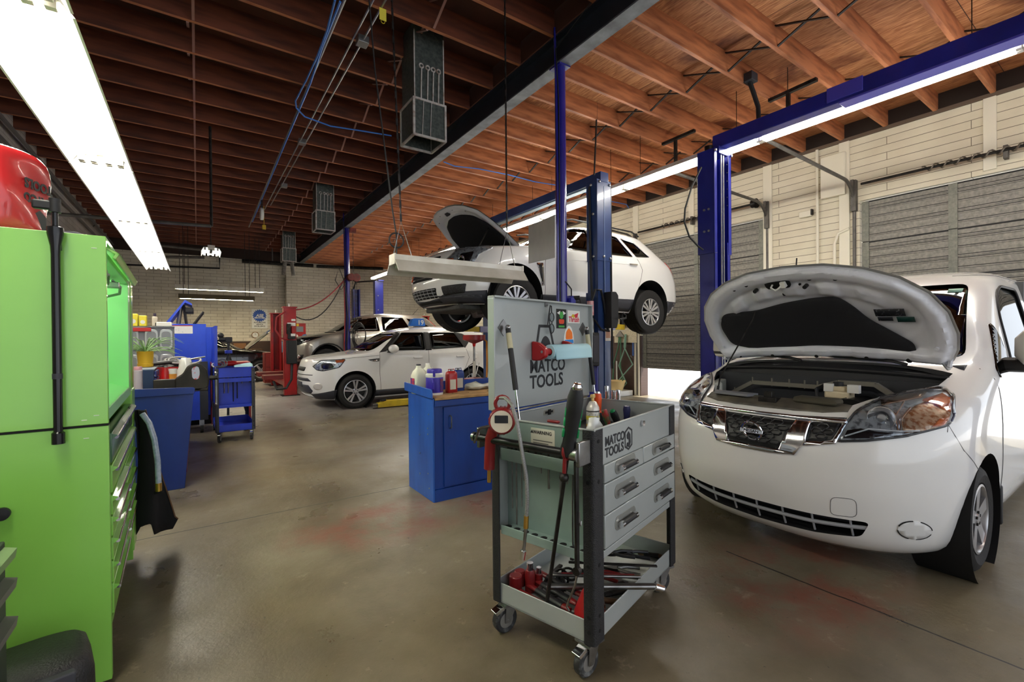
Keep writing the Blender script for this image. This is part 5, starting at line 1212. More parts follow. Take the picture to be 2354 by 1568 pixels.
hq = link('hood', sheet(HB, lambda x, y, d: Vector((x, y, -.10 * (x / 1.06) ** 2 - .05 * (y / .74) ** 2)), .08), BLACKPAINT, K1.t, solid=.03, loc=(1.30, 0, 1.01)); hq.rotation_euler = (0, rad(44), 0)
hr = M()
for y in (.72,): hr.tube([(x, .7 * (1 - .25 * (x / 1.0) ** 2), -.10 * (x / 1.06) ** 2 - .05) for x in (0, -.3, -.6, -.9, -1.0)], .018, 6); hr.tube([(x, -.7 * (1 - .25 * (x / 1.0) ** 2), -.10 * (x / 1.06) ** 2 - .05) for x in (0, -.3, -.6, -.9, -1.0)], .018, 6)
hr.each('hood_edge_reflection', mat('beige_reflection', (150, 140, 116)), hq)  # reflection along the bonnet sides put in as beige tubes
M().box(.3, 1.05, -.6, .6, .5, .78).build('engine_cover', mat('engine_grey', (60, 58, 56), .6, 0, (110, 104, 98), 10), K1.t, bevel=.03)
seats(K1, (2.1, 2.95), .42, .56, m=mat('seat_tan', (110, 84, 60), .8))
ns2 = thing('number_sign', 'blue marker on the roof of the black car beside the far wall', 'number sign', (.02, 17.75, 1.58), 0)
m = M(); m.prism(rpoly([(-.2, 0), (.2, 0), (.15, .16), (-.15, .16)], .03), -.06, .06, 'y'); m.build('shell', mat('sign_slate', (66, 88, 150), .3), ns2, bevel=.015)
# ================================================================ vehicle lifts
def cpost(b, x0, x1, y0, y1, z0, z1, sg, th=.012):
    """C section, open towards sg*y, with inner lips"""
    yb, yo = (y0, y1) if sg > 0 else (y1, y0)
    b.box(x0, x1, min(yb, yb + sg * th), max(yb, yb + sg * th), z0, z1).box(x0, x0 + th, y0, y1, z0, z1).box(x1 - th, x1, y0, y1, z0, z1)
    b.box(x0, x0 + .06, min(yo, yo - sg * th), max(yo, yo - sg * th), z0, z1).box(x1 - .06, x1, min(yo, yo - sg * th), max(yo, yo - sg * th), z0, z1)
    return b
BOLT = mat('zinc_bolt', (190, 190, 186), .3, .9)
l1 = thing('two_post_lift', 'bright blue two post lift over the van with an overhead beam', 'lift', (5.27, 3.12, 0))
m = cpost(M(), -.17, .17, 0, .20, 0, 2.5, -1); m.build('post', BLUEP, l1, bevel=.004)
cpost(M(), -.185, .185, -.008, .215, 2.35, 3.60, -1).build('post_extension', BLUEP, l1, bevel=.004)
M().box(-.03, -.015, -.004, .01, .1, 3.55).box(.02, .035, -.004, .01, .1, 3.55).each('cable', mat('bright_cable', (205, 205, 200), .3, .8), l1)
M().box(-.11, .11, .05, .17, .5, 1.1).build('carriage', BLUEP, l1); M().box(-.3, .3, -.1, .35, 0, .02).build('base_plate', BLUEP, l1, bevel=.004)
bo = M()
for z in (2.62, 2.88):
    for y in (.06, .12): bo.cyl((-.185, y, z), (-.20, y, z), .014, n=6)
for x in (-.19, .15): bo.cyl((x + .02, -.01, 3.57), (x + .02, -.03, 3.57), .016, n=6)
bo.each('bolt', BOLT, l1)
hl = M()
for k in range(6): hl.cyl((.09, -.0085, 3.45 - .1 * k), (.09, -.0095, 3.45 - .1 * k), .008, n=8)
hl.each('adjust_hole', DARK, l1)
ob = M().box(-.075, .075, -3.6, .08, 3.63, 3.79); ob.build('overhead_beam', BLUEP, l1, bevel=.008)
M().box(-.08, .085, -3.6, -1.25, 3.615, 3.635).box(-.085, .085, -1.45, -1.15, 3.66, 3.80).each('beam_channel', mat('violet_reflection_tint', (74, 72, 190), .3, coat=.3), l1, bevel=.004)  # beam underside paler violet: its reflection is put into the colour
M().box(-.10, .10, -.02, .14, 3.55, 3.64).build('beam_saddle', BLUEP, l1, bevel=.006); M().box(-.045, .045, .075, .10, 3.67, 3.75).build('beam_cap', BLACKP, l1)
M().cyl((-.12, .1, 3.60), (-.12, .1, 3.66), .05, n=16).build('pulley', DSTEEL, l1)
m = cpost(M(), -.17, .17, -3.66, -3.46, 0, 3.6, 1); m.build('post', BLUEP, l1, bevel=.004)
p0 = Vector((5.27, 3.12, 0)); ho = [aty(x, y, 3.2) for x, y in ((1612, 385), (1590, 430), (1575, 480), (1573, 510), (1585, 545), (1605, 566), (1616, 574))]
M().tube([q - p0 for q in ho], .010, 8).build('hose', BLACKP, l1)
p = aty(1724, 208, 2.9); t = thing('ceiling_outlet', 'ceiling outlet box with a fat black flexible conduit over the blue lift beam', 'outlet', (p.x, p.y, ZJ + .02))
M().box(-.07, .07, -.06, .06, -.02, .08).build('box', GREYP, t, bevel=.005)
M().tube([(0, 0, -.02), (.05, -.02, -.15), (.11, -.04, -.3), (.10, -.05, -.45), (.05, -.06, -.56)], .026, 10).build('flexible_conduit', BLACKP, t)
for (a, b, c_, lab) in (((1768, 232), (1878, 182), (1812, 255), 'dark T bracket under the joists above the blue lift beam'), ((1523, 332), (1597, 300), (1575, 355), 'dark T bracket under the joists left of the blue lift post')):
    p, q, r_ = atz(*a, 4.38), atz(*b, 4.38), atz(c_[0], c_[1] - 40, 4.38); t = thing('roof_bracket', lab, 'bracket', tuple(p))
    M().bar((0, 0, 0), q - p, .05, .04).build('angle_iron', DSTEEL, t); k = (q - p) * .42; M().bar(k, k - Vector((0, 0, .5)), .04, .04).build('drop_rod', DSTEEL, t)
l2 = thing('two_post_lift', 'steel blue two post lift holding up the white crossover', 'lift', (4.79, 4.62, 0))
m = cpost(M(), -.135, .125, 0, .20, 0, 3.56, 1); m.build('post', BLUEM, l2, bevel=.004)
M().box(-.145, .135, -.01, .21, 2.44, 3.585).build('post_sleeve', BLUEM, l2, bevel=.005) if False else M().box(-.145, .135, -.012, .0, 2.44, 3.585).box(-.147, -.135, -.012, .2, 2.44, 3.585).build('post_sleeve', BLUEM, l2, bevel=.003)
M().box(-.01, .0, -.016, -.004, .3, 3.5).build('weld_strip', mat('pale_weld', (120, 140, 180), .4), l2)
bo = M()
for x, y, z in ((-.15, .06, 3.1), (-.15, .06, 2.5), (-.02, -.016, 2.5), (.11, -.016, 2.48), (-.15, .1, 3.52), (.1, -.016, 3.53), (-.1, -.016, 3.55)): bo.ball((x, y, z), .02, n=8, m=6)
bo.each('bolt', BOLT, l2)
m = cpost(M(), -.135, .125, 2.95, 3.15, 0, 3.56, -1); m.build('post', BLUEM, l2, bevel=.004)
M().box(-.08, .08, -.02, 3.17, 3.56, 3.70).build('overhead_beam', BLUEM, l2, bevel=.006); M().box(-.04, .06, .1, 3.0, 3.545, 3.56).build('beam_liner', mat('pale_blue_steel', (150, 175, 195), .3, .4), l2)
M().tube([(-.16, .12, 3.5), (-.17, .1, 2.4), (-.15, .08, 1.6), (-.17, .05, 1.2)], .016, 8).tube([(.14, .0, 3.5), (.142, .0, 2.2), (.142, -.01, .9)], .014, 8).each('hose', BLACKP, l2)
for y in (.1, 3.05): M().box(-.115, .105, y - .06 if y < 1 else y - .16, y + .16 if y < 1 else y + .06, 1.42, 2.0).build('carriage', BLUEM, l2, bevel=.006)
for (a, b) in (((-.12, .24), (-1.0, .75)), ((.12, .24), (1.25, .8)), ((-.12, 2.92), (-1.0, 2.38)), ((.12, 2.92), (1.3, 2.4))):
    A_, B_ = Vector((*a, 1.52)), Vector((*b, 1.52)); mid = A_.lerp(B_, .5)
    ar = M().bar(A_, mid, .14, .11).build('arm', mat('arm_lavender', (150, 152, 190), .4, .2), l2, bevel=.006); M().bar(mid - (B_ - A_) * .1, B_, .10, .09).build('arm_extension', YELLOW, ar, bevel=.005)
    M().cyl(B_ + Vector((0, 0, .03)), B_ + Vector((0, 0, .25)), .035, n=14).cyl(B_ + Vector((0, 0, .25)), B_ + Vector((0, 0, .28)), .075, n=20).build('lift_pad', BLACKP, ar)
M().prism(rpoly([(-.09, -.26), (.02, -.26), (.055, -.16), (.055, .2), (.01, .25), (-.09, .25)], .01), -.16, -.02, 'y').build('control_box', BLACKP, l2, bevel=.012, loc=(.06, 0, 1.74))
M().box(.114, .117, -.13, -.06, 1.6, 1.86).build('box_slot', DARK, l2); M().tube([(.1, -.2, 1.6), (.2, -.22, 1.62), (.22, -.2, 1.66), (.16, -.2, 1.69)], .012, 6).build('box_cord', BLACKP, l2)
M().box(-.01, .10, -.021, -.017, 1.30, 1.50).build('label', mat('sticker_white', (220, 214, 205), .5), l2); M().box(.0, .09, -.0225, -.0205, 1.34, 1.45).build('label_print', mat('sticker_tan', (190, 140, 110), .5), l2)
pu = M().box(-.34, -.16, -.06, .14, .95, 1.42); pu = pu.build('oil_tank', BLACKP, l2, bevel=.02)
M().box(-.30, -.20, -.075, -.06, 1.0, 1.38).build('tank_plate', GREYP, pu, bevel=.01)
M().cyl((-.25, .03, 1.42), (-.25, .03, 1.62), .05, n=18).build('pump', STEEL, pu); M().cyl((-.25, .03, 1.66), (-.25, .03, 1.86), .048, n=20).build('oil_filter', mat('filter_red', (190, 70, 80), .4, 0, (225, 200, 200), 14), pu)
M().cyl((-.36, .03, 1.74), (-.50, .03, 1.76), .06, n=18).build('motor', BLACKP, pu)
M().tube([(-.25, .0, 1.86), (-.2, -.02, 2.02), (-.1, -.03, 2.02), (-.04, -.03, 1.85), (.0, -.03, 1.58), (.04, -.03, 1.44)], .018, 8).tube([(-.2, .0, 1.6), (-.1, -.03, 1.46), (.05, -.04, 1.44)], .014, 8).each('hydraulic_hose', BLACKP, pu)
M().box(-.22, .18, -.05, .26, 0, .02).build('base_plate', BLUEM, l2); M().box(-.22, .18, 2.9, 3.2, 0, .02).build('base_plate', BLUEM, l2)
M().prism([(-.16, .02), (-.16, .9), (-.135, 1.0), (-.135, .02)], 0, .2, 'y').build('side_guard', BLUEP, l2)
l3 = thing('two_post_lift', 'bright blue two post lift standing by the far wall behind the silver car', 'lift', (5.33, 16.0, 0))
cpost(M(), -.16, .14, 0, .2, 0, 3.42, 1).build('post', BLUEP, l3, bevel=.004); cpost(M(), -.1, .2, 3.0, 3.2, 0, 3.42, -1).build('post', BLUEP, l3, bevel=.004)
bo = M()
for z in (2.2, 2.4, 2.9): bo.cyl((-.05, -.002, z), (-.05, -.015, z), .02, n=8)
bo.each('bolt', BOLT, l3); M().box(-.05, .15, -.05, .05, 3.42, 3.46).build('top_plate', BLUEP, l3); M().tube([(-.05, .1, 3.44), (-.4, 1.5, 3.52), (-.05, 3.05, 3.44)], .03, 8).build('overhead_pipe', BLACKP, l3)
# red four post lift under the silver car
l4 = thing('four_post_lift', 'red four post lift with the silver car on its runways', 'lift', (1.86, 12.32, 0))
REDL = mat('red_lift_paint', (172, 20, 22), .38, 0, (140, 14, 16), 4, coat=.2)
for x, y, o in ((0, 0, 1), (.08, 3.0, -1), (4.8, .0, 1), (4.85, 2.95, -1)):
    cpost(M(), x - .14, x + .14, y - .1, y + .1, 0, 2.15, o).build('post', REDL, l4, bevel=.004)
    M().box(x - .16, x + .16, y - .13, y + .13, 2.14, 2.17).build('top_plate', REDL, l4, bevel=.004); M().box(x - .2, x + .2, y - .16, y + .16, 0, .02).build('base_plate', DSTEEL, l4)
    M().cyl((x, y, 2.17), (x, y, 2.25), .02, n=8).build('tie_bolt', BOLT, l4)
for y in (.62, 2.02): M().box(-.5, 5.3, y, y + .48, .36, .465).build('runway', mat('dull_red_runway', (120, 26, 24), .5, 0, (84, 24, 22), 5), l4, bevel=.01)
for x in (-.02, 4.8): M().box(x - .1, x + .12, .1, 2.95, .22, .36).build('crossbeam', REDL, l4, bevel=.01)
m = M().prism([(-.1, .02), (.35, .02), (.1, .45), (-.1, .5)], -.06, .06, 'y'); m.build('gusset', REDL, l4, loc=(.12, 2.9, 0))
M().box(-.1, .13, -.24, -.1, .78, 1.35).build('oil_tank', BLACKP, l4, bevel=.02); M().box(-.06, .1, -.2, -.1, 1.38, 1.52).build('pump', BLACKP, l4, bevel=.01)
M().cyl((-.04, -.16, 1.5), (-.04, -.16, 1.75), .05, n=16).build('motor', DSTEEL, l4); M().cyl((.06, -.16, 1.5), (.06, -.16, 1.68), .045, n=16).build('motor_cap', mat('red_cap', (150, 30, 30), .4), l4)
M().box(-.06, .12, -.106, -.10, 1.70, 1.78).build('label', WHITEP, l4); M().box(.03, .12, -.107, -.10, 1.82, 1.87).build('label', WHITEP, l4); M().box(.0, .1, -.206, -.2, 1.45, 1.51).build('label', WHITEP, l4)
M().tube([(-.1, -.12, 2.05), (-.3, -.14, 1.9), (-.33, -.14, 1.6), (-.2, -.14, 1.4), (-.05, -.14, 1.36)], .02, 8).build('red_hose', mat('red_rubber', (150, 30, 34)), l4)
M().tube([(.02, -.16, .8), (.0, -.2, .4), (-.12, -.22, .2), (-.3, -.1, .18), (-.35, .1, .35)], .03, 8).build('black_hose', BLACKP, l4)
# arm lying on the floor beside the small white car
la = thing('lift_arm', 'yellow lift arm with a blue end lying on the floor by the boxy car wheel', 'lift arm', (2.78, 8.86, 0))
M().prism(rpoly([(.10, .02), (.95, .02), (.95, .14), (.3, .15), (.10, .10)], .01), -.07, .07, 'y').build('arm', YELLOW, la, bevel=.008)
M().box(.9, 2.2, -.09, .09, .02, .16).build('sleeve', BLUEM, la, bevel=.008); M().box(.0, .16, -.05, .05, .02, .06).box(.0, .1, -.06, .06, .07, .1).build('pad_fork', STEEL, la, bevel=.004); M().cyl((.22, 0, .14), (.22, 0, .18), .06, n=16).build('pad', BLACKP, la)
# red oil drain
od = thing('oil_drain', 'red oil drain funnel on a tall pole, seen above the front blue workbench', 'oil drain', (3.74, 6.53, 0))
M().lathe([(0, .0), (.20, .0), (.215, .05), (.215, .62), (.17, .70), (0, .72)], 28).build('tank', REDP, od)
M().cyl((0, 0, .7), (0, 0, 1.27), .017, n=12).build('pole', STEEL, od); M().cyl((0, 0, .72), (0, 0, .98), .027, n=12).build('pole_clamp', mat('worn_white', (200, 196, 186), .5), od)
M().lathe([(.02, 1.22), (.03, 1.27), (.185, 1.33), (.185, 1.41), (.178, 1.41), (.175, 1.345), (.02, 1.28)], 32).build('funnel', REDP, od)
M().tube([(.16, 0, 1.36), (.24, .0, 1.3), (.26, .02, 1.0), (.25, .02, .7)], .016, 8).build('hose', mat('orange_hose', (214, 140, 40), .5), od)
M().tube([(.05, .05, .72), (.12, .05, .95)], .008, 6).tube([(-.08, .02, .72), (-.1, .02, .9), (-.02, .0, .95)], .008, 6).each('lever', STEEL, od)
t = thing('jack_handle', 'white tube handle leaning behind the front blue workbench', 'handle', tuple(atz(1112, 868, .0) * 0 + atd(1108, 868, 7.2) * 1))
a = Vector(t.location); M().bar((0, 0, -.75), atd(1130, 820, 7.2) - a, .04, .04).build('tube', WHITEP, t)
# shield panel between column and lifted car
sp = [atd(1217, 520, 5.7), atd(1217, 606, 5.7), atd(1278, 592, 4.80), atd(1278, 493, 4.80)]
t = thing('sheet_panel', 'plain grey sheet hanging beside the middle column in front of the lifted car', 'panel', tuple(sp[2])); o = Vector(sp[2])
n_ = (sp[1] - sp[0]).cross(sp[3] - sp[0]).normalized() * .012
M().rings([[q - o for q in sp], [q - o + n_ for q in sp]]).build('sheet', mat('dull_aluminium', (206, 207, 210), .5, .1, (218, 218, 220), 4), t, smooth=0)
M().cyl(sp[0] - o + Vector((.05, -.03, -.03)), sp[0] - o + Vector((.05, -.03, -.03)) + n_ * 2, .012, n=10).build('screw', DSTEEL, t)
# ================================================================ tool carts
def make_cart(t, paint, teal, post, full=True, lidpaint=None):
    """u along the drawer face, v depth, z up; near corner of the posts at the origin"""
    lidpaint = lidpaint or paint
    L, W_ = .885, .54
    p = M()
    for u, v in ((0, 0), (L - .03, 0), (0, W_ - .03), (L - .03, W_ - .03)):
        su = 1 if u == 0 else -1; sv = 1 if v == 0 else -1; u0, v0 = (u if su > 0 else u + .03), (v if sv > 0 else v + .03)
        pr = rpoly([(0, 0), (.078 if v == 0 else .05, 0), (.078 if v == 0 else .05, .008), (.014, .014), (.008, .05), (0, .05)], [.018, .003, .003, .008, .003, .003], 4)
        pr = [(u0 + su * a, v0 + sv * b) for a, b in pr]
        if su * sv < 0: pr = pr[::-1]
        M().prism(pr, .14, .985).build('corner_post', post, t, smooth=40)
    h = M()
    for z in (.19, .25, .45, .78, .94):
        for (a, b) in (((.04, -.0015, z), (.04, .001, z)), ((-.0015, .026, z), (.001, .026, z))): h.cyl(a, b, .008, n=12)
    h.each('post_hole', DARK, t)
    # lower tray
    tr = M()
    tr.box(.01, L - .01, .01, W_ - .01, .138, .150)
    tr.box(.012, L - .012, .010, .016, .14, .228).box(.012, L - .012, W_ - .016, W_ - .010, .14, .228).box(.010, .016, .016, W_ - .016, .14, .228).box(L - .016, L - .010, .016, W_ - .016, .14, .228)
    tr.build('lower_tray', paint, t, bevel=.003)
    # body with drawers: shell open at the top
    zb, zt = .455, .985
    b = M()
    b.box(.10, L - .02, .016, W_ - .02, zb, zb + .012).box(.085, L - .02, .006, .012, zt - .15, zt).box(.012, L - .012, W_ - .024, W_ - .018, zb, zt).box(L - .022, L - .016, .012, W_ - .02, zb, zt)
    b.box(.085, L - .02, .006, .012, zb, zb + .03)
    b.build('cabinet_body', paint, t, bevel=.002)
    s = M()
    s.box(.012, .018, .05, W_ - .05, zt - .12, zt).box(.012, .018, .05, W_ - .05, zt - .19, zt - .135).box(.094, .10, .014, W_ - .02, zb, zt - .12)
    s.box(.012, .10, .014, W_ - .02, zt - .125, zt - .119).box(.012, .10, .05, W_ - .05, zb + .015, zb + .021).box(.012, .018, .05, W_ - .05, zb + .0, zb + .06 - .02)
    s.build('side_panel', teal, t, bevel=.002)
    dh = M()
    for k in range(9): dh.cyl((.055, .08 + .05 * k, zb + .022), (.055, .08 + .05 * k, zb + .0226), .016, n=14)
    dh.each('tool_hole', DARK, t)
    lip = M().box(.01, L - .01, .002, .014, zt - .004, zt + .004).box(.01, L - .01, W_ - .026, W_ - .014, zt - .004, zt + .004).box(.008, .02, .0, W_ - .01, zt - .004, zt + .004).box(L - .026, L - .012, .0, W_ - .01, zt - .004, zt + .004)
    lip.build('top_rim', paint, t, bevel=.002)
    M().box(.10, L - .03, .02, W_ - .03, zt - .13, zt - .124).build('top_floor', mat('cart_liner', (40, 40, 42), .8), t)
    dr = [((.086, .462), (.760, .834)), ((.466, .862), (.760, .834)), ((.086, .862), (.633, .756)), ((.086, .862), (.494, .629))]
    for i, ((u0, u1), (z0, z1)) in enumerate(dr):
        d = M().prism(rect(u0, u1, z0, z1), -.002, .02, 'y').build('drawer', paint, t, bevel=.004)
        cs = [(u0 + u1) / 2] if i < 2 else [.27, .68]
        for c in cs:
            z = (z0 + z1) / 2 + .006
            M().prism(rpoly([(c - .085, z - .03), (c + .085, z - .03), (c + .10, z - .012), (c + .10, z + .012), (c + .085, z + .03), (c - .085, z + .03), (c - .10, z + .012), (c - .10, z - .012)], .01), -.0042, -.002, 'y').build('handle_recess', mat('recess_grey', (142, 144, 138), .3, .3), d, bevel=.001)
            hnd = M().cyl((c - .055, -.018, z - .004), (c + .055, -.018, z - .004), .0125, n=16).build('handle', BLACKP, d)
            M().cyl((c - .075, -.018, z - .004), (c - .055, -.018, z - .004), .0135, n=16).cyl((c + .055, -.018, z - .004), (c + .075, -.018, z - .004), .0135, n=16).each('handle_end', CHROME, hnd)
    M().cyl((.464, .004, .948), (.464, -.006, .948), .014, n=16).build('lock', CHROME, t)
    # lid standing open at the back, with struts
    ld = M().prism(rpoly([(-.008, 1.012), (.885, 1.0), (.885, 1.545), (-.008, 1.545)], [.02, .0, .005, .005]), W_ - .016, W_ - .004, 'y').build('lid', lidpaint, t, bevel=.002)
    M().box(-.008, .885, W_ - .045, W_ - .004, 1.538, 1.547).box(-.012, -.004, W_ - .04, W_ - .002, 1.02, 1.545).box(.881, .889, W_ - .04, W_ - .002, 1.02, 1.545).each('lid_flange', lidpaint, ld, bevel=.001)
    hg = M().cyl((.0, W_ - .012, .999), (.875, W_ - .012, .999), .005, n=8).build('hinge', STEEL, ld)
    # casters
    for u, v, a in ((.045, .05, -.2), (L - .07, .05, -.5), (.05, W_ - .06, -.3), (L - .07, W_ - .06, .2)):
        T = Matrix.Translation((u, v, 0)) @ Matrix.Rotation(a, 4, 'Z')
        c = M(T).box(-.045, .045, -.04, .04, .128, .138).cyl((0, 0, .112), (0, 0, .13), .024, n=16); c = c.build('caster', STEEL, t)
        f = M(T)
        for y in (-.026, .026): f.prism([(-.03, .128), (.03, .128), (-.008, .05), (-.034, .05)], y - .002, y + .002, 'y')
        f.build('fork', STEEL, c)
        A = T @ Matrix.Translation((-.022, 0, .058)) @ Matrix.Rotation(PI / 2, 4, 'X')
        M().lathe([(.035, -.018), (.05, -.020), (.058, -.014), (.058, .014), (.05, .020), (.035, .018)], 32, A).build('caster_wheel', mat('caster_rubber', (40, 40, 40), .7, 0, (110, 112, 110), 30, .5, .7), c, smooth=30)
        M().lathe([(0, -.020), (.036, -.017), (.036, .017), (0, .020)], 24, A).build('wheel_hub', mat('hub_grey', (150, 148, 142), .4, .5), c); M().lathe([(0, -.03), (.008, -.03), (.008, .03), (0, .03)], 8, A).build('axle', STEEL, c)
        M(T).prism(rpoly([(-.085, .108), (-.03, .13), (.02, .13), (-.075, .094)], .004), -.02, .02, 'y').build('brake_pedal', CHROME, c, bevel=.002)
    return t, ld
CA, CZ = (1.26, 1.28, 0), rad(16)
ct, lid = make_cart(thing('tool_cart', 'grey rolling tool cart with raised lid and black corner posts, front centre', 'tool cart', CA, CZ), CARTG, CARTT, POSTK)
WV = .54
def onlid(u, z, d=.0): return frame((u, WV - .0165 - d, z), (1, 0, 0), (0, 0, 1))
# lettering and emblems
text('lettering', 'MATCO', .094, onlid(.285, 1.172), INK, lid, bold=.002, sx=.98); text('lettering', 'TOOLS', .094, onlid(.285, 1.092), INK, lid, bold=.002, sx=1.02)
F_ = frame((.106, .0055, .883), (1, 0, 0), (0, 0, 1))
text('lettering', 'MATCO', .054, frame((.104, .0055, .906), (1, 0, 0), (0, 0, 1)), INK, ct, bold=.0014, sx=.93); text('lettering', 'TOOLS', .054, frame((.104, .0055, .860), (1, 0, 0), (0, 0, 1)), INK, ct, bold=.0014, sx=.98)
def emblem(T, s, parent):
    hx = [(0, 1), (.72, .66), (.72, -.66), (0, -1), (-.72, -.66), (-.72, .66)]
    m = M(T)
    for k in (1., .84):
        pass
    ins = [(x * .80 * s, y * .84 * s) for x, y in hx]; out = [(x * s, y * s) for x, y in hx]
    for i in range(6):
        a, b, c, d = out[i - 1], out[i], ins[i], ins[i - 1]
        m.prism([a, b, c, d], 0, .0008)
    m.prism(rpoly([(-.42 * s, -.62 * s), (.12 * s, -.78 * s), (.40 * s, -.40 * s), (.34 * s, .30 * s), (0, .62 * s), (-.36 * s, .34 * s), (-.28 * s, .0), (.05 * s, -.12 * s), (.0, -.36 * s), (-.3 * s, -.3 * s)], .06 * s), 0, .0008)
    m.build('emblem', INK, parent, smooth=0)
emblem(frame((.322, .0055, .902), (1, 0, 0), (0, 0, 1)), .052, ct)
T = onlid(.425, 1.325)
m = M(T)
for a, b, c, d in ((( -.105, -.08), (-.06, .095), (-.045, .085), (-.085, -.08)), ((-.06, .095), (.045, .095), (.04, .08), (-.05, .08)), ((.045, .095), (.105, -.08), (.088, -.08), (.032, .085))): m.prism([a, b, c, d], 0, .0008)
m.prism(rpoly([(-.075, -.08), (-.05, -.02), (-.03, .02), (0, .04), (.035, .02), (.055, -.03), (.065, -.08)], .02), 0, .0008); m.build('emblem', INK, lid, smooth=0)
# struts
for u, u2, v2, z2 in ((.081, .03, .385, .955), (.808, .850, .45, .885)):
    a = Vector((u, WV - .045, 1.40)); b = Vector((u2, v2, z2)); mid = a.lerp(b, .64)
    s_ = M().cyl(a, mid, .0125, n=14).build('gas_strut', BLACKP, ct); M().cyl(mid, b, .005, n=10).build('strut_rod', CHROME, s_)
    M(frame((u, WV - .017, 1.40), (1, 0, 0), (0, 0, 1))).prism(ngon(4, .04), 0, .003).build('strut_plate', STEEL, lid); M().ball(a, .014, n=12, m=8).ball(b, .013, n=12, m=8).each('ball_joint', STEEL, s_); M().cyl(a.lerp(b, .06), a.lerp(b, .22), .0133, n=14).build('strut_label', mat('strut_label', (190, 184, 150), .5), s_)
# flat stickers on the lid (plain stand-ins for the printed characters)
st = M(onlid(.580, 1.458)).prism(rect(-.050, .050, -.056, .052), 0, .0012).build('sticker', mat('sticker_black', (20, 22, 20), .4), lid)
m = M(onlid(.580, 1.458, .0013)); m.prism(ngon(16, .02, 0, (.0, .018)), 0, .0006).build('green_blob', mat('sticker_green2', (70, 160, 70), .4), st); M(onlid(.580, 1.458, .0013)).prism(rpoly([(-.024, -.03), (.024, -.03), (.028, -.005), (-.028, -.005)], .01), 0, .0006).build('red_blob', mat('sticker_red', (214, 70, 40), .4), st)
M(onlid(.580, 1.458, .0013)).prism([(-.045, .03), (-.012, .042), (-.02, .02)], 0, .0006).prism([(.045, .03), (.012, .042), (.02, .02)], 0, .0006).each('white_mark', WHITEP, st); M(onlid(.580, 1.458, .0013)).prism(rpoly([(-.03, -.05), (.03, -.05), (.03, -.04), (-.03, -.04)], .004), 0, .0006).build('green_mark', mat('sticker_green2', (70, 160, 70)), st)
st = M(onlid(.710, 1.47)).prism(rect(-.066, .066, -.036, .036), 0, .0012).build('sticker', mat('sticker_white2', (222, 222, 214), .4), lid)
text('lettering', 'Thrush', .042, onlid(.71, 1.442, .0014) , mat('sticker_red2', (200, 40, 60), .4), st, ext=.0004, bold=.0012, align_x='CENTER', shear=.15, sx=.95)
M(onlid(.71, 1.47, .0014)).prism(rpoly([(-.03, .004), (.0, -.008), (.015, .006), (-.01, .018)], .006), 0, .0005).build('yellow_mark', YELLOW, st); M(onlid(.71, 1.47, .0014)).prism(rpoly([(.0, .012), (.05, .026), (.038, -.002), (.018, -.008)], .006), 0, .0005).build('red_mark', mat('sticker_red2', (200, 40, 60)), st)
st = M(onlid(.655, 1.362)).prism(rpoly([(-.055, -.05), (.055, -.05), (.05, .0), (.03, .045), (.0, .06), (-.035, .035), (-.05, .0)], .015), 0, .0012).build('sticker', mat('sticker_white2', (222, 222, 214)), lid)
M(onlid(.655, 1.362, .0013)).prism(rpoly([(-.035, -.022), (.04, -.02), (.035, .02), (.0, .045), (-.03, .02)], .012), 0, .0005).build('orange_mark', mat('sticker_orange', (235, 120, 40), .4), st); M(onlid(.655, 1.362, .0013)).prism(rpoly([(-.045, -.045), (.05, -.043), (.046, -.022), (-.045, -.024)], .006), 0, .0005).build('blue_mark', mat('sticker_blue', (50, 130, 200), .4), st)
M(onlid(.432, 1.535, .0)).box(-.012, .012, -.02, .006, 0, .004).box(-.004, .004, -.014, -.008, .004, .016).build('hook', STEEL, lid)
# warning labels on the end panel
wl = M(frame((.0115, .205, .918), (0, -1, 0), (0, 0, 1)))
def endm(v, z, d=0): return frame((.0118 - d, v, z), (0, -1, 0), (0, 0, 1))
wb = M(endm(.25, .918)).prism(rect(-.062, .062, -.052, .046, .004), 0, .0008).build('warning_label', mat('label_cream', (206, 206, 190), .5), ct)
text('lettering', 'WARNING', .020, endm(.30, .940, .001), INK, wb, ext=.0003, bold=.0006)
M(endm(.306, .947, .001)).prism([(-.008, -.006), (.008, -.006), (0, .008)], 0, .0004).build('warning_triangle', INK, wb)
m = M(endm(.25, .918, .001))
for k in range(4): m.box(-.05, .05 - .02 * (k % 2), -.008 - .011 * k, -.004 - .011 * k, 0, .0003)
m.each('print_line', mat('print_grey', (90, 90, 86), .6), wb, smooth=0)
# slot and catch inside the lid
ip_ = M(frame((.44, WV - .0245, .955), (1, 0, 0), (0, 0, 1))).prism(rect(-.05, .05, -.014, .014, .012), 0, .0012).build('latch_slot', mat('bright_plate', (190, 190, 180), .3, .6), ct); M(frame((.44, WV - .0258, .955), (1, 0, 0), (0, 0, 1))).box(-.036, .036, -.006, .006, 0, .0006).box(-.01, .01, -.014, .014, 0, .006).build('latch', DARK, ip_)
# push handle along the end
hb = M().tube([(-.075, .56, .905), (-.075, .05, .905)], .017, 14).build('push_handle', mat('handle_black', (18, 18, 20), .35, .2), ct); M().cyl((-.075, .56, .905), (-.075, .575, .905), .021, n=14).cyl((-.075, .062, .905), (-.075, .02, .905), .022, r2=.028, n=14).each('handle_bracket', STEEL, hb)
M().box(-.085, .0, .012, .03, .86, .955).box(-.085, .02, .53, .545, .86, .95).each('handle_bracket', STEEL, hb, bevel=.004)
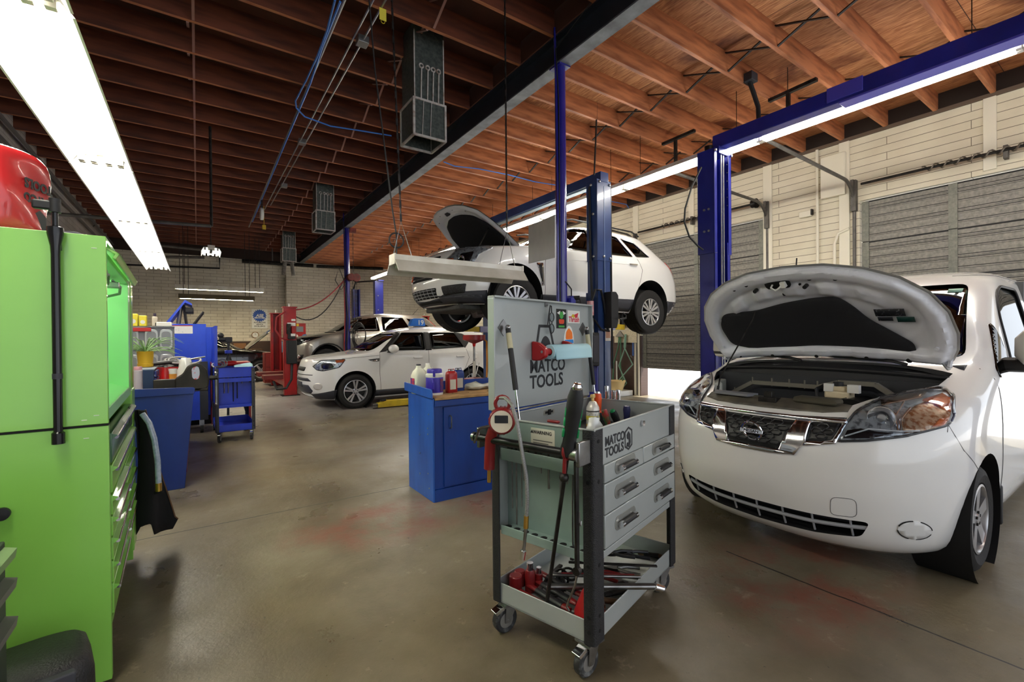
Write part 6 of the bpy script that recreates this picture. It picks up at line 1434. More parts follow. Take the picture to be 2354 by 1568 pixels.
# ---- second cart (blue), end towards the camera
c2t, lid2 = make_cart(thing('tool_cart', 'blue rolling tool cart with its raised lid seen edge on, left of the aisle', 'tool cart', (.645, 7.16, 0), rad(91)), CARTB, CARTB, mat('post_slate', (48, 50, 56), .6))
c2t.scale = (1, .86, 1.0)
# ================================================================ tools on the grey cart
CT = Matrix.Translation(CA) @ Matrix.Rotation(CZ, 4, 'Z')
def cw(u, v, z): return CT @ Vector((u, v, z))
def ctool(name, label, cat, u, v, z, a=0., group=None): return thing(name, label, cat, tuple(cw(u, v, z)), CZ + a, group)
HB = mat('handle_black_grip', (26, 28, 30), .5); GRN = mat('grip_green', (20, 140, 80), .45); REDG = mat('grip_red', (124, 24, 26), .4)
# pry bar
t = thing('pry_bar', 'long black pry bar with black and green handle leaning against the grey cart handle', 'pry bar', tuple(cw(.035, .262, .158)))
A, L = align(cw(.035, .262, .158) - Vector(t.location), cw(-.115, .0, 1.175) - Vector(t.location)); A = A @ Matrix.Rotation(1.2, 4, 'Z')
M(A).box(-.011, .011, -.007, .007, 0, L - .2).build('bar', DSTEEL, t, bevel=.003)
k = M(A); k.lathe([(0, L - .285), (.028, L - .285), (.031, L - .26), (.027, L - .24), (.025, L - .2), (.031, L - .1), (.030, L - .05), (.022, L - .015), (.0, L - .01)], 20); h = k.build('handle', HB, t)
M(A).lathe([(.0, L - .012), (.019, L - .014), (.02, L - .004), (.014, L + .006), (0, L + .008)], 18).build('strike_cap', CHROME, h)
for zz in (.195, .15, .11):
    g = M(A)
    for sg in (-1, 1): g.prism(rect(-.010, .010, L - zz - .017, L - zz + .017, .006), sg * .0235, sg * .0318, 'y')
    g.each('grip_inlay', GRN, h, bevel=.002)
# tire inflator gauge
t = ctool('tire_inflator', 'red tire inflator gauge with a braided hose hung on the grey cart handle', 'tire gauge', -.075, .37, .93)
A = frame((-.035, .0, .075), (.55, -.83, 0), (0, 0, 1))
g = M(A).lathe([(0, -.035), (.05, -.035), (.056, -.02), (.056, .02), (.05, .03), (0, .03)], 28); g = g.build('gauge_boot', REDG, t)
M(A).lathe([(0, .030), (.046, .030), (.046, .033), (0, .033)], 28).build('gauge_face', mat('gauge_face', (214, 206, 186), .4), g); M(A).prism(rect(-.028, .028, -.006, .026, .003), .033, .0345).build('display', mat('lcd', (40, 44, 48), .2), g)
m = M(A)
for k in range(14):
    a = PI * .25 + PI * 1.3 * k / 13; m.box(-.002 + .056 * math.cos(a), .002 + .056 * math.cos(a), -.002 + .056 * math.sin(a), .002 + .056 * math.sin(a), -.03, .02)
m.each('boot_rib', REDG, g)
M(A).ring(.03, .008, 16, 6, Matrix.Translation((0, .07, -.005))).build('hanging_loop', REDG, g)
M().tube([(-.01, .07, .03), (-.0, .10, -.02), (.01, .115, -.10), (.01, .118, -.16)], .024, 12).build('grip', REDG, t); M().tube([(.01, .118, -.16), (.01, .12, -.22)], .009, 8).build('air_inlet', mat('brass', (190, 150, 70), .3, .9), t)
M().tube([(-.02, .05, .05), (-.05, .12, .03), (-.04, .16, -.04)], .006, 6).build('trigger', STEEL, t)
P = [(-.03, .045, .14), (-.035, .03, .168), (-.04, -.02, .172), (-.055, -.07, .15), (-.06, -.10, .08), (-.062, -.125, -.03), (-.06, -.145, -.13), (-.055, -.145, -.22), (-.05, -.135, -.30)]
M().tube(P, .0075, 10).build('braided_hose', mat('braided_steel', (170, 170, 168), .4, .5, (120, 120, 120), 300), t)
M().tube([(-.05, -.135, -.29), (-.05, -.132, -.34)], .0105, 10).build('fitting', mat('brass', (190, 150, 70)), t); M().tube([(-.05, -.132, -.34), (-.05, -.118, -.44)], .007, 10).build('stem', STEEL, t); M().tube([(-.05, -.118, -.435), (-.052, -.112, -.47)], .012, 10).build('air_chuck', CHROME, t)
# strap, hanging bars
t = ctool('bungee_cord', 'red cord with a ball end looped around the grey cart handle', 'cord', -.075, .07, .80)
M().ring(.032, .006, 20, 8, Matrix.Translation((0, .0, .115)) @ Matrix.Rotation(PI / 2, 4, 'X')).tube([(-.02, 0, .09), (-.018, .005, .03)], .008, 8).each('loop', REDG, t)
M().ball((-.018, .006, .015), .019, n=14, m=8).build('ball', DSTEEL, t)
t = ctool('breaker_bar', 'dark flat ratchet bar hanging down beside the near post of the grey cart', 'bar', -.07, .035, .42)
M().bar((0, 0, .05), (-.0, 0, .5), .022, .012).build('bar', DSTEEL, t, bevel=.003); M().cyl((-.012, 0, .48), (.012, 0, .48), .02, n=18).cyl((-.01, 0, .04), (.01, 0, .04), .016, n=16).each('ratchet_head', DSTEEL, t)
M().tube([(0, -.012, .27), (-.006, -.016, .23), (.004, -.014, .215), (.012, -.012, .23)], .003, 6).tube([(0, .0, .03), (.0, .01, -.02), (-.004, .03, -.07), (-.006, .045, -.11), (-.004, .035, -.125)], .004, 6).each('wire_hook', STEEL, t)
t = ctool('hook_tool', 'thin bent hook tool standing in the end rack of the grey cart', 'hook', .04, .11, .478)
M().tube([(0, 0, .0), (0, .012, .02), (0, .012, .2), (0, .008, .38)], .004, 6).build('rod', STEEL, t)
sd = [(.43, .50, .004), (.40, .28, .003), (.385, .16, .004), (.36, .08, .0035), (.29, .11, .003), (.25, .17, .005), (.19, .18, .004), (.155, .13, .004), (.32, .07, .005), (.455, .30, .003)]
lab = ['longest thin rod', 'long thin screwdriver', 'second long screwdriver', 'short screwdriver', 'short thin pick', 'middle thick screwdriver', 'slim screwdriver', 'nearest screwdriver', 'short stubby screwdriver', 'thin wire probe']
for (v, l, r), lb in zip(sd, lab):
    t = ctool('screwdriver', lb + ' hanging point down in the end rack of the grey cart', 'screwdriver', .055, v, .868, group='screwdrivers in the end rack of the cart')
    M().cyl((0, 0, -l if l < .37 else -.37), (0, 0, .02), r, n=8).build('shaft', STEEL, t); M().lathe([(0, 0), (.011, .002), (.012, .05), (.014, .08), (.0, .09)], 12).build('handle', REDG if v > .3 else HB, t)
t = ctool('angled_pick', 'thin bright pick stuck slantwise in the end rack of the grey cart', 'pick', .02, .37, .80); M().tube([(0, .04, .0), (0, -.02, .06)], .004, 6).build('rod', STEEL, t)
# in the lower tray
def lay(name, label, cat, a, b, z, parts, group=None):
    """tool from a to b (u, v) lying in the tray at height z"""
    pa, pb = cw(*a, z), cw(*b, z if len(b) < 3 else z); d = pb - pa
    t = thing(name, label, cat, tuple(pa), math.atan2(d.y, d.x), group); parts(t, d.length); return t
def grip(c1, c2):
    def f(t, L):
        M().rings([[Vector((x, r * math.cos(k * PI / 6), r * .7 * math.sin(k * PI / 6))) for k in range(12)] for x, r in ((0, .012), (.02, .016), (L * .5, .013), (L * .9, .016), (L, .012))]).build('handle', c1, t)
        M().rings([[Vector((x, r * math.cos(k * PI / 6), r * .7 * math.sin(k * PI / 6))) for k in range(12)] for x, r in ((L * .25, .0165), (L * .6, .0165), (L * .85, .018))]).build('grip_band', c2, t)
    return f
t = lay('dead_blow_hammer', 'red round headed hammer at the tray corner of the grey cart', 'hammer', (.09, .47), (.06, .20), .185, lambda t, L: (M().cyl((0, 0, -.02), (0, 0, .055), .03, n=20).cyl((-.02, .05, -.02), (-.02, .05, .05), .028, n=18).each('head', REDG, t, bevel=.006), M().rings([[Vector((x, r * math.cos(k * PI / 6), r * .7 * math.sin(k * PI / 6) - .01)) for k in range(12)] for x, r in ((.02, .013), (.1, .013), (L, .016))]).build('handle', REDG, t)))
for i, (a, b) in enumerate((((.14, .44), (.09, .17)), ((.18, .44), (.13, .16)), ((.23, .45), (.18, .15)))):
    lay('pry_tool', ['nearest of the three red handled tools lying behind the hammer', 'middle one of the three red handled tools behind the hammer', 'farthest of the three red handled tools behind the hammer'][i], 'tool', a, b, .185 + .012 * i, grip(REDG, HB), 'red handled tools in the cart tray')
t = ctool('air_tool', 'red tool with chrome nozzles standing in the tray of the grey cart', 'air tool', .15, .43, .152)
M().lathe([(0, 0), (.024, 0), (.026, .08), (.02, .1), (0, .1)], 16).build('body', REDG, t); M().cyl((0, 0, .1), (0, 0, .135), .016, n=14).cyl((.03, -.03, .08), (.03, -.03, .11), .012, n=12).each('nozzle', CHROME, t); M().cyl((.03, -.03, 0), (.03, -.03, .08), .018, n=14).build('second_body', REDG, t)
t = ctool('funnel_bottle', 'red plastic funnel in the near corner of the grey cart tray', 'funnel', .11, .085, .152)
M().lathe([(0, 0), (.062, .0), (.066, .01), (.066, .05), (.062, .06), (.035, .13), (.022, .15), (.0, .15)], 32).build('cone', REDPL, t); M().ring(.066, .004, 32, 6, Matrix.Translation((0, 0, .03))).build('rim', HB, t)
M(frame((.058, -.02, .07), (0.3, 1, 0), (-.3, 0, 1))).prism(rect(-.02, .02, -.02, .02), 0, .004).build('label', mat('label_multi', (60, 54, 48), .5, 0, (220, 150, 90), 60, .5, .55), t)
def flatbar(m, w=.022, h=.012): return lambda t, L: M().bar((0, 0, 0), (L, 0, .0), w, h).build('bar', m, t, bevel=.004)
t = lay('chrome_bar', 'thick bent chrome bar sticking out over the front lip of the cart tray', 'bar', (.10, .30), (.42, -.10), .238, lambda t, L: (M().cyl((0, 0, 0), (L - .02, 0, .0), .0135, n=14).build('bar', STEEL, t), M().cyl((L - .03, 0, 0), (L + .012, 0, -.012), .017, n=14).build('head', CHROME, t, bevel=.004)))
lay('chrome_bar', 'second steel bar with a red stripe lying behind the bent chrome bar', 'bar', (.16, .32), (.40, -.012), .262, lambda t, L: (M().bar((0, 0, 0), (L, 0, 0), .024, .014).build('bar', STEEL, t, bevel=.005), M().bar((.05, 0, .0075), (L - .03, 0, .0075), .008, .002).build('stripe', REDG, t)))
lay('black_bar', 'slim black pry bar resting over the front lip of the cart tray', 'bar', (.33, .33), (.56, -.025), .250, flatbar(DSTEEL, .02, .008))
lay('pipe_handle', 'brown tubular handle poking out beside the red funnel', 'handle', (.20, .13), (.25, .02), .20, lambda t, L: M().cyl((0, 0, 0), (L, 0, 0), .013, n=14).build('tube', mat('brown_steel', (120, 96, 74), .4, .6), t))
def pliers(c):
    def f(t, L):
        for s in (-1, 1): M().tube([(0, s * .035, 0), (L * .35, s * .03, .004), (L * .62, s * .006, .004)], .009, 8).build('handle', c, t)
        M().prism(rpoly([(L * .55, -.016), (L * .72, -.018), (L, -.004), (L, .004), (L * .72, .018), (L * .55, .016)], .004), -.006, .008).build('jaw', DSTEEL, t)
    return f
for i, (a, b, z, c, lb) in enumerate((((.70, .16), (.60, .30), .2, HB, 'black pliers with open handles at the far end of the cart tray'), ((.76, .10), (.66, .26), .19, mat('grip_dark', (30, 32, 40), .4), 'second black pliers beside the open ones in the cart tray'), ((.45, .12), (.40, .30), .19, REDG, 'red handled pliers under the slim black bar in the tray'), ((.60, .08), (.52, .24), .175, STEEL, 'bare steel locking pliers in the middle of the tray'))):
    lay('pliers', lb, 'pliers', a, b, z, pliers(c), 'pliers in the cart tray')
for i, (a, b, z, m, lb) in enumerate((((.30, .12), (.42, .05), .175, HB, 'dark handled driver behind the front lip of the tray'), ((.34, .16), (.46, .08), .175, mat('smoke_handle', (70, 74, 84), .3), 'smoky handled driver next to the dark one in the tray'), ((.26, .36), (.42, .34), .17, DSTEEL, 'dark wrench deep in the back of the tray'), ((.24, .40), (.40, .42), .18, DSTEEL, 'bigger dark wrench along the back lip of the tray'), ((.12, .36), (.30, .40), .19, STEEL, 'bright steel lever at the back of the tray'), ((.50, .42), (.70, .45), .17, DSTEEL, 'dark bar along the back lip at the far end of the tray'), ((.80, .18), (.84, .06), .165, mat('brown_steel', (120, 96, 74)), 'brown handle at the far right end of the tray'), ((.48, .20), (.55, .06), .17, HB, 'black rod under the pliers in the tray'), ((.66, .40), (.78, .30), .168, STEEL, 'short bright wrench at the far back of the tray'))):
    lay('hand_tool', lb, 'tool', a, b, z, grip(m, HB) if i in (0, 1, 6) else flatbar(m), 'loose tools in the cart tray')
t = ctool('ratchet_strap', 'tangle of black ratchet buckles in the middle of the cart tray', 'strap', .22, .30, .155); m = M()
for k in range(5): m.ring(.035, .006, 16, 6, Matrix.Translation((.03 * k - .05, .02 * (k % 2), .03 + .008 * k)) @ Matrix.Rotation(.6 * k, 4, 'X') @ Matrix.Rotation(.5 * k, 4, 'Y'))
m.each('buckle', DSTEEL, t)
# in the top of the cart
t = ctool('spray_can', 'white and yellow spray can standing in the top of the grey cart', 'can', .44, .25, .862)
M().lathe([(0, 0), (.032, 0), (.033, .004), (.033, .125), (.030, .13)], 28).build('can', mat('can_label', (196, 194, 184), .35, .2, (150, 150, 142), 90, .45, .6), t); M().lathe([(.033, .128), (.031, .142), (.018, .168), (.012, .172), (0, .172)], 28).build('shoulder', mat('can_white', (218, 214, 204), .3, .2), t)
for z0, z1, c in ((.082, .102, (212, 196, 60)), (.050, .060, (212, 176, 60)), (.046, .050, (170, 60, 50)), (.122, .127, (50, 46, 44)), (.0, .02, (120, 118, 112))): M().cyl((0, 0, z0), (0, 0, z1), .0334, n=28, cap=False).build('label_band', mat('band%d_%d' % (c[0], c[1]), c, .4), t)
M().cyl((0, 0, .17), (0, 0, .188), .007, n=10).build('valve', mat('tan_plastic', (206, 176, 110), .5), t); M().box(-.012, .012, -.009, .009, .188, .206).build('nozzle', mat('tan_plastic', (206, 176, 110)), t, bevel=.003)
def grip_up(name, label, u, v, z, h, r, c, cap=None, tilt=(0, 0)):
    t = ctool(name, label, 'screwdriver', u, v, z); A, L = align((0, 0, 0), (tilt[0], tilt[1], h)); M(A).lathe([(0, 0), (r, .004), (r * .9, L * .3), (r * 1.1, L * .75), (r * .9, L * .96), (0, L)], 14).build('handle', c, t)
    if cap: M(A).lathe([(0, L * .98), (r * .7, L * .97), (r * .6, L + .006), (0, L + .007)], 14).build('cap', cap, t)
    return t
grip_up('screwdriver', 'bright orange screwdriver handle standing at the back of the grey cart top', .80, .42, .88, .15, .021, mat('orange_grip', (240, 86, 24), .4), CHROME)
for i, u in enumerate((.74, .68)): grip_up('screwdriver', ['black handle with orange end, next to the orange screwdriver', 'black handle with orange end, beside the spray can'][i], .70 - .0 + .05 * (1 - i) , .40 - .05 * i, .885, .05, .017, HB, mat('orange_grip', (240, 86, 24)))
grip_up('screwdriver', 'red and green screwdriver handle leaning right of the spray can', .62, .25, .862, .11, .017, mat('grip_mix', (60, 110, 70), .4, 0, (170, 50, 50), 20, .45, .55), None, (-.03, .02)); grip_up('screwdriver', 'black and green screwdriver handle leaning beside the red and green one', .68, .22, .862, .10, .019, HB, GRN, (-.05, .02))
grip_up('screwdriver', 'navy blue screwdriver handle at the right end of the grey cart top', .80, .24, .88, .09, .019, mat('navy_grip', (40, 42, 90), .4))
for i, (u, v, h, r) in enumerate(((.872, .40, .075, .0135), (.874, .36, .05, .012), (.874, .328, .055, .014))):
    t = ctool('socket', ['tall chrome socket standing on the right rim of the cart', 'short chrome socket in the middle of three on the cart rim', 'short chrome socket nearest the van on the cart rim'][i], 'socket', u, v, .989, group='chrome sockets on the cart rim'); M().lathe([(0, 0), (r, 0), (r, h), (r * .75, h), (r * .7, h * .6), (0, h * .6)], 18).build('socket', CHROME, t)
t = ctool('plastic_bag', 'crumpled clear plastic bag on the near edge of the cart top', 'bag', .15, .08, .862)
random.seed(3); m = M(); R = []
for i in range(7):
    a = i / 6; R.append([Vector((math.cos(k * PI / 7) * (.07 - .045 * a) * random.uniform(.7, 1.2), math.sin(k * PI / 7) * (.05 - .03 * a) * random.uniform(.7, 1.2), .15 * a ** .8 + random.uniform(-.008, .008))) for k in range(14)])
BAGM = mat('thin_bag', (214, 216, 212), .25, coat=.4); m.rings(R).build('bag', BAGM, t, smooth=80)
t = ctool('red_cap_tool', 'small red handled tool on the near rim of the cart top', 'tool', .05, .22, .985); M().bar((0, -.03, .008), (0, .03, .008), .016, .012).build('handle', REDG, t, bevel=.004)
# on the lid: towel holder, roll, glasses
t = ctool('towel_holder', 'red magnetic paper towel holder clamped to the raised cart lid', 'towel holder', .44, WV - .017, 1.285)
for u in (-.125, .155):
    M().prism(rpoly([(0, -.05), (0, .05), (-.045, .04), (-.085, .012), (-.085, -.03), (-.045, -.05)], .012), u - .016, u + .016, 'x').build('bracket', REDPL, t, bevel=.006)
M().cyl((-.11, -.066, -.005), (.14, -.066, -.005), .017, n=16).build('spindle', REDPL, t); M().cyl((-.142, -.066, -.005), (-.138, -.066, -.005), .007, n=12).build('bolt', STEEL, t)
t = ctool('paper_towel_roll', 'pale blue paper towel roll on the red holder of the cart lid', 'paper towel', .53, WV - .085, 1.278)
PB = mat('blue_paper', (176, 216, 226), .8); M().lathe([(.019, -.17), (.036, -.17), (.038, -.165), (.038, .195), (.036, .2), (.019, .2)], 30, Matrix.Rotation(PI / 2, 4, 'Y')).build('roll', PB, t)
sh = [Vector((x, -.0385 * math.sin(a), .0385 * math.cos(a))) for a in [k * .2 for k in range(9)] for x in (0,)]
rows = [[Vector((x, p.y - .001, p.z)) for p in sh] + [Vector((x, -.039 - .002, -.01 - .02)), Vector((x, -.043, -.04))] for x in (-.165, .195)]
M().rings(rows, False, False, wrap=False).build('loose_sheet', PB, t, solid=.001); M().cyl((-.171, 0, 0), (.201, 0, 0), .02, n=18, cap=False).build('cardboard_core', mat('cardboard', (176, 146, 104), .8), t)
t = ctool('eyeglasses', 'black framed eyeglasses hanging from the hook on the cart lid', 'glasses', .432, WV - .035, 1.52)
for z in (-.06, -.12): M().ring(.024, .0025, 20, 6, Matrix.Translation((.02, -.005, z)) @ Matrix.Rotation(PI / 2, 4, 'X') @ Matrix.Diagonal((.85, 1, 1, 1))).build('rim', HB, t)
M().tube([(.015, -.005, -.085), (.022, -.008, -.09), (.015, -.005, -.095)], .003, 6).tube([(.02, -.005, -.037), (.01, -.01, .0), (-.004, -.012, .002), (-.012, -.008, -.05), (-.016, -.004, -.1)], .003, 6).tube([(.02, -.005, -.145), (.0, -.01, -.14), (-.01, -.008, -.06), (-.003, -.012, .0)], .003, 6).each('temple', HB, t)
for z in (-.06, -.12): M().cyl((.02, -.0055, z), (.02, -.0045, z), .021, n=18).build('lens', LENS, t)
# ================================================================ green tool chest
GIN = mat('lime_inside', (158, 226, 150), .35, coat=.3); TEAL = mat('dark_green_drawer', (52, 96, 62), .3, coat=.5); TRIMC = mat('dark_chrome_trim', (120, 118, 128), .15, .95)
g = thing('tool_chest', 'tall lime green tool chest with hutch and chrome drawer trims at the left edge', 'tool chest', (-.292, 2.385, 0), rad(1.85))
D_ = .78; YL = 1.12
M().box(-D_, 0, -.004, .0, .02, 1.022).build('end_panel', GREENP, g, bevel=.002)
M().box(-D_, 0, .0, .03, .02, 1.022).box(-D_, .0, YL, YL + .03, .06, 1.04).box(-D_, -D_ + .02, 0, YL, .2, 1.03).box(-D_, -.03, .03, YL, .2, .23).box(-D_, -.03, .03, YL, 1.0, 1.03).build('base_cabinet', GREENP, g, bevel=.002)
M().box(-D_, .004, YL + .035, YL + .24, .10, 1.06).build('side_locker', GREENP, g, bevel=.003)
M().box(-D_ + .05, -.05, .08, YL - .05, .12, .2).build('plinth', DARK, g)
for y in (.25, 1.0):
    c = M().cyl((-.12, y - .02, .065), (-.12, y + .02, .065), .065, n=20).build('caster', RUBBER, g); M().box(-.17, -.07, y - .03, y + .03, .12, .13).build('caster_plate', STEEL, c)
fr = M().box(-.028, .0, .03, YL, .225, .25).build('front_rail', GREENP, g)
def drawer(y0, y1, z0, z1, m, tr):
    d = M().box(-.03, .006, y0, y1, z0, z1).build('drawer', m, g, bevel=.003)
    M().cyl((.020, y0 + .006, z1 - .018), (.020, y1 - .006, z1 - .018), .0075, n=12).build('drawer_trim', tr, d); M().prism([(.006, z1 - .004), (.022, z1 - .009), (.022, z1 - .013), (.006, z1 - .026)], y0 + .004, y1 - .004, 'y').build('drawer_lip', m, d)
    return d
d0 = drawer(.035, YL - .01, .865, .985, TEAL, TRIMC)
d1 = drawer(.035, YL - .01, .745, .855, TEAL if False else GREENP, TRIMC)
zs = [.735, .65, .565, .47, .38, .255]
for a, b in zip(zs, zs[1:]): drawer(.035, .60, b + .006, a, GREENP, CHROME)
zs = [.735, .62, .52, .42, .255]
for a, b in zip(zs, zs[1:]): drawer(.61, YL - .01, b + .006, a, GREENP, CHROME)
M().box(.006, .009, .5, .72, .80, .845).build('badge', mat('badge_dark', (40, 44, 48), .2, .6, (190, 192, 190), 60, .5, .55), d1)
M().cyl((.0, .62, .945), (.016, .62, .945), .013, n=14).build('lock', CHROME, d0)
M().prism(rect(.88, .98, .90, .985), -.001, .008, 'x').build('power_panel', BLACKP, d0); 
# hutch
HZ = 1.765
M().box(-D_, 0, -.004, .02, 1.03, HZ).build('hutch_end', GREENP, g, bevel=.002)
M().box(-D_, 0, -.006, .022, 1.022, 1.030).build('seam', DARK, g)
M().box(-D_, .0, YL - .01, YL + .02, 1.04, HZ - .02).box(-D_, -D_ + .02, .02, YL, 1.04, HZ).box(-D_, -.0, .02, YL, HZ - .02, HZ).build('hutch', GIN, g, bevel=.002)
M().box(-.10, -.0, YL - .10, YL, 1.06, 1.70).build('inner_post', GIN, g, bevel=.003); M().box(-D_, .004, YL + .035, YL + .17, 1.07, HZ - .02).build('locker_hutch', GREENP, g, bevel=.003)
M().box(-D_, -.02, .02, YL, 1.04, 1.065).build('work_mat', TEAL, g); M().prism([(-.10, 1.065), (.0, 1.04), (.0, 1.09), (-.09, 1.12)], .02, YL - .01, 'y').build('front_lip', GIN, g, bevel=.004)
dl = M(); dl.T = Matrix.Translation((-.005, 0, HZ - .035)) @ Matrix.Rotation(rad(30), 4, 'Y')
dl.box(-.02, .052, .022, YL - .012, -.010, .0).box(.04, .052, .022, YL - .012, -.028, .0); dl.build('hutch_door', GREENP, g, bevel=.002)
M().box(-.06, .0, .02, YL - .01, HZ - .085, HZ - .06).build('door_rail', GIN, g, bevel=.002); 
for y in (.25, .8): M().tube([(-.05, y, HZ - .09), (-.02, y + .03, HZ - .12), (-.03, y + .12, HZ - .15), (-.10, y + .16, HZ - .17)], .007, 6).build('door_stay', STEEL, g); M().box(-.08, -.02, y - .03, y + .03, HZ - .13, HZ - .10).build('hinge_plate', STEEL, g, bevel=.003)
M().cyl((-.34, .12, HZ - .05), (-.34, YL - .12, HZ - .05), .016, n=12).build('added_hutch_lamp', mat('added_hutch_tube', (240, 255, 236), .4, emit=14.), g)  # added tube that brightens the hutch interior; no such lamp is seen
M().prism(rect(.45, .80, 1.58, 1.68), -D_ + .021, -D_ + .026, 'x').build('badge', mat('badge_dark', (40, 44, 48)), g); M().box(-D_ + .021, -D_ + .05, .6, .9, 1.62, 1.68).build('power_strip', BLACKP, g)
M().box(-.5, -.4, -.007, -.003, 1.7, 1.701).build('scratch', mat('scratch', (170, 190, 150), .5), g)
for x, z in ((-.035, 1.715), (-.035, 1.065), (-.07, 1.05), (-.065, .98)): M().box(x - .008, x + .008, -.0055, -.0035, z - .0015, z + .0015).build('louver', mat('dent_bright', (206, 220, 190), .3), g)
# jack handle hung on its side
t = thing('jack_handle', 'black tubular jack handle hanging on the end panel of the green chest', 'handle', (-.428, 2.345, .975))
M().lathe([(0, 0), (.019, 0), (.019, .04), (.0135, .045), (.0135, .70), (.015, .73), (.0235, .775), (.0235, .80), (.0095, .805), (.0095, .89), (0, .89)], 20).build('tube', mat('black_gloss', (16, 16, 18), .2, .2), t)
M().cyl((0, 0, .22 + .02), (0, 0, .26), .0148, n=18).build('collar', GREYP, t); M().box(-.06, .010, -.012, .012, .862, .895).build('cross_head', BLACKP, t, bevel=.006); M().cyl((0, 0, .855), (0, 0, .905), .017, n=16).build('pivot', BLACKP, t)
M().box(-.012, .012, .010, .032, .72, .75).build('hook', DSTEEL, t)
# red cover bag on top
t = thing('seat_cover_bag', 'red vinyl bag with dark lettering standing on the green chest', 'bag', (-.68, 2.62, HZ), rad(-24))
R = []; random.seed(5)
for i in range(9):
    a = i / 8; z = .36 * a; k = 1 - .06 * abs(a - .45) - (.12 * max(0, a - .86) / .14)
    R.append([Vector((x * k + .012 * math.sin(7 * a + y * 20), y * k, z)) for x, y in rpoly([(-.25, -.10), (.13, -.10), (.15, .02), (.13, .16), (-.25, .16)], .05, 5)])
VIN = mat('red_vinyl_bag', (176, 36, 40), .3, coat=.4); b = M().rings(R).build('body', VIN, t, smooth=60, sub=1)
TB2 = frame((.1455, .155, .30), (0, -1, 0), (-.03, 0, -1))
text('lettering', 'TOOLS', .052, frame((.142, .13, .235), (0, -1, 0), (0, 0, -1)) @ Matrix.Rotation(0, 4, 'Z'), INK, b, bold=.002, sx=.8); text('lettering', 'MATCO', .052, frame((.147, .13, .175), (0, -1, 0), (0, 0, -1)), INK, b, bold=.002, sx=.78)
M(frame((.148, .06, .07), (0, -1, 0), (0, 0, 1))).prism([(0, .05), (.03, .03), (.03, -.03), (0, -.05), (-.03, -.03), (-.03, .03)], 0, .001).build('emblem', INK, b)
t = thing('folded_cloth', 'dark folded cloth lying behind the red bag on the green chest', 'cloth', (-.44, 2.78, HZ)); M().rings([[Vector((.06 * math.cos(k * PI / 8) * s, .16 * math.sin(k * PI / 8) * s, z)) for k in range(16)] for s, z in ((1, 0), (1, .03), (.8, .055), (.3, .07))]).build('cloth', mat('navy_cloth', (34, 36, 48), .9), t, smooth=70)
# apron and hose at the far end
t = thing('black_apron', 'black apron hanging at the far end of the green chest', 'apron', (-.33, 3.70, .12)); R = []
for i in range(11):
    a = i / 10; z = .80 * (1 - a); wd = .05 + .15 * a ** .9
    R.append([Vector((.0 + wd * u_ + .012 * math.sin(9 * u_ + 5 * a), .035 * math.sin(6 * u_ + 3 * a), z + (.10 * max(0, math.sin(u_ * 7)) if i == 10 else 0))) for u_ in [k / 9 for k in range(10)]])
M().rings(R, False, False, wrap=False).build('cloth', mat('black_cloth', (18, 17, 18), .9), t, solid=.006, smooth=70)
M().tube([r[-1] for r in R], .004, 6).build('brown_hem', mat('brown_leather', (96, 66, 40), .7), t)
t = thing('clear_hose', 'clear braided hose curving down at the far end of the green chest', 'hose', (-.29, 3.66, .40)); M().tube([(0, 0, .50), (.035, -.02, .44), (.06, -.03, .34), (.075, -.03, .2), (.078, -.03, .06)], .016, 12).build('hose', mat('clear_pvc', (186, 198, 214), .2, 0, (150, 164, 190), 60, coat=.5), t); M().cyl((.078, -.03, .0), (.078, -.03, .06), .017, n=14).build('fitting', mat('brass', (190, 150, 70)), t); M().cyl((.078, -.03, -.004), (.078, -.03, .008), .024, n=14).build('cap', DARK, t)
# black case and dark cart at the left corner
t = thing('tool_case', 'black plastic case with an orange latch at the bottom left corner', 'case', (-.44, 2.06, .02), rad(12)); t.scale = (1, 1, 1.27)
R = []
for z, k, sx_ in ((0, .93, 1), (.03, 1, 1), (.13, 1, 1), (.135, .985, 1), (.14, .985, 1), (.145, 1, 1), (.21, .99, 1), (.245, .93, .97), (.258, .84, .9)):
    R.append([Vector((x * k, y * k, z)) for x, y in rpoly([(-.24, -.15), (.10, -.15), (.18, -.11), (.18, .12), (.10, .15), (-.24, .15)], .05, 5)])
M().rings(R).build('shell', mat('pebbled_black', (24, 24, 26), .45, bump=.4, bscale=160), t, smooth=50, loc=(-.04, 0, 0))
M().prism(rpoly([(-.03, .235), (-.01, .25), (.09, .25), (.08, .14), (.0, .13)], .01), -.162, -.132, 'y').build('latch_seat', GREYP, t, bevel=.004); M().box(.0, .062, -.172, -.152, .172, .236).build('latch', mat('latch_orange', (226, 74, 44), .4), t, bevel=.008)
m = M()
for k in range(3): m.box(.03 + .009 * k, .034 + .009 * k, -.1735, -.1715, .20, .228)
m.each('latch_rib', DARK, t)
M().box(-.30, -.12, -.05, .05, .18, .21).build('handle', GREYP, t, bevel=.01)
t = thing('dark_cart', 'dark green service cart with pale drawer edges cut off by the left frame edge', 'cart', (-.505, 1.74, 0))
DG = mat('dark_green_cart', (40, 54, 40), .5); M().box(-.4, .05, -.1, .14, .05, .79).build('body', DG, t, bevel=.004)
for z, m_ in ((.745, GREENP), (.66, GREYP), (.55, GREYP)): M().prism([(.05, z - .02), (.072, z - .004), (.076, z + .022), (.05, z + .03)], -.1, .13, 'y').build('drawer_edge', mat('dusty_green_edge', (120, 150, 100), .5) if z > .7 else mat('dusty_edge', (100, 96, 96), .5), t)
M().lathe([(0, 0), (.012, 0), (.012, .012), (.022, .014), (.022, .03), (0, .032)], 18, Matrix.Translation((-.285, -.004, .745)) @ Matrix.Rotation(PI / 2, 4, 'X')).build('side_knob', BLACKP, g)
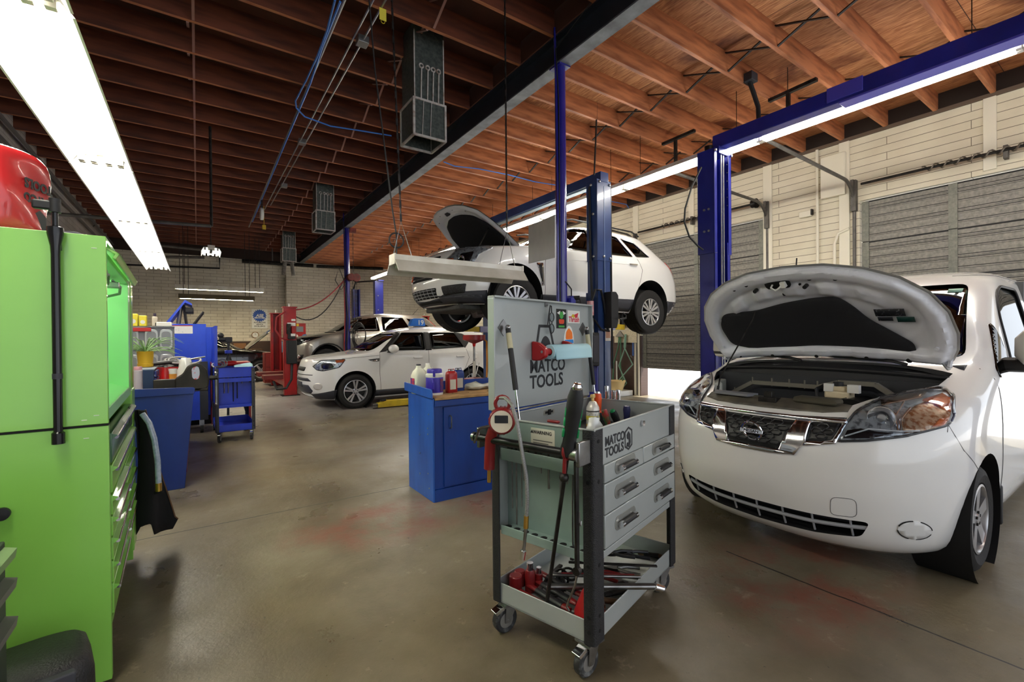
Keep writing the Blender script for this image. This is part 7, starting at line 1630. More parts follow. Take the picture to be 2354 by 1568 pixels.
# ================================================================ front blue workbench
OSB = mat('stained_plywood_top', (176, 140, 92), .7, 0, (120, 86, 50), 9, .4, .72, (1, 2.5, 1)); BENCHD = mat('bench_blue_shaded', (14, 62, 150), .4, 0, (10, 48, 124), 5, .4, .75, (1, 1, .3), .04, 30)  # front faces get a darker copy of the lit end's blue, shade in colour
b1 = thing('workbench', 'blue steel workbench with a stained wooden top behind the grey cart', 'workbench', (1.60, 3.46, 0))
ends = rpoly([(.0, 0), (.02, .86), (.52, .875), (.545, 0)], .0)
M().prism([(.0, .0), (.0, .855), (.53, .875), (.53, .0)], -.015, .0, 'x').build('end_panel', BENCHB, b1, bevel=.004)
M().prism(rpoly([(-.012, .858), (-.012, .935), (.585, .955), (.585, .878)], [.0, .045, .01, .02]), -.03, -.018, 'x').build('end_flange', BENCHB, b1, bevel=.003)
M().box(0, 1.5, .012, .53, .10, .835).box(0, 1.5, .03, .53, 0, .1).build('cabinet', BENCHD, b1, bevel=.004)
M().box(-.0, 1.5, -.012, .55, .835, .842).box(0, 1.5, -.012, .0, .79, .842).build('top_edge', BENCHD, b1, bevel=.003); M().box(.005, 1.5, -.008, .55, .842, .862).build('worktop', OSB, b1, bevel=.002)
M().box(.3, 1.5, .535, .55, .84, .945).build('back_splash', BENCHD, b1, bevel=.003)
dr = M().box(.085, 1.0, -.003, .012, .115, .78).build('door', BENCHD, b1, bevel=.002); M().tube([(.14, -.004, .60), (.14, -.03, .605), (.14, -.03, .70), (.14, -.004, .705)], .006, 8).build('handle', STEEL, dr)
M().box(.0, 1.5, .0, .014, .0, .1).build('toe_board', BENCHD, b1)
m = M()
for y, z in ((.10, .22), (.10, .55), (.10, .60), (.27, .18), (.27, .36), (.27, .52), (.08, .1), (.08, .72), (.42, .65)): m.cyl((-.015, y, z), (-.019, y, z), .006, n=8)
m.each('screw', BOLT, b1)
m = M()
for x, y, r in ((.7, .15, .09), (.95, .32, .07), (.35, .2, .08)): m.ring(r, .004, 28, 6, Matrix.Translation((x, y, .8625)) @ Matrix.Diagonal((1, .7, .3, 1)))
m.each('cup_stain', mat('dark_stain', (84, 56, 34), .7), b1)
BZ = .862
def jug(loc, label, cap, sc=1.):
    t = thing('jug', label, 'jug', loc); t.scale = (sc,) * 3
    R = []
    for z, w_, r in ((0, .055, .02), (.01, .06, .02), (.16, .06, .02), (.20, .045, .02), (.225, .024, .02), (.235, .02, .02), (.25, .02, .02)): R.append([Vector((x, y, z)) for x, y in rpoly([(-w_, -w_), (w_, -w_), (w_, w_), (-w_, w_)], w_ * .6, 4)])
    M().rings(R).build('bottle', mat('milky_jug', (222, 224, 206), .4), t, smooth=50); M().cyl((0, 0, .25), (0, 0, .262), .021, n=18).build('cap', cap, t)
    M().box(-.0605, -.0595, -.045, .045, .03, .14).build('label', mat('purple_label', (84, 50, 130), .5, 0, (190, 50, 70), 30, .5, .56), t)
    M().tube([(.03, .0, .22), (.065, 0, .19), (.062, 0, .12)], .01, 8).build('handle', mat('milky_jug', (222, 224, 206)), t); return t
jug((1.635, 3.86, BZ), 'milky white jug with purple label, frontmost of two on the blue bench', GREYP); jug((1.77, 3.96, BZ), 'second milky white jug half hidden behind the blue cooler', WHITEP)
t = thing('drink_cooler', 'purple and white drink cooler jug with a blue lid on the blue bench', 'cooler', (1.715, 3.70, BZ), rad(-20)); CPB = mat('cooler_purple', (54, 40, 160), .4)
M().lathe([(0, 0), (.072, 0), (.074, .01), (.074, .022)], 30).build('base', WHITEP, t); M().lathe([(.074, .02), (.076, .03), (.076, .15), (.074, .155)], 30).build('body', CPB, t); M().lathe([(.074, .15), (.078, .16), (.078, .178), (.066, .19)], 30).build('collar', WHITEP, t); M().lathe([(.066, .185), (.066, .215), (.06, .225), (0, .225)], 28).build('lid', CPB, t)
M().tube([(-.02, -.078, .14), (-.02, -.10, .11), (-.02, -.10, .06), (-.02, -.078, .03)], .010, 8).tube([(.02, -.078, .14), (-.02, -.10, .11)], .008, 8).build('handle', CPB, t) if False else M().tube([(-.02, -.076, .14), (-.02, -.10, .11), (-.02, -.10, .06), (-.02, -.076, .03)], .010, 8).build('handle', CPB, t)
M().box(-.02, .0, -.085, -.065, .16, .21).build('latch', CPB, t, bevel=.004); M(Matrix.Rotation(rad(50), 4, 'Z')).box(-.02, .02, -.0775, -.074, .03, .14).build('side_label', mat('cooler_label', (120, 40, 60), .5, 0, (60, 36, 120), 30), t)
for (loc, c, lb, lab) in (((1.90, 3.74, BZ), REDP, mat('label_cream', (206, 206, 190)), 'red metal oil can with a pale label on the blue bench'), ((2.02, 3.83, BZ), mat('can_blue', (22, 52, 120), .35), mat('label_pale', (190, 190, 180), .5), 'dark blue metal oil can beside the red can on the blue bench')):
    t = thing('oil_can', lab, 'can', loc); R = []
    for z, k in ((0, .96), (.006, 1), (.16, 1), (.18, .93), (.192, .7), (.196, .3)): R.append([Vector((x * k, y * k, z)) for x, y in rpoly([(-.05, -.035), (.05, -.035), (.05, .035), (-.05, .035)], .02, 4)])
    M().rings(R).build('can', c, t, smooth=50); M().cyl((0, 0, .195), (0, 0, .212), .012, n=12).build('spout', STEEL, t); M().box(-.03, .028, -.0365, -.0345, .03, .12).build('label', lb, t); M().tube([(-.03, 0, .185), (-.03, 0, .21), (.03, 0, .21), (.03, 0, .185)], .004, 6).build('handle', c, t)
t = thing('plastic_wrap', 'crumpled clear plastic wrap with red print on the blue bench top', 'plastic wrap', (2.28, 3.82, BZ)); R = []; random.seed(9)
for i in range(12):
    a = i / 11; R.append([Vector((-.17 + .5 * a, (.06 + .03 * math.sin(a * 9)) * math.cos(k * PI / 6) * random.uniform(.8, 1.15), max(0, .032 + (.03 + .015 * math.sin(a * 13)) * math.sin(k * PI / 6) * random.uniform(.75, 1.2)))) for k in range(12)])
M().rings(R).build('wrap', mat('wrap', (196, 196, 184), .25, 0, (170, 84, 76), 5, .6, .68, coat=.5), t, smooth=80)
# ================================================================ left blue workbench with vise
b2 = thing('workbench', 'dark blue workbench with a black vise, beyond the green chest', 'workbench', (-.02, 5.16, 0))
BD2 = mat('bench_navy', (14, 44, 120), .4, 0, (10, 36, 100), 5, .4, .75, (1, 1, .3))
M().prism(rpoly([(-.85, 0), (-.85, .86), (-.015, .865), (-.09, 0)], 0), .0, .015, 'y').build('end_panel', BD2, b2, bevel=.004); M().prism(rpoly([(-.85, .862), (-.85, .945), (.0, .925), (-.01, .864)], [0, 0, .04, 0]), -.02, -.006, 'y').build('end_flange', BD2, b2, bevel=.003)
M().box(-.85, -.09, .02, 2.4, .06, .84).build('cabinet', BD2, b2, bevel=.004); M().box(-.85, -.02, .015, 2.4, .845, .87).build('worktop', mat('dusty_top', (150, 134, 108), .7, 0, (110, 96, 76), 8), b2, bevel=.003)
M().box(-.09, -.075, .1, 1.1, .12, .8).box(-.09, -.075, 1.13, 2.3, .12, .8).each('door', mat('bench_red_door', (120, 20, 26), .4), b2, bevel=.003)
Z2 = .87
VB = mat('vise_iron', (34, 31, 28), .55, .4, (52, 47, 40), 8)
t = thing('bench_vise', 'black cast iron vise on the near corner of the left blue workbench', 'vise', (-.10, 5.36, Z2))
M().box(-.14, .18, -.05, .06, .0, .035).build('base', VB, t, bevel=.01); M().box(-.24, -.04, -.035, .045, .04, .125).build('slide', VB, t, bevel=.006)
M().prism(rpoly([(-.08, .02), (-.08, .13), (-.02, .17), (.015, .24), (.06, .27), (.12, .262), (.175, .2), (.19, .1), (.18, .03), (.11, .0)], .02), -.05, .06, 'y').build('body', VB, t, bevel=.012)
M().prism(rpoly([(.055, .13), (.05, .22), (.08, .24), (.105, .235), (.115, .19), (.11, .125), (.08, .11)], .02), -.0515, -.049, 'y').build('body_window', mat('pale_view', (170, 176, 196), .4, 0, (190, 60, 60), 26, .55, .6), t)
M().cyl((.19, 0, .12), (.26, 0, .12), .022, n=16).build('screw', DSTEEL, t); M().cyl((.245, 0, -.14), (.245, 0, .16), .010, n=12).build('handle', STEEL, t); M().ball((.245, 0, -.14), .014).ball((.245, 0, .165), .016).each('handle_ball', STEEL, t)
t = thing('small_drawer_box', 'small navy parts drawer box at the left end of the blue bench', 'drawer box', (-.39, 5.52, Z2)); M().box(-.06, .05, -.1, .3, 0, .22).build('box', mat('navy_box', (24, 46, 84), .4), t, bevel=.004); M().box(-.06, .055, -.1, .3, .215, .225).build('lid', mat('pale_lid', (150, 165, 180), .4), t)
m = M()
for i in range(4):
    for j in range(3): m.box(.05, .07, -.08 + .09 * i, -.01 + .09 * i, .015 + .066 * j, .07 + .066 * j)
m.each('drawer_front', mat('navy_drawer', (30, 44, 120), .4, 0, (160, 160, 170), 40, .58, .62), t, bevel=.003)
t = thing('plastic_jar', 'cloudy plastic jar with a pink lid beside the green chest', 'jar', (-.455, 5.42, Z2)); M().cyl((0, 0, 0), (0, 0, .22), .035, n=20).build('jar', mat('cloudy_plastic', (176, 170, 180), .4), t, bevel=.008); M().cyl((0, 0, .22), (0, 0, .25), .032, n=20).build('lid', mat('pink_lid', (206, 150, 160), .5), t)
t = thing('potted_plant', 'spiky green plant in a mustard yellow pot on the left blue bench', 'plant', (-.43, 5.82, 1.10)); M().lathe([(0, 0), (.062, 0), (.066, .03), (.06, .034), (.068, .15), (.072, .155), (.064, .155), (.06, .13), (0, .13)], 26).build('pot', mat('mustard_pot', (196, 158, 30), .4), t)
random.seed(11); LF = mat('spider_leaf', (92, 134, 72), .5, 0, (150, 176, 130), 14)
for i in range(42):
    a = random.uniform(0, 2 * PI); l = random.uniform(.10, .24); h = random.uniform(.04, .16); r0 = .03
    pts = [Vector((math.cos(a) * (r0 * k / 2 + l * (k / 5) ** 1.2), math.sin(a) * (r0 + l * (k / 5) ** 1.2), .13 + h * math.sin(PI * .62 * k / 5) * 1.2 - .06 * (k / 5) ** 3)) for k in range(6)]
    M().tube(pts, .004, 5, taper=[.004, .0055, .005, .004, .003, .001]).build('leaf', LF, t)
tb = thing('box_stack_base', 'dark box under the yellow flower pot on the left blue bench', 'box', (-.43, 5.82, Z2)); M().box(-.08, .06, -.08, .1, 0, .228).build('box', mat('dusk_box', (60, 58, 60), .6), tb, bevel=.004)
t = thing('red_tool_box', 'open red tool box full of hoses on the left blue bench', 'tool box', (-.20, 6.35, Z2)); M().box(-.24, .20, -.2, .25, 0, .20).build('box', REDP, t, bevel=.006); M().box(-.22, .18, -.18, .23, .196, .202).build('inside', DARK, t); M().box(-.25, .21, -.21, -.195, .185, .205).build('rim', REDP, t)
t = thing('hose_tangle', 'grey hoses and cables heaped on the red tool box', 'hoses', (-.15, 6.35, 1.073)); random.seed(4); m = M()
for i in range(7):
    c = Vector((random.uniform(-.16, .12), random.uniform(-.1, .12), .02 + .008 * i)); m.ring(random.uniform(.05, .09), .011, 20, 6, Matrix.Translation(c) @ Matrix.Rotation(random.uniform(-.5, .5), 4, 'X') @ Matrix.Rotation(random.uniform(-.3, .3), 4, 'Y'))
m.each('hose_loop', mat('grey_hose', (150, 150, 148), .5), t); M().tube([(-.28, -.1, .03), (-.1, -.14, .05), (.06, -.12, .02)], .02, 8).build('black_hose', BLACKP, t); M().tube([(-.02, -.1, .05), (.1, -.12, .08), (.22, -.13, .10)], .008, 6).build('probe', STEEL, t)
t = thing('red_bottle', 'red bottle standing behind the vise on the left blue bench', 'bottle', (-.265, 5.62, Z2)); M().lathe([(0, 0), (.034, 0), (.034, .18), (.024, .205), (.024, .225), (0, .225)], 20).build('bottle', REDP, t); M().cyl((0, 0, .225), (0, 0, .24), .014, n=12).build('cap', STEEL, t)
t = thing('paint_cup', 'orange and white cup standing behind the vise', 'cup', (-.205, 5.62, Z2)); M().lathe([(0, 0), (.026, 0), (.033, .16), (0, .16)], 20).build('cup', mat('cup_orange', (222, 150, 60), .5), t); M().lathe([(.033, .16), (.035, .21), (.031, .21), (.029, .165)], 20).build('upper', WHITEP, t)
t = thing('white_bag', 'white plastic bag tied up behind the vise', 'bag', (-.10, 5.75, Z2)); random.seed(2); R = []
for i in range(8):
    a = i / 7; r = .10 * (1 - .6 * a ** 1.6); R.append([Vector((r * math.cos(k * PI / 8) * random.uniform(.85, 1.12), r * math.sin(k * PI / 8) * random.uniform(.85, 1.12), 0.31 * a)) for k in range(16)])
M().rings(R).build('bag', BAGM, t, smooth=80)
# trays and boxes further along the bench
t = thing('tray_display', 'upright grey panel with moulded metal trays behind the flower pot', 'display panel', (-.42, 6.9, Z2)); GP = mat('grey_panel', (120, 124, 134), .45)
M().box(-.3, .19, 0, .03, 0, .66).build('panel', GP, t, bevel=.004)
for x in (-.2, -.02, .12):
    for z in (.08, .38):
        rr = M().prism(rpoly([(x - .075, z), (x + .055, z), (x + .055, z + .25), (x - .075, z + .25)], .05, 5), -.02, 0, 'y').build('tray', mat('tray_metal', (176, 178, 184), .3, .6), t, bevel=.008); M().prism(rect(x - .055, x + .035, z + .03, z + .22, .04), -.0215, -.02, 'y').build('tray_well', mat('tray_shadow', (128, 130, 136), .4, .5), rr)
M().box(-.3, -.03, -.04, .03, .60, .645).build('red_strip', REDPL, t, bevel=.004)
for (x, z, w_, h, c, nm, lab, cat) in ((-.62, 1.53, .09, .15, (226, 210, 60), 'yellow_box', 'yellow box on top of the grey tray panel, nearest the chest', 'box'), (-.53, 1.53, .075, .13, (214, 194, 60), 'yellow_box', 'second yellow box with a white label on the grey tray panel', 'box'), (-.42, 1.53, .05, .12, (206, 196, 176), 'cream_bottle', 'cream bottle beside the yellow boxes on the tray panel', 'bottle'), (-.34, 1.53, .17, .055, (226, 224, 216), 'white_box', 'flat white box at the right end of the tray panel top', 'box')):
    t = thing(nm, lab, cat, (x, 6.96, z)); M().box(-w_ / 2, w_ / 2, -.05, .05, 0, h).build('carton' if 'box' in nm else 'bottle', mat('carton_%d' % c[2], c, .5), t, bevel=.01)
    if nm == 'yellow_box': M().prism(ngon(16, w_ * .3, 0, (0, h * .4)), -.0515, -.05, 'y').build('label', WHITEP, t)
    if nm == 'cream_bottle': M().cyl((0, 0, h), (0, 0, h + .04), .015, n=12).build('cap', mat('cap_dark', (60, 50, 70), .5), t)
t = thing('shelf_board', 'grey shelf carrying the yellow boxes above the moulded trays', 'shelf', (-.47, 6.93, 1.52)); M().box(-.25, .24, -.06, .1, 0, .01).build('board', GP, t)
# lids of further blue carts
t = thing('cart_lid_panel', 'upright bright blue cart lid with a white label, beyond the left bench', 'tool cart', (-.18, 8.05, 0)); CL = mat('lid_blue', (30, 76, 214), .35, 0, (26, 64, 196), 3)
M().box(-.28, .285, 0, .02, 1.06, 1.60).build('lid', CL, t, bevel=.003); M().prism(rect(-.12, .125, 1.46, 1.58, .006), -.003, 0, 'y').build('label', mat('label_white', (226, 226, 222), .5, 0, (180, 190, 206), 40, .62, .66), t); M().box(-.12, .125, -.0035, -.0025, 1.568, 1.58).build('label_stripe', REDPL, t)
M().box(-.28, .30, .03, .75, .2, 1.05).build('body', CL, t, bevel=.004); M().box(.20, .30, .0, .03, .2, 1.05).build('corner_post', mat('post_slate', (48, 50, 56)), t)
for x in (-.2, .22):
    for y in (.1, .65): c = M().cyl((x - .02, y, .06), (x + .02, y, .06), .06, n=18).build('caster', RUBBER, t); M().box(x - .03, x + .03, y - .03, y + .03, .11, .2).build('fork', STEEL, c)
p, q, r = aty(379, 744, 8.9), aty(425, 689, 8.9), aty(441, 698, 8.9)
t = thing('raised_lid', 'tilted blue lid on black struts, raised behind the upright blue lid', 'tool cart', (p.x, 8.9, 0))
w_ = Vector(p); M().rings([[Vector((a.x - p.x, y, a.z)) for a in (p, q, r, r - Vector((.0, 0, .03)), q - Vector((.0, 0, .045)), p + Vector((.045, 0, 0)))] for y in (0, .7)]).build('lid', CL, t, smooth=0)
for y in (.1, .6): M().tube([(q.x - p.x - .02, y, q.z - .08), (.28, y, p.z - .1)], .018, 8).tube([(.5, y, r.z - .12), (.24, y, p.z - .2)], .016, 8).each('gas_strut', BLACKP, t); M().tube([(.2, y, p.z + .3), (.16, y, p.z)], .022, 8).build('strut_cylinder', STEEL, t)
M().box(q.x - p.x, r.x - p.x + .02, .05, .65, r.z - .14, r.z - .06).build('tool_tray', BLACKP, t, bevel=.01); M().box(.02, .62, .02, .7, .15, p.z - .05).build('body', CL, t, bevel=.004); M().box(.05, .6, .05, .66, 0, .15).build('plinth', DARK, t)
# red cart glimpsed behind
t = thing('red_tool_cart', 'red tool cart glimpsed behind the blue rolling cart', 'tool cart', (.26, 8.2, 0))
M().box(-.1, .42, 0, .5, .35, .42).box(-.1, .42, 0, .5, .75, 1.02).box(-.1, -.06, 0, .04, .1, 1.0).box(.38, .42, 0, .04, .1, 1.0).box(-.1, -.06, .46, .5, .1, 1.0).box(.38, .42, .46, .5, .1, 1.0).build('frame', REDP, t, bevel=.004); M().box(-.05, .3, .1, .4, .42, .5).build('tools', DSTEEL, t, bevel=.01)
for x in (-.06, .38):
    for y in (.05, .45): M().cyl((x - .015, y, .05), (x + .015, y, .05), .05, n=16).build('caster', RUBBER, t)
# on and in the blue cart
t = thing('red_light', 'red plastic work lamp lying on top of the blue rolling cart', 'lamp', (.36, 7.6, .99)); M().rings([[Vector((x, r * math.cos(k * PI / 8), .04 + r * .7 * math.sin(k * PI / 8))) for k in range(16)] for x, r in ((-.1, .03), (-.08, .05), (.06, .055), (.1, .03))]).build('housing', REDPL, t)
t = thing('cable_coil', 'white and black cable coils on top of the blue rolling cart', 'cable', (.24, 7.5, .99)); m = M()
for k in range(3): m.ring(.06, .010, 20, 6, Matrix.Translation((.03 * k - .02, .03 * k, .03 + .01 * k)) @ Matrix.Rotation(.5 + .3 * k, 4, 'X'))
m.each('coil', mat('grey_hose', (150, 150, 148)), t)
t = thing('blue_towel', 'pale blue paper towel lying on the blue rolling cart', 'paper towel', (.54, 7.34, .99)); M().rings([[Vector((x, y, z)) for y, z in ((-.06, 0), (-.03, .03 + k), (0, .045 + k), (.04, .02), (.06, 0))] for x, k in ((-.13, -.02), (-.02, .0), (.06, .012), (.09, -.01))]).build('towel', PB, t, smooth=70)
for i, (x, l) in enumerate(((.27, .24), (.33, .22), (.37, .22), (.42, .34), (.46, .30), (.51, .10), (.59, .09))):
    t = thing('screwdriver', 'bright rod hanging in the end rack of the blue cart, number word %s from its lid side' % ('first', 'second', 'third', 'fourth', 'fifth', 'sixth', 'seventh')[i] if False else 'bright tool shaft hanging in the blue cart rack, %s from the lid side' % ('first', 'second', 'third', 'fourth', 'fifth', 'sixth', 'last')[i], 'screwdriver', (.645 - .06 - (.59 - x) * 1.15, 7.155 + .055, .87), group='tool shafts hanging in the blue cart')
    M().cyl((0, 0, -l), (0, 0, .0), .006, n=8).build('shaft', STEEL if i not in (3, 4) else DSTEEL, t); M().cyl((0, 0, .0), (0, 0, .07), .012, n=10).build('handle', REDG, t)
# tripod with camera
t = thing('camera_tripod', 'small camera on a black tripod standing beyond the blue cart', 'tripod', (.47, 9.9, 0)); TK = mat('tripod_black', (28, 28, 32), .5)
for a in (.4, 2.5, 4.6): M().tube([(0, 0, 1.12), (.30 * math.cos(a), .30 * math.sin(a), .02)], .02, 8).build('leg', TK, t)
M().cyl((0, 0, 1.08), (0, 0, 1.30), .022, n=12).build('column', TK, t); M().cyl((0, 0, 1.12), (0, 0, 1.18), .06, n=14).build('collar', mat('tripod_blue', (40, 60, 170), .4), t)
c = M().box(-.05, .06, -.04, .04, 1.32, 1.42).build('camera', BLACKP, t, bevel=.01); M().cyl((-.05, 0, 1.37), (-.15, 0, 1.38), .045, n=18).build('lens', BLACKP, c); M().ball((-.12, 0, 1.45), .05, .04, .05).build('flash', BLACKP, c); M().cyl((0, 0, 1.28), (0, 0, 1.33), .03, n=12).build('ball_head', TK, t)
# ================================================================ far wall and right wall odds and ends
p, q = aty(578, 710, YF), aty(615, 755, YF)
t = thing('wall_sign', 'white certification sign with a blue gear emblem on the far brick wall', 'sign', (p.x, YF - .02, q.z)); w_, h_ = q.x - p.x, p.z - q.z
M().box(0, w_, -.01, .012, 0, h_).build('board', mat('sign_white', (226, 226, 220), .5), t, bevel=.004)
GB = mat('gear_blue', (24, 78, 170), .45); g_ = []
for i in range(20):
    for k, r in ((-.32, .205), (-.22, .235), (.22, .235), (.32, .205)):
        a = 2 * PI * (i + k) / 20; g_.append((w_ / 2 + r * math.cos(a), h_ * .655 + r * math.sin(a)))
gm = M().prism(g_, -.016, -.010, 'y').build('gear_emblem', GB, t, smooth=0)
def wt(s, x, z, size, m, par, d=-.017, **k): return text('lettering', s, size, frame((x, d, z), (1, 0, 0), (0, 0, 1)), m, par, align_x='CENTER', **k)
wt('ASE', w_ / 2, h_ * .655 - .045, .15, WHITEP, gm, bold=.006, shear=.18); M().prism(rect(w_ / 2 - .17, w_ / 2 + .17, h_ * .655 - .105, h_ * .655 - .065), -.018, -.016, 'y').build('band', WHITEP, gm); wt('CERTIFIED', w_ / 2, h_ * .655 - .1, .038, GB, gm, d=-.0185, bold=.001)
for s, z in (('AUTOMOTIVE', .20), ('SERVICE', .13), ('EXCELLENCE', .06)): wt(s, w_ / 2, z, .062, INK, t, d=-.011, bold=.002)
p = aty(587, 770, YF - .05); t = thing('wall_clock', 'small round clock low on the far wall behind the raised black bonnet', 'clock', (p.x, YF - .03, p.z)); M().ring(.11, .015, 28, 8, Matrix.Rotation(PI / 2, 4, 'X')).build('rim', mat('tan_rim', (150, 116, 76), .5), t); M().cyl((0, -.008, 0), (0, .02, 0), .11, n=28).build('face', WHITEP, t); M().bar((0, -.012, 0), (.0, -.012, .07), .01, .004).bar((0, -.012, 0), (.05, -.012, .02), .01, .004).each('hand', DARK, t)
# red chests by the far wall, seen right of the near red post
p = aty(690, 768, 18.2); t = thing('red_tool_chest', 'red tool chest with paper rolls on it, behind the near red lift post', 'tool chest', (p.x, 18.2, 0))
b = M().box(-.30, .34, 0, .5, .15, 1.42).build('body', REDP, t, bevel=.006)
for i in range(5):
    d = M().box(-.27, .31, -.012, .01, 1.40 - .17 * (i + 1) + .01, 1.40 - .17 * i).build('drawer', REDP, t, bevel=.003); M().box(-.2, .24, -.025, -.01, 1.40 - .17 * i - .05, 1.40 - .17 * i - .03).build('drawer_pull', STEEL, d)
for x in (-.2, .2): M().cyl((x - .03, .2, .075), (x + .03, .2, .075), .075, n=18).build('caster', RUBBER, t)
t2 = thing('red_top_chest', 'open red top chest with a yellow note standing on the red tool chest', 'tool chest', (p.x - .1, 18.45, 1.42)); M().box(-.2, .34, 0, .2, 0, .56).build('body', REDP, t2, bevel=.006); M().box(.0, .25, -.012, 0, .24, .44).build('panel', mat('grey_panel', (120, 124, 134)), t2); M().box(-.1, .1, -.004, 0, .45, .54).build('note', YELLOW, t2)
for k, (x, c) in enumerate(((-.14, WHITEP), (.17, mat('blue_roll', (70, 130, 190), .6)))):
    r_ = thing('paper_roll', ['white paper roll on the red tool chest by the far wall', 'blue paper roll on the red tool chest by the far wall'][k], 'roll', (p.x + x, 18.30, 1.42)); M().lathe([(.02, -.09), (.075, -.09), (.075, .09), (.02, .09)], 22, Matrix.Translation((0, 0, .075)) @ Matrix.Rotation(PI / 2, 4, 'X')).build('roll', c, r_)
p = aty(643, 797, 15.85); t = thing('blue_bag', 'light blue bag heaped on a red cabinet between the red lift posts', 'bag', (p.x, 15.85, .98)); random.seed(8); R = []
for i in range(6):
    a = i / 5; R.append([Vector((.24 * (1 - .7 * a) * math.cos(k * PI / 7) * random.uniform(.8, 1.15), .15 * (1 - .7 * a) * math.sin(k * PI / 7) * random.uniform(.8, 1.15), .34 * a)) for k in range(14)])
M().rings(R).build('bag', mat('aqua_bag', (80, 150, 176), .4), t, smooth=80)
t = thing('red_cabinet', 'low red cabinet under the light blue bag near the far wall', 'cabinet', (p.x, 15.85, 0)); M().box(-.45, .5, -.25, .25, .06, .98).build('body', mat('dull_red_cabinet', (120, 34, 28), .5), t, bevel=.01); M().box(-.42, .47, -.26, -.24, .55, .94).box(-.42, .47, -.26, -.24, .1, .52).each('door', mat('dull_red_door', (136, 40, 32), .5), t, bevel=.006)
# workbench along the far wall behind the black car
t = thing('wall_shelf', 'brown wooden shelf along the far wall behind the black car', 'shelf', (-1.6, YF - .5, 0)); WB = mat('brown_board', (96, 66, 44), .7, 0, (66, 44, 28), 4); M().box(0, 3.6, 0, .45, 1.0, 1.05).build('board', WB, t)
for x in (.1, 1.8, 3.5): M().box(x - .04, x + .04, .05, .42, 0, 1.0).build('leg', WB, t)
for i in range(5):
    b = thing('cardboard_box', ['leftmost of the brown boxes on the far wall shelf', 'second brown box from the left on the far wall shelf', 'middle brown box on the far wall shelf', 'fourth brown box from the left on the far wall shelf', 'rightmost brown box on the far wall shelf'][i], 'box', (-1.2 + .62 * i, YF - .28, 1.05)); M().box(-.2, .2, -.12, .12, 0, .16 + .05 * (i % 3)).build('carton', mat('carton_brown%d' % (i % 2), ((130, 92, 60), (104, 72, 50))[i % 2], .8), b, bevel=.004)
# pegboard corner on the right wall past the half raised door
t = thing('pegboard', 'cream pegboard with a small shelf on the right wall beyond the half raised door', 'pegboard', (XR - .02, 7.36, 0)); PEG = mat('pegboard_cream', (206, 196, 168), .7, 0, (150, 140, 116), 60, .55, .62)
M().box(-.03, .01, -.34, .34, 1.22, 1.58).build('board', PEG, t); M().box(-.12, -.0, -.36, .36, 1.86, 1.88).box(-.12, 0, -.36, -.34, 1.58, 1.88).box(-.12, 0, .10, .12, 1.58, 1.88).box(-.12, 0, .34, .36, 1.58, 1.88).build('shelf_frame', PEG, t)
for y, c, h in ((-.22, mat('bottle_yellow', (206, 170, 40), .5), .22), (.0, mat('bottle_dark', (60, 54, 44), .5), .2), (.22, WHITEP, .16)): M().cyl((-.07, y, 1.60), (-.07, y, 1.60 + h), .04, n=14).build('bottle', c, t)
for k, (y, c, l) in enumerate(((.12, mat('hose_green', (70, 120, 90), .5), 'dark green garden hose hanging in a long loop under the pegboard'), (-.06, mat('hose_pale_green', (120, 160, 140), .5), 'pale green garden hose crossing the dark one under the pegboard'))):
    h = thing('garden_hose', l, 'hose', (XR - .09, 7.36 + y, 1.42)); s = -1 if k else 1
    M().tube([(0, 0, 0), (0, -.02 * s, -.3), (-.01 * k, -.22 * s * k, -.75), (-.02, -.1 * s - .12 * k, -1.15), (-.02, .08, -1.25), (-.02, .22, -1.1), (-.01, .2 * s, -.7), (0, .06, -.3), (0, .02, .0)], .016, 8).build('loop', c, h)
    M().prism(rpoly([(-.14, -.06), (.14, -.06), (.05, .03), (0, .09), (-.05, .03)], .03), -.02, .02, 'x').build('hanger', mat('hanger_grey', (130, 124, 116), .5), h) if k == 0 else None
t = thing('blue_scraper', 'blue handled tool hanging under the pegboard', 'tool', (XR - .06, 7.12, .92)); M().bar((0, 0, 0), (0, 0, .3), .03, .02).build('handle', mat('tool_blue', (60, 100, 170), .4), t); M().bar((0, 0, -.06), (0, .08, .0), .02, .02).build('head', STEEL, t)
t = thing('white_pole', 'white pole standing against the right wall under the pegboard', 'pole', (XR - .06, 7.62, 0)); M().cyl((0, 0, 0), (0, 0, .78), .02, n=12).build('pole', WHITEP, t)
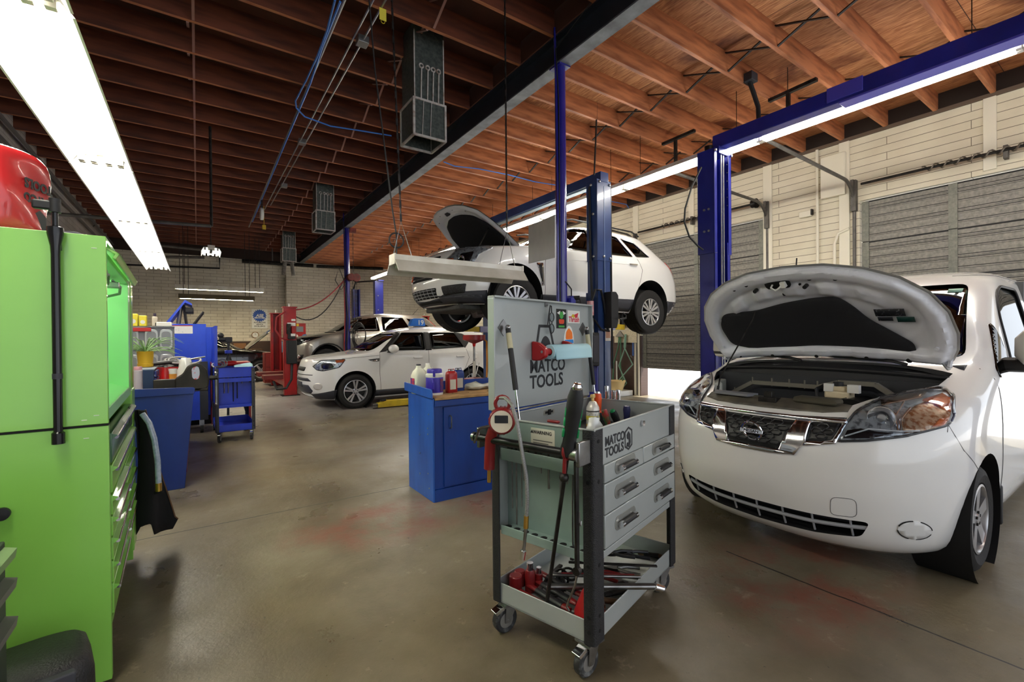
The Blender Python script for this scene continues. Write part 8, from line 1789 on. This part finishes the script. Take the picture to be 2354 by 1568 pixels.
t = thing('yellow_tub', 'pale yellow tub on a white block beside the half raised door', 'tub', (XR - .30, 7.42, .12)); M().lathe([(0, 0), (.15, 0), (.21, .2), (.22, .22), (.20, .22), (.14, .03), (0, .03)], 24).build('tub', mat('tub_yellow', (222, 196, 140), .5), t)
tb = thing('white_block', 'low white block under the pale yellow tub', 'block', (XR - .30, 7.42, 0)); M().box(-.25, .25, -.28, .28, 0, .12).build('block', WHITEP, tb, bevel=.01)
# ================================================================ light and camera
W = bpy.data.worlds.new('World'); bpy.context.scene.world = W; W.use_nodes = True
W.node_tree.nodes['Background'].inputs[0].default_value = (.86, .92, 1, 1); W.node_tree.nodes['Background'].inputs[1].default_value = 1.0
s = bpy.data.lights.new('sun', 'SUN'); s.energy = 6; s.angle = rad(1); so = bpy.data.objects.new('sun', s); COL.objects.link(so)
so.rotation_euler = Vector((-.45, .35, -1)).to_track_quat('-Z', 'Y').to_euler()
cam = bpy.data.cameras.new('camera'); co = bpy.data.objects.new('camera', cam); COL.objects.link(co)
cam.sensor_width = 36; cam.lens = 36 * 1050 / 2354; cam.clip_start = .05; cam.clip_end = 200
yaw, pit, rol = .60297, -.00604, -.0093
f = Vector((math.sin(yaw) * math.cos(pit), math.cos(yaw) * math.cos(pit), math.sin(pit))); r = Vector((math.cos(yaw), -math.sin(yaw), 0)); u = r.cross(f)
r2 = r * math.cos(rol) + u * math.sin(rol); u2 = -r * math.sin(rol) + u * math.cos(rol)
co.matrix_world = Matrix(((r2.x, u2.x, -f.x, 0), (r2.y, u2.y, -f.y, 0), (r2.z, u2.z, -f.z, 1.35), (0, 0, 0, 1)))
sc = bpy.context.scene; sc.camera = co
sc.view_settings.view_transform = 'Standard'; sc.view_settings.look = 'None'; sc.view_settings.gamma = 1; sc.view_settings.exposure = 1.0
sc.cycles.use_denoising = True
sc.cycles.max_bounces = 8; sc.cycles.diffuse_bounces = 4; sc.cycles.glossy_bounces = 4; sc.cycles.transparent_max_bounces = 16; sc.cycles.sample_clamp_indirect = 8
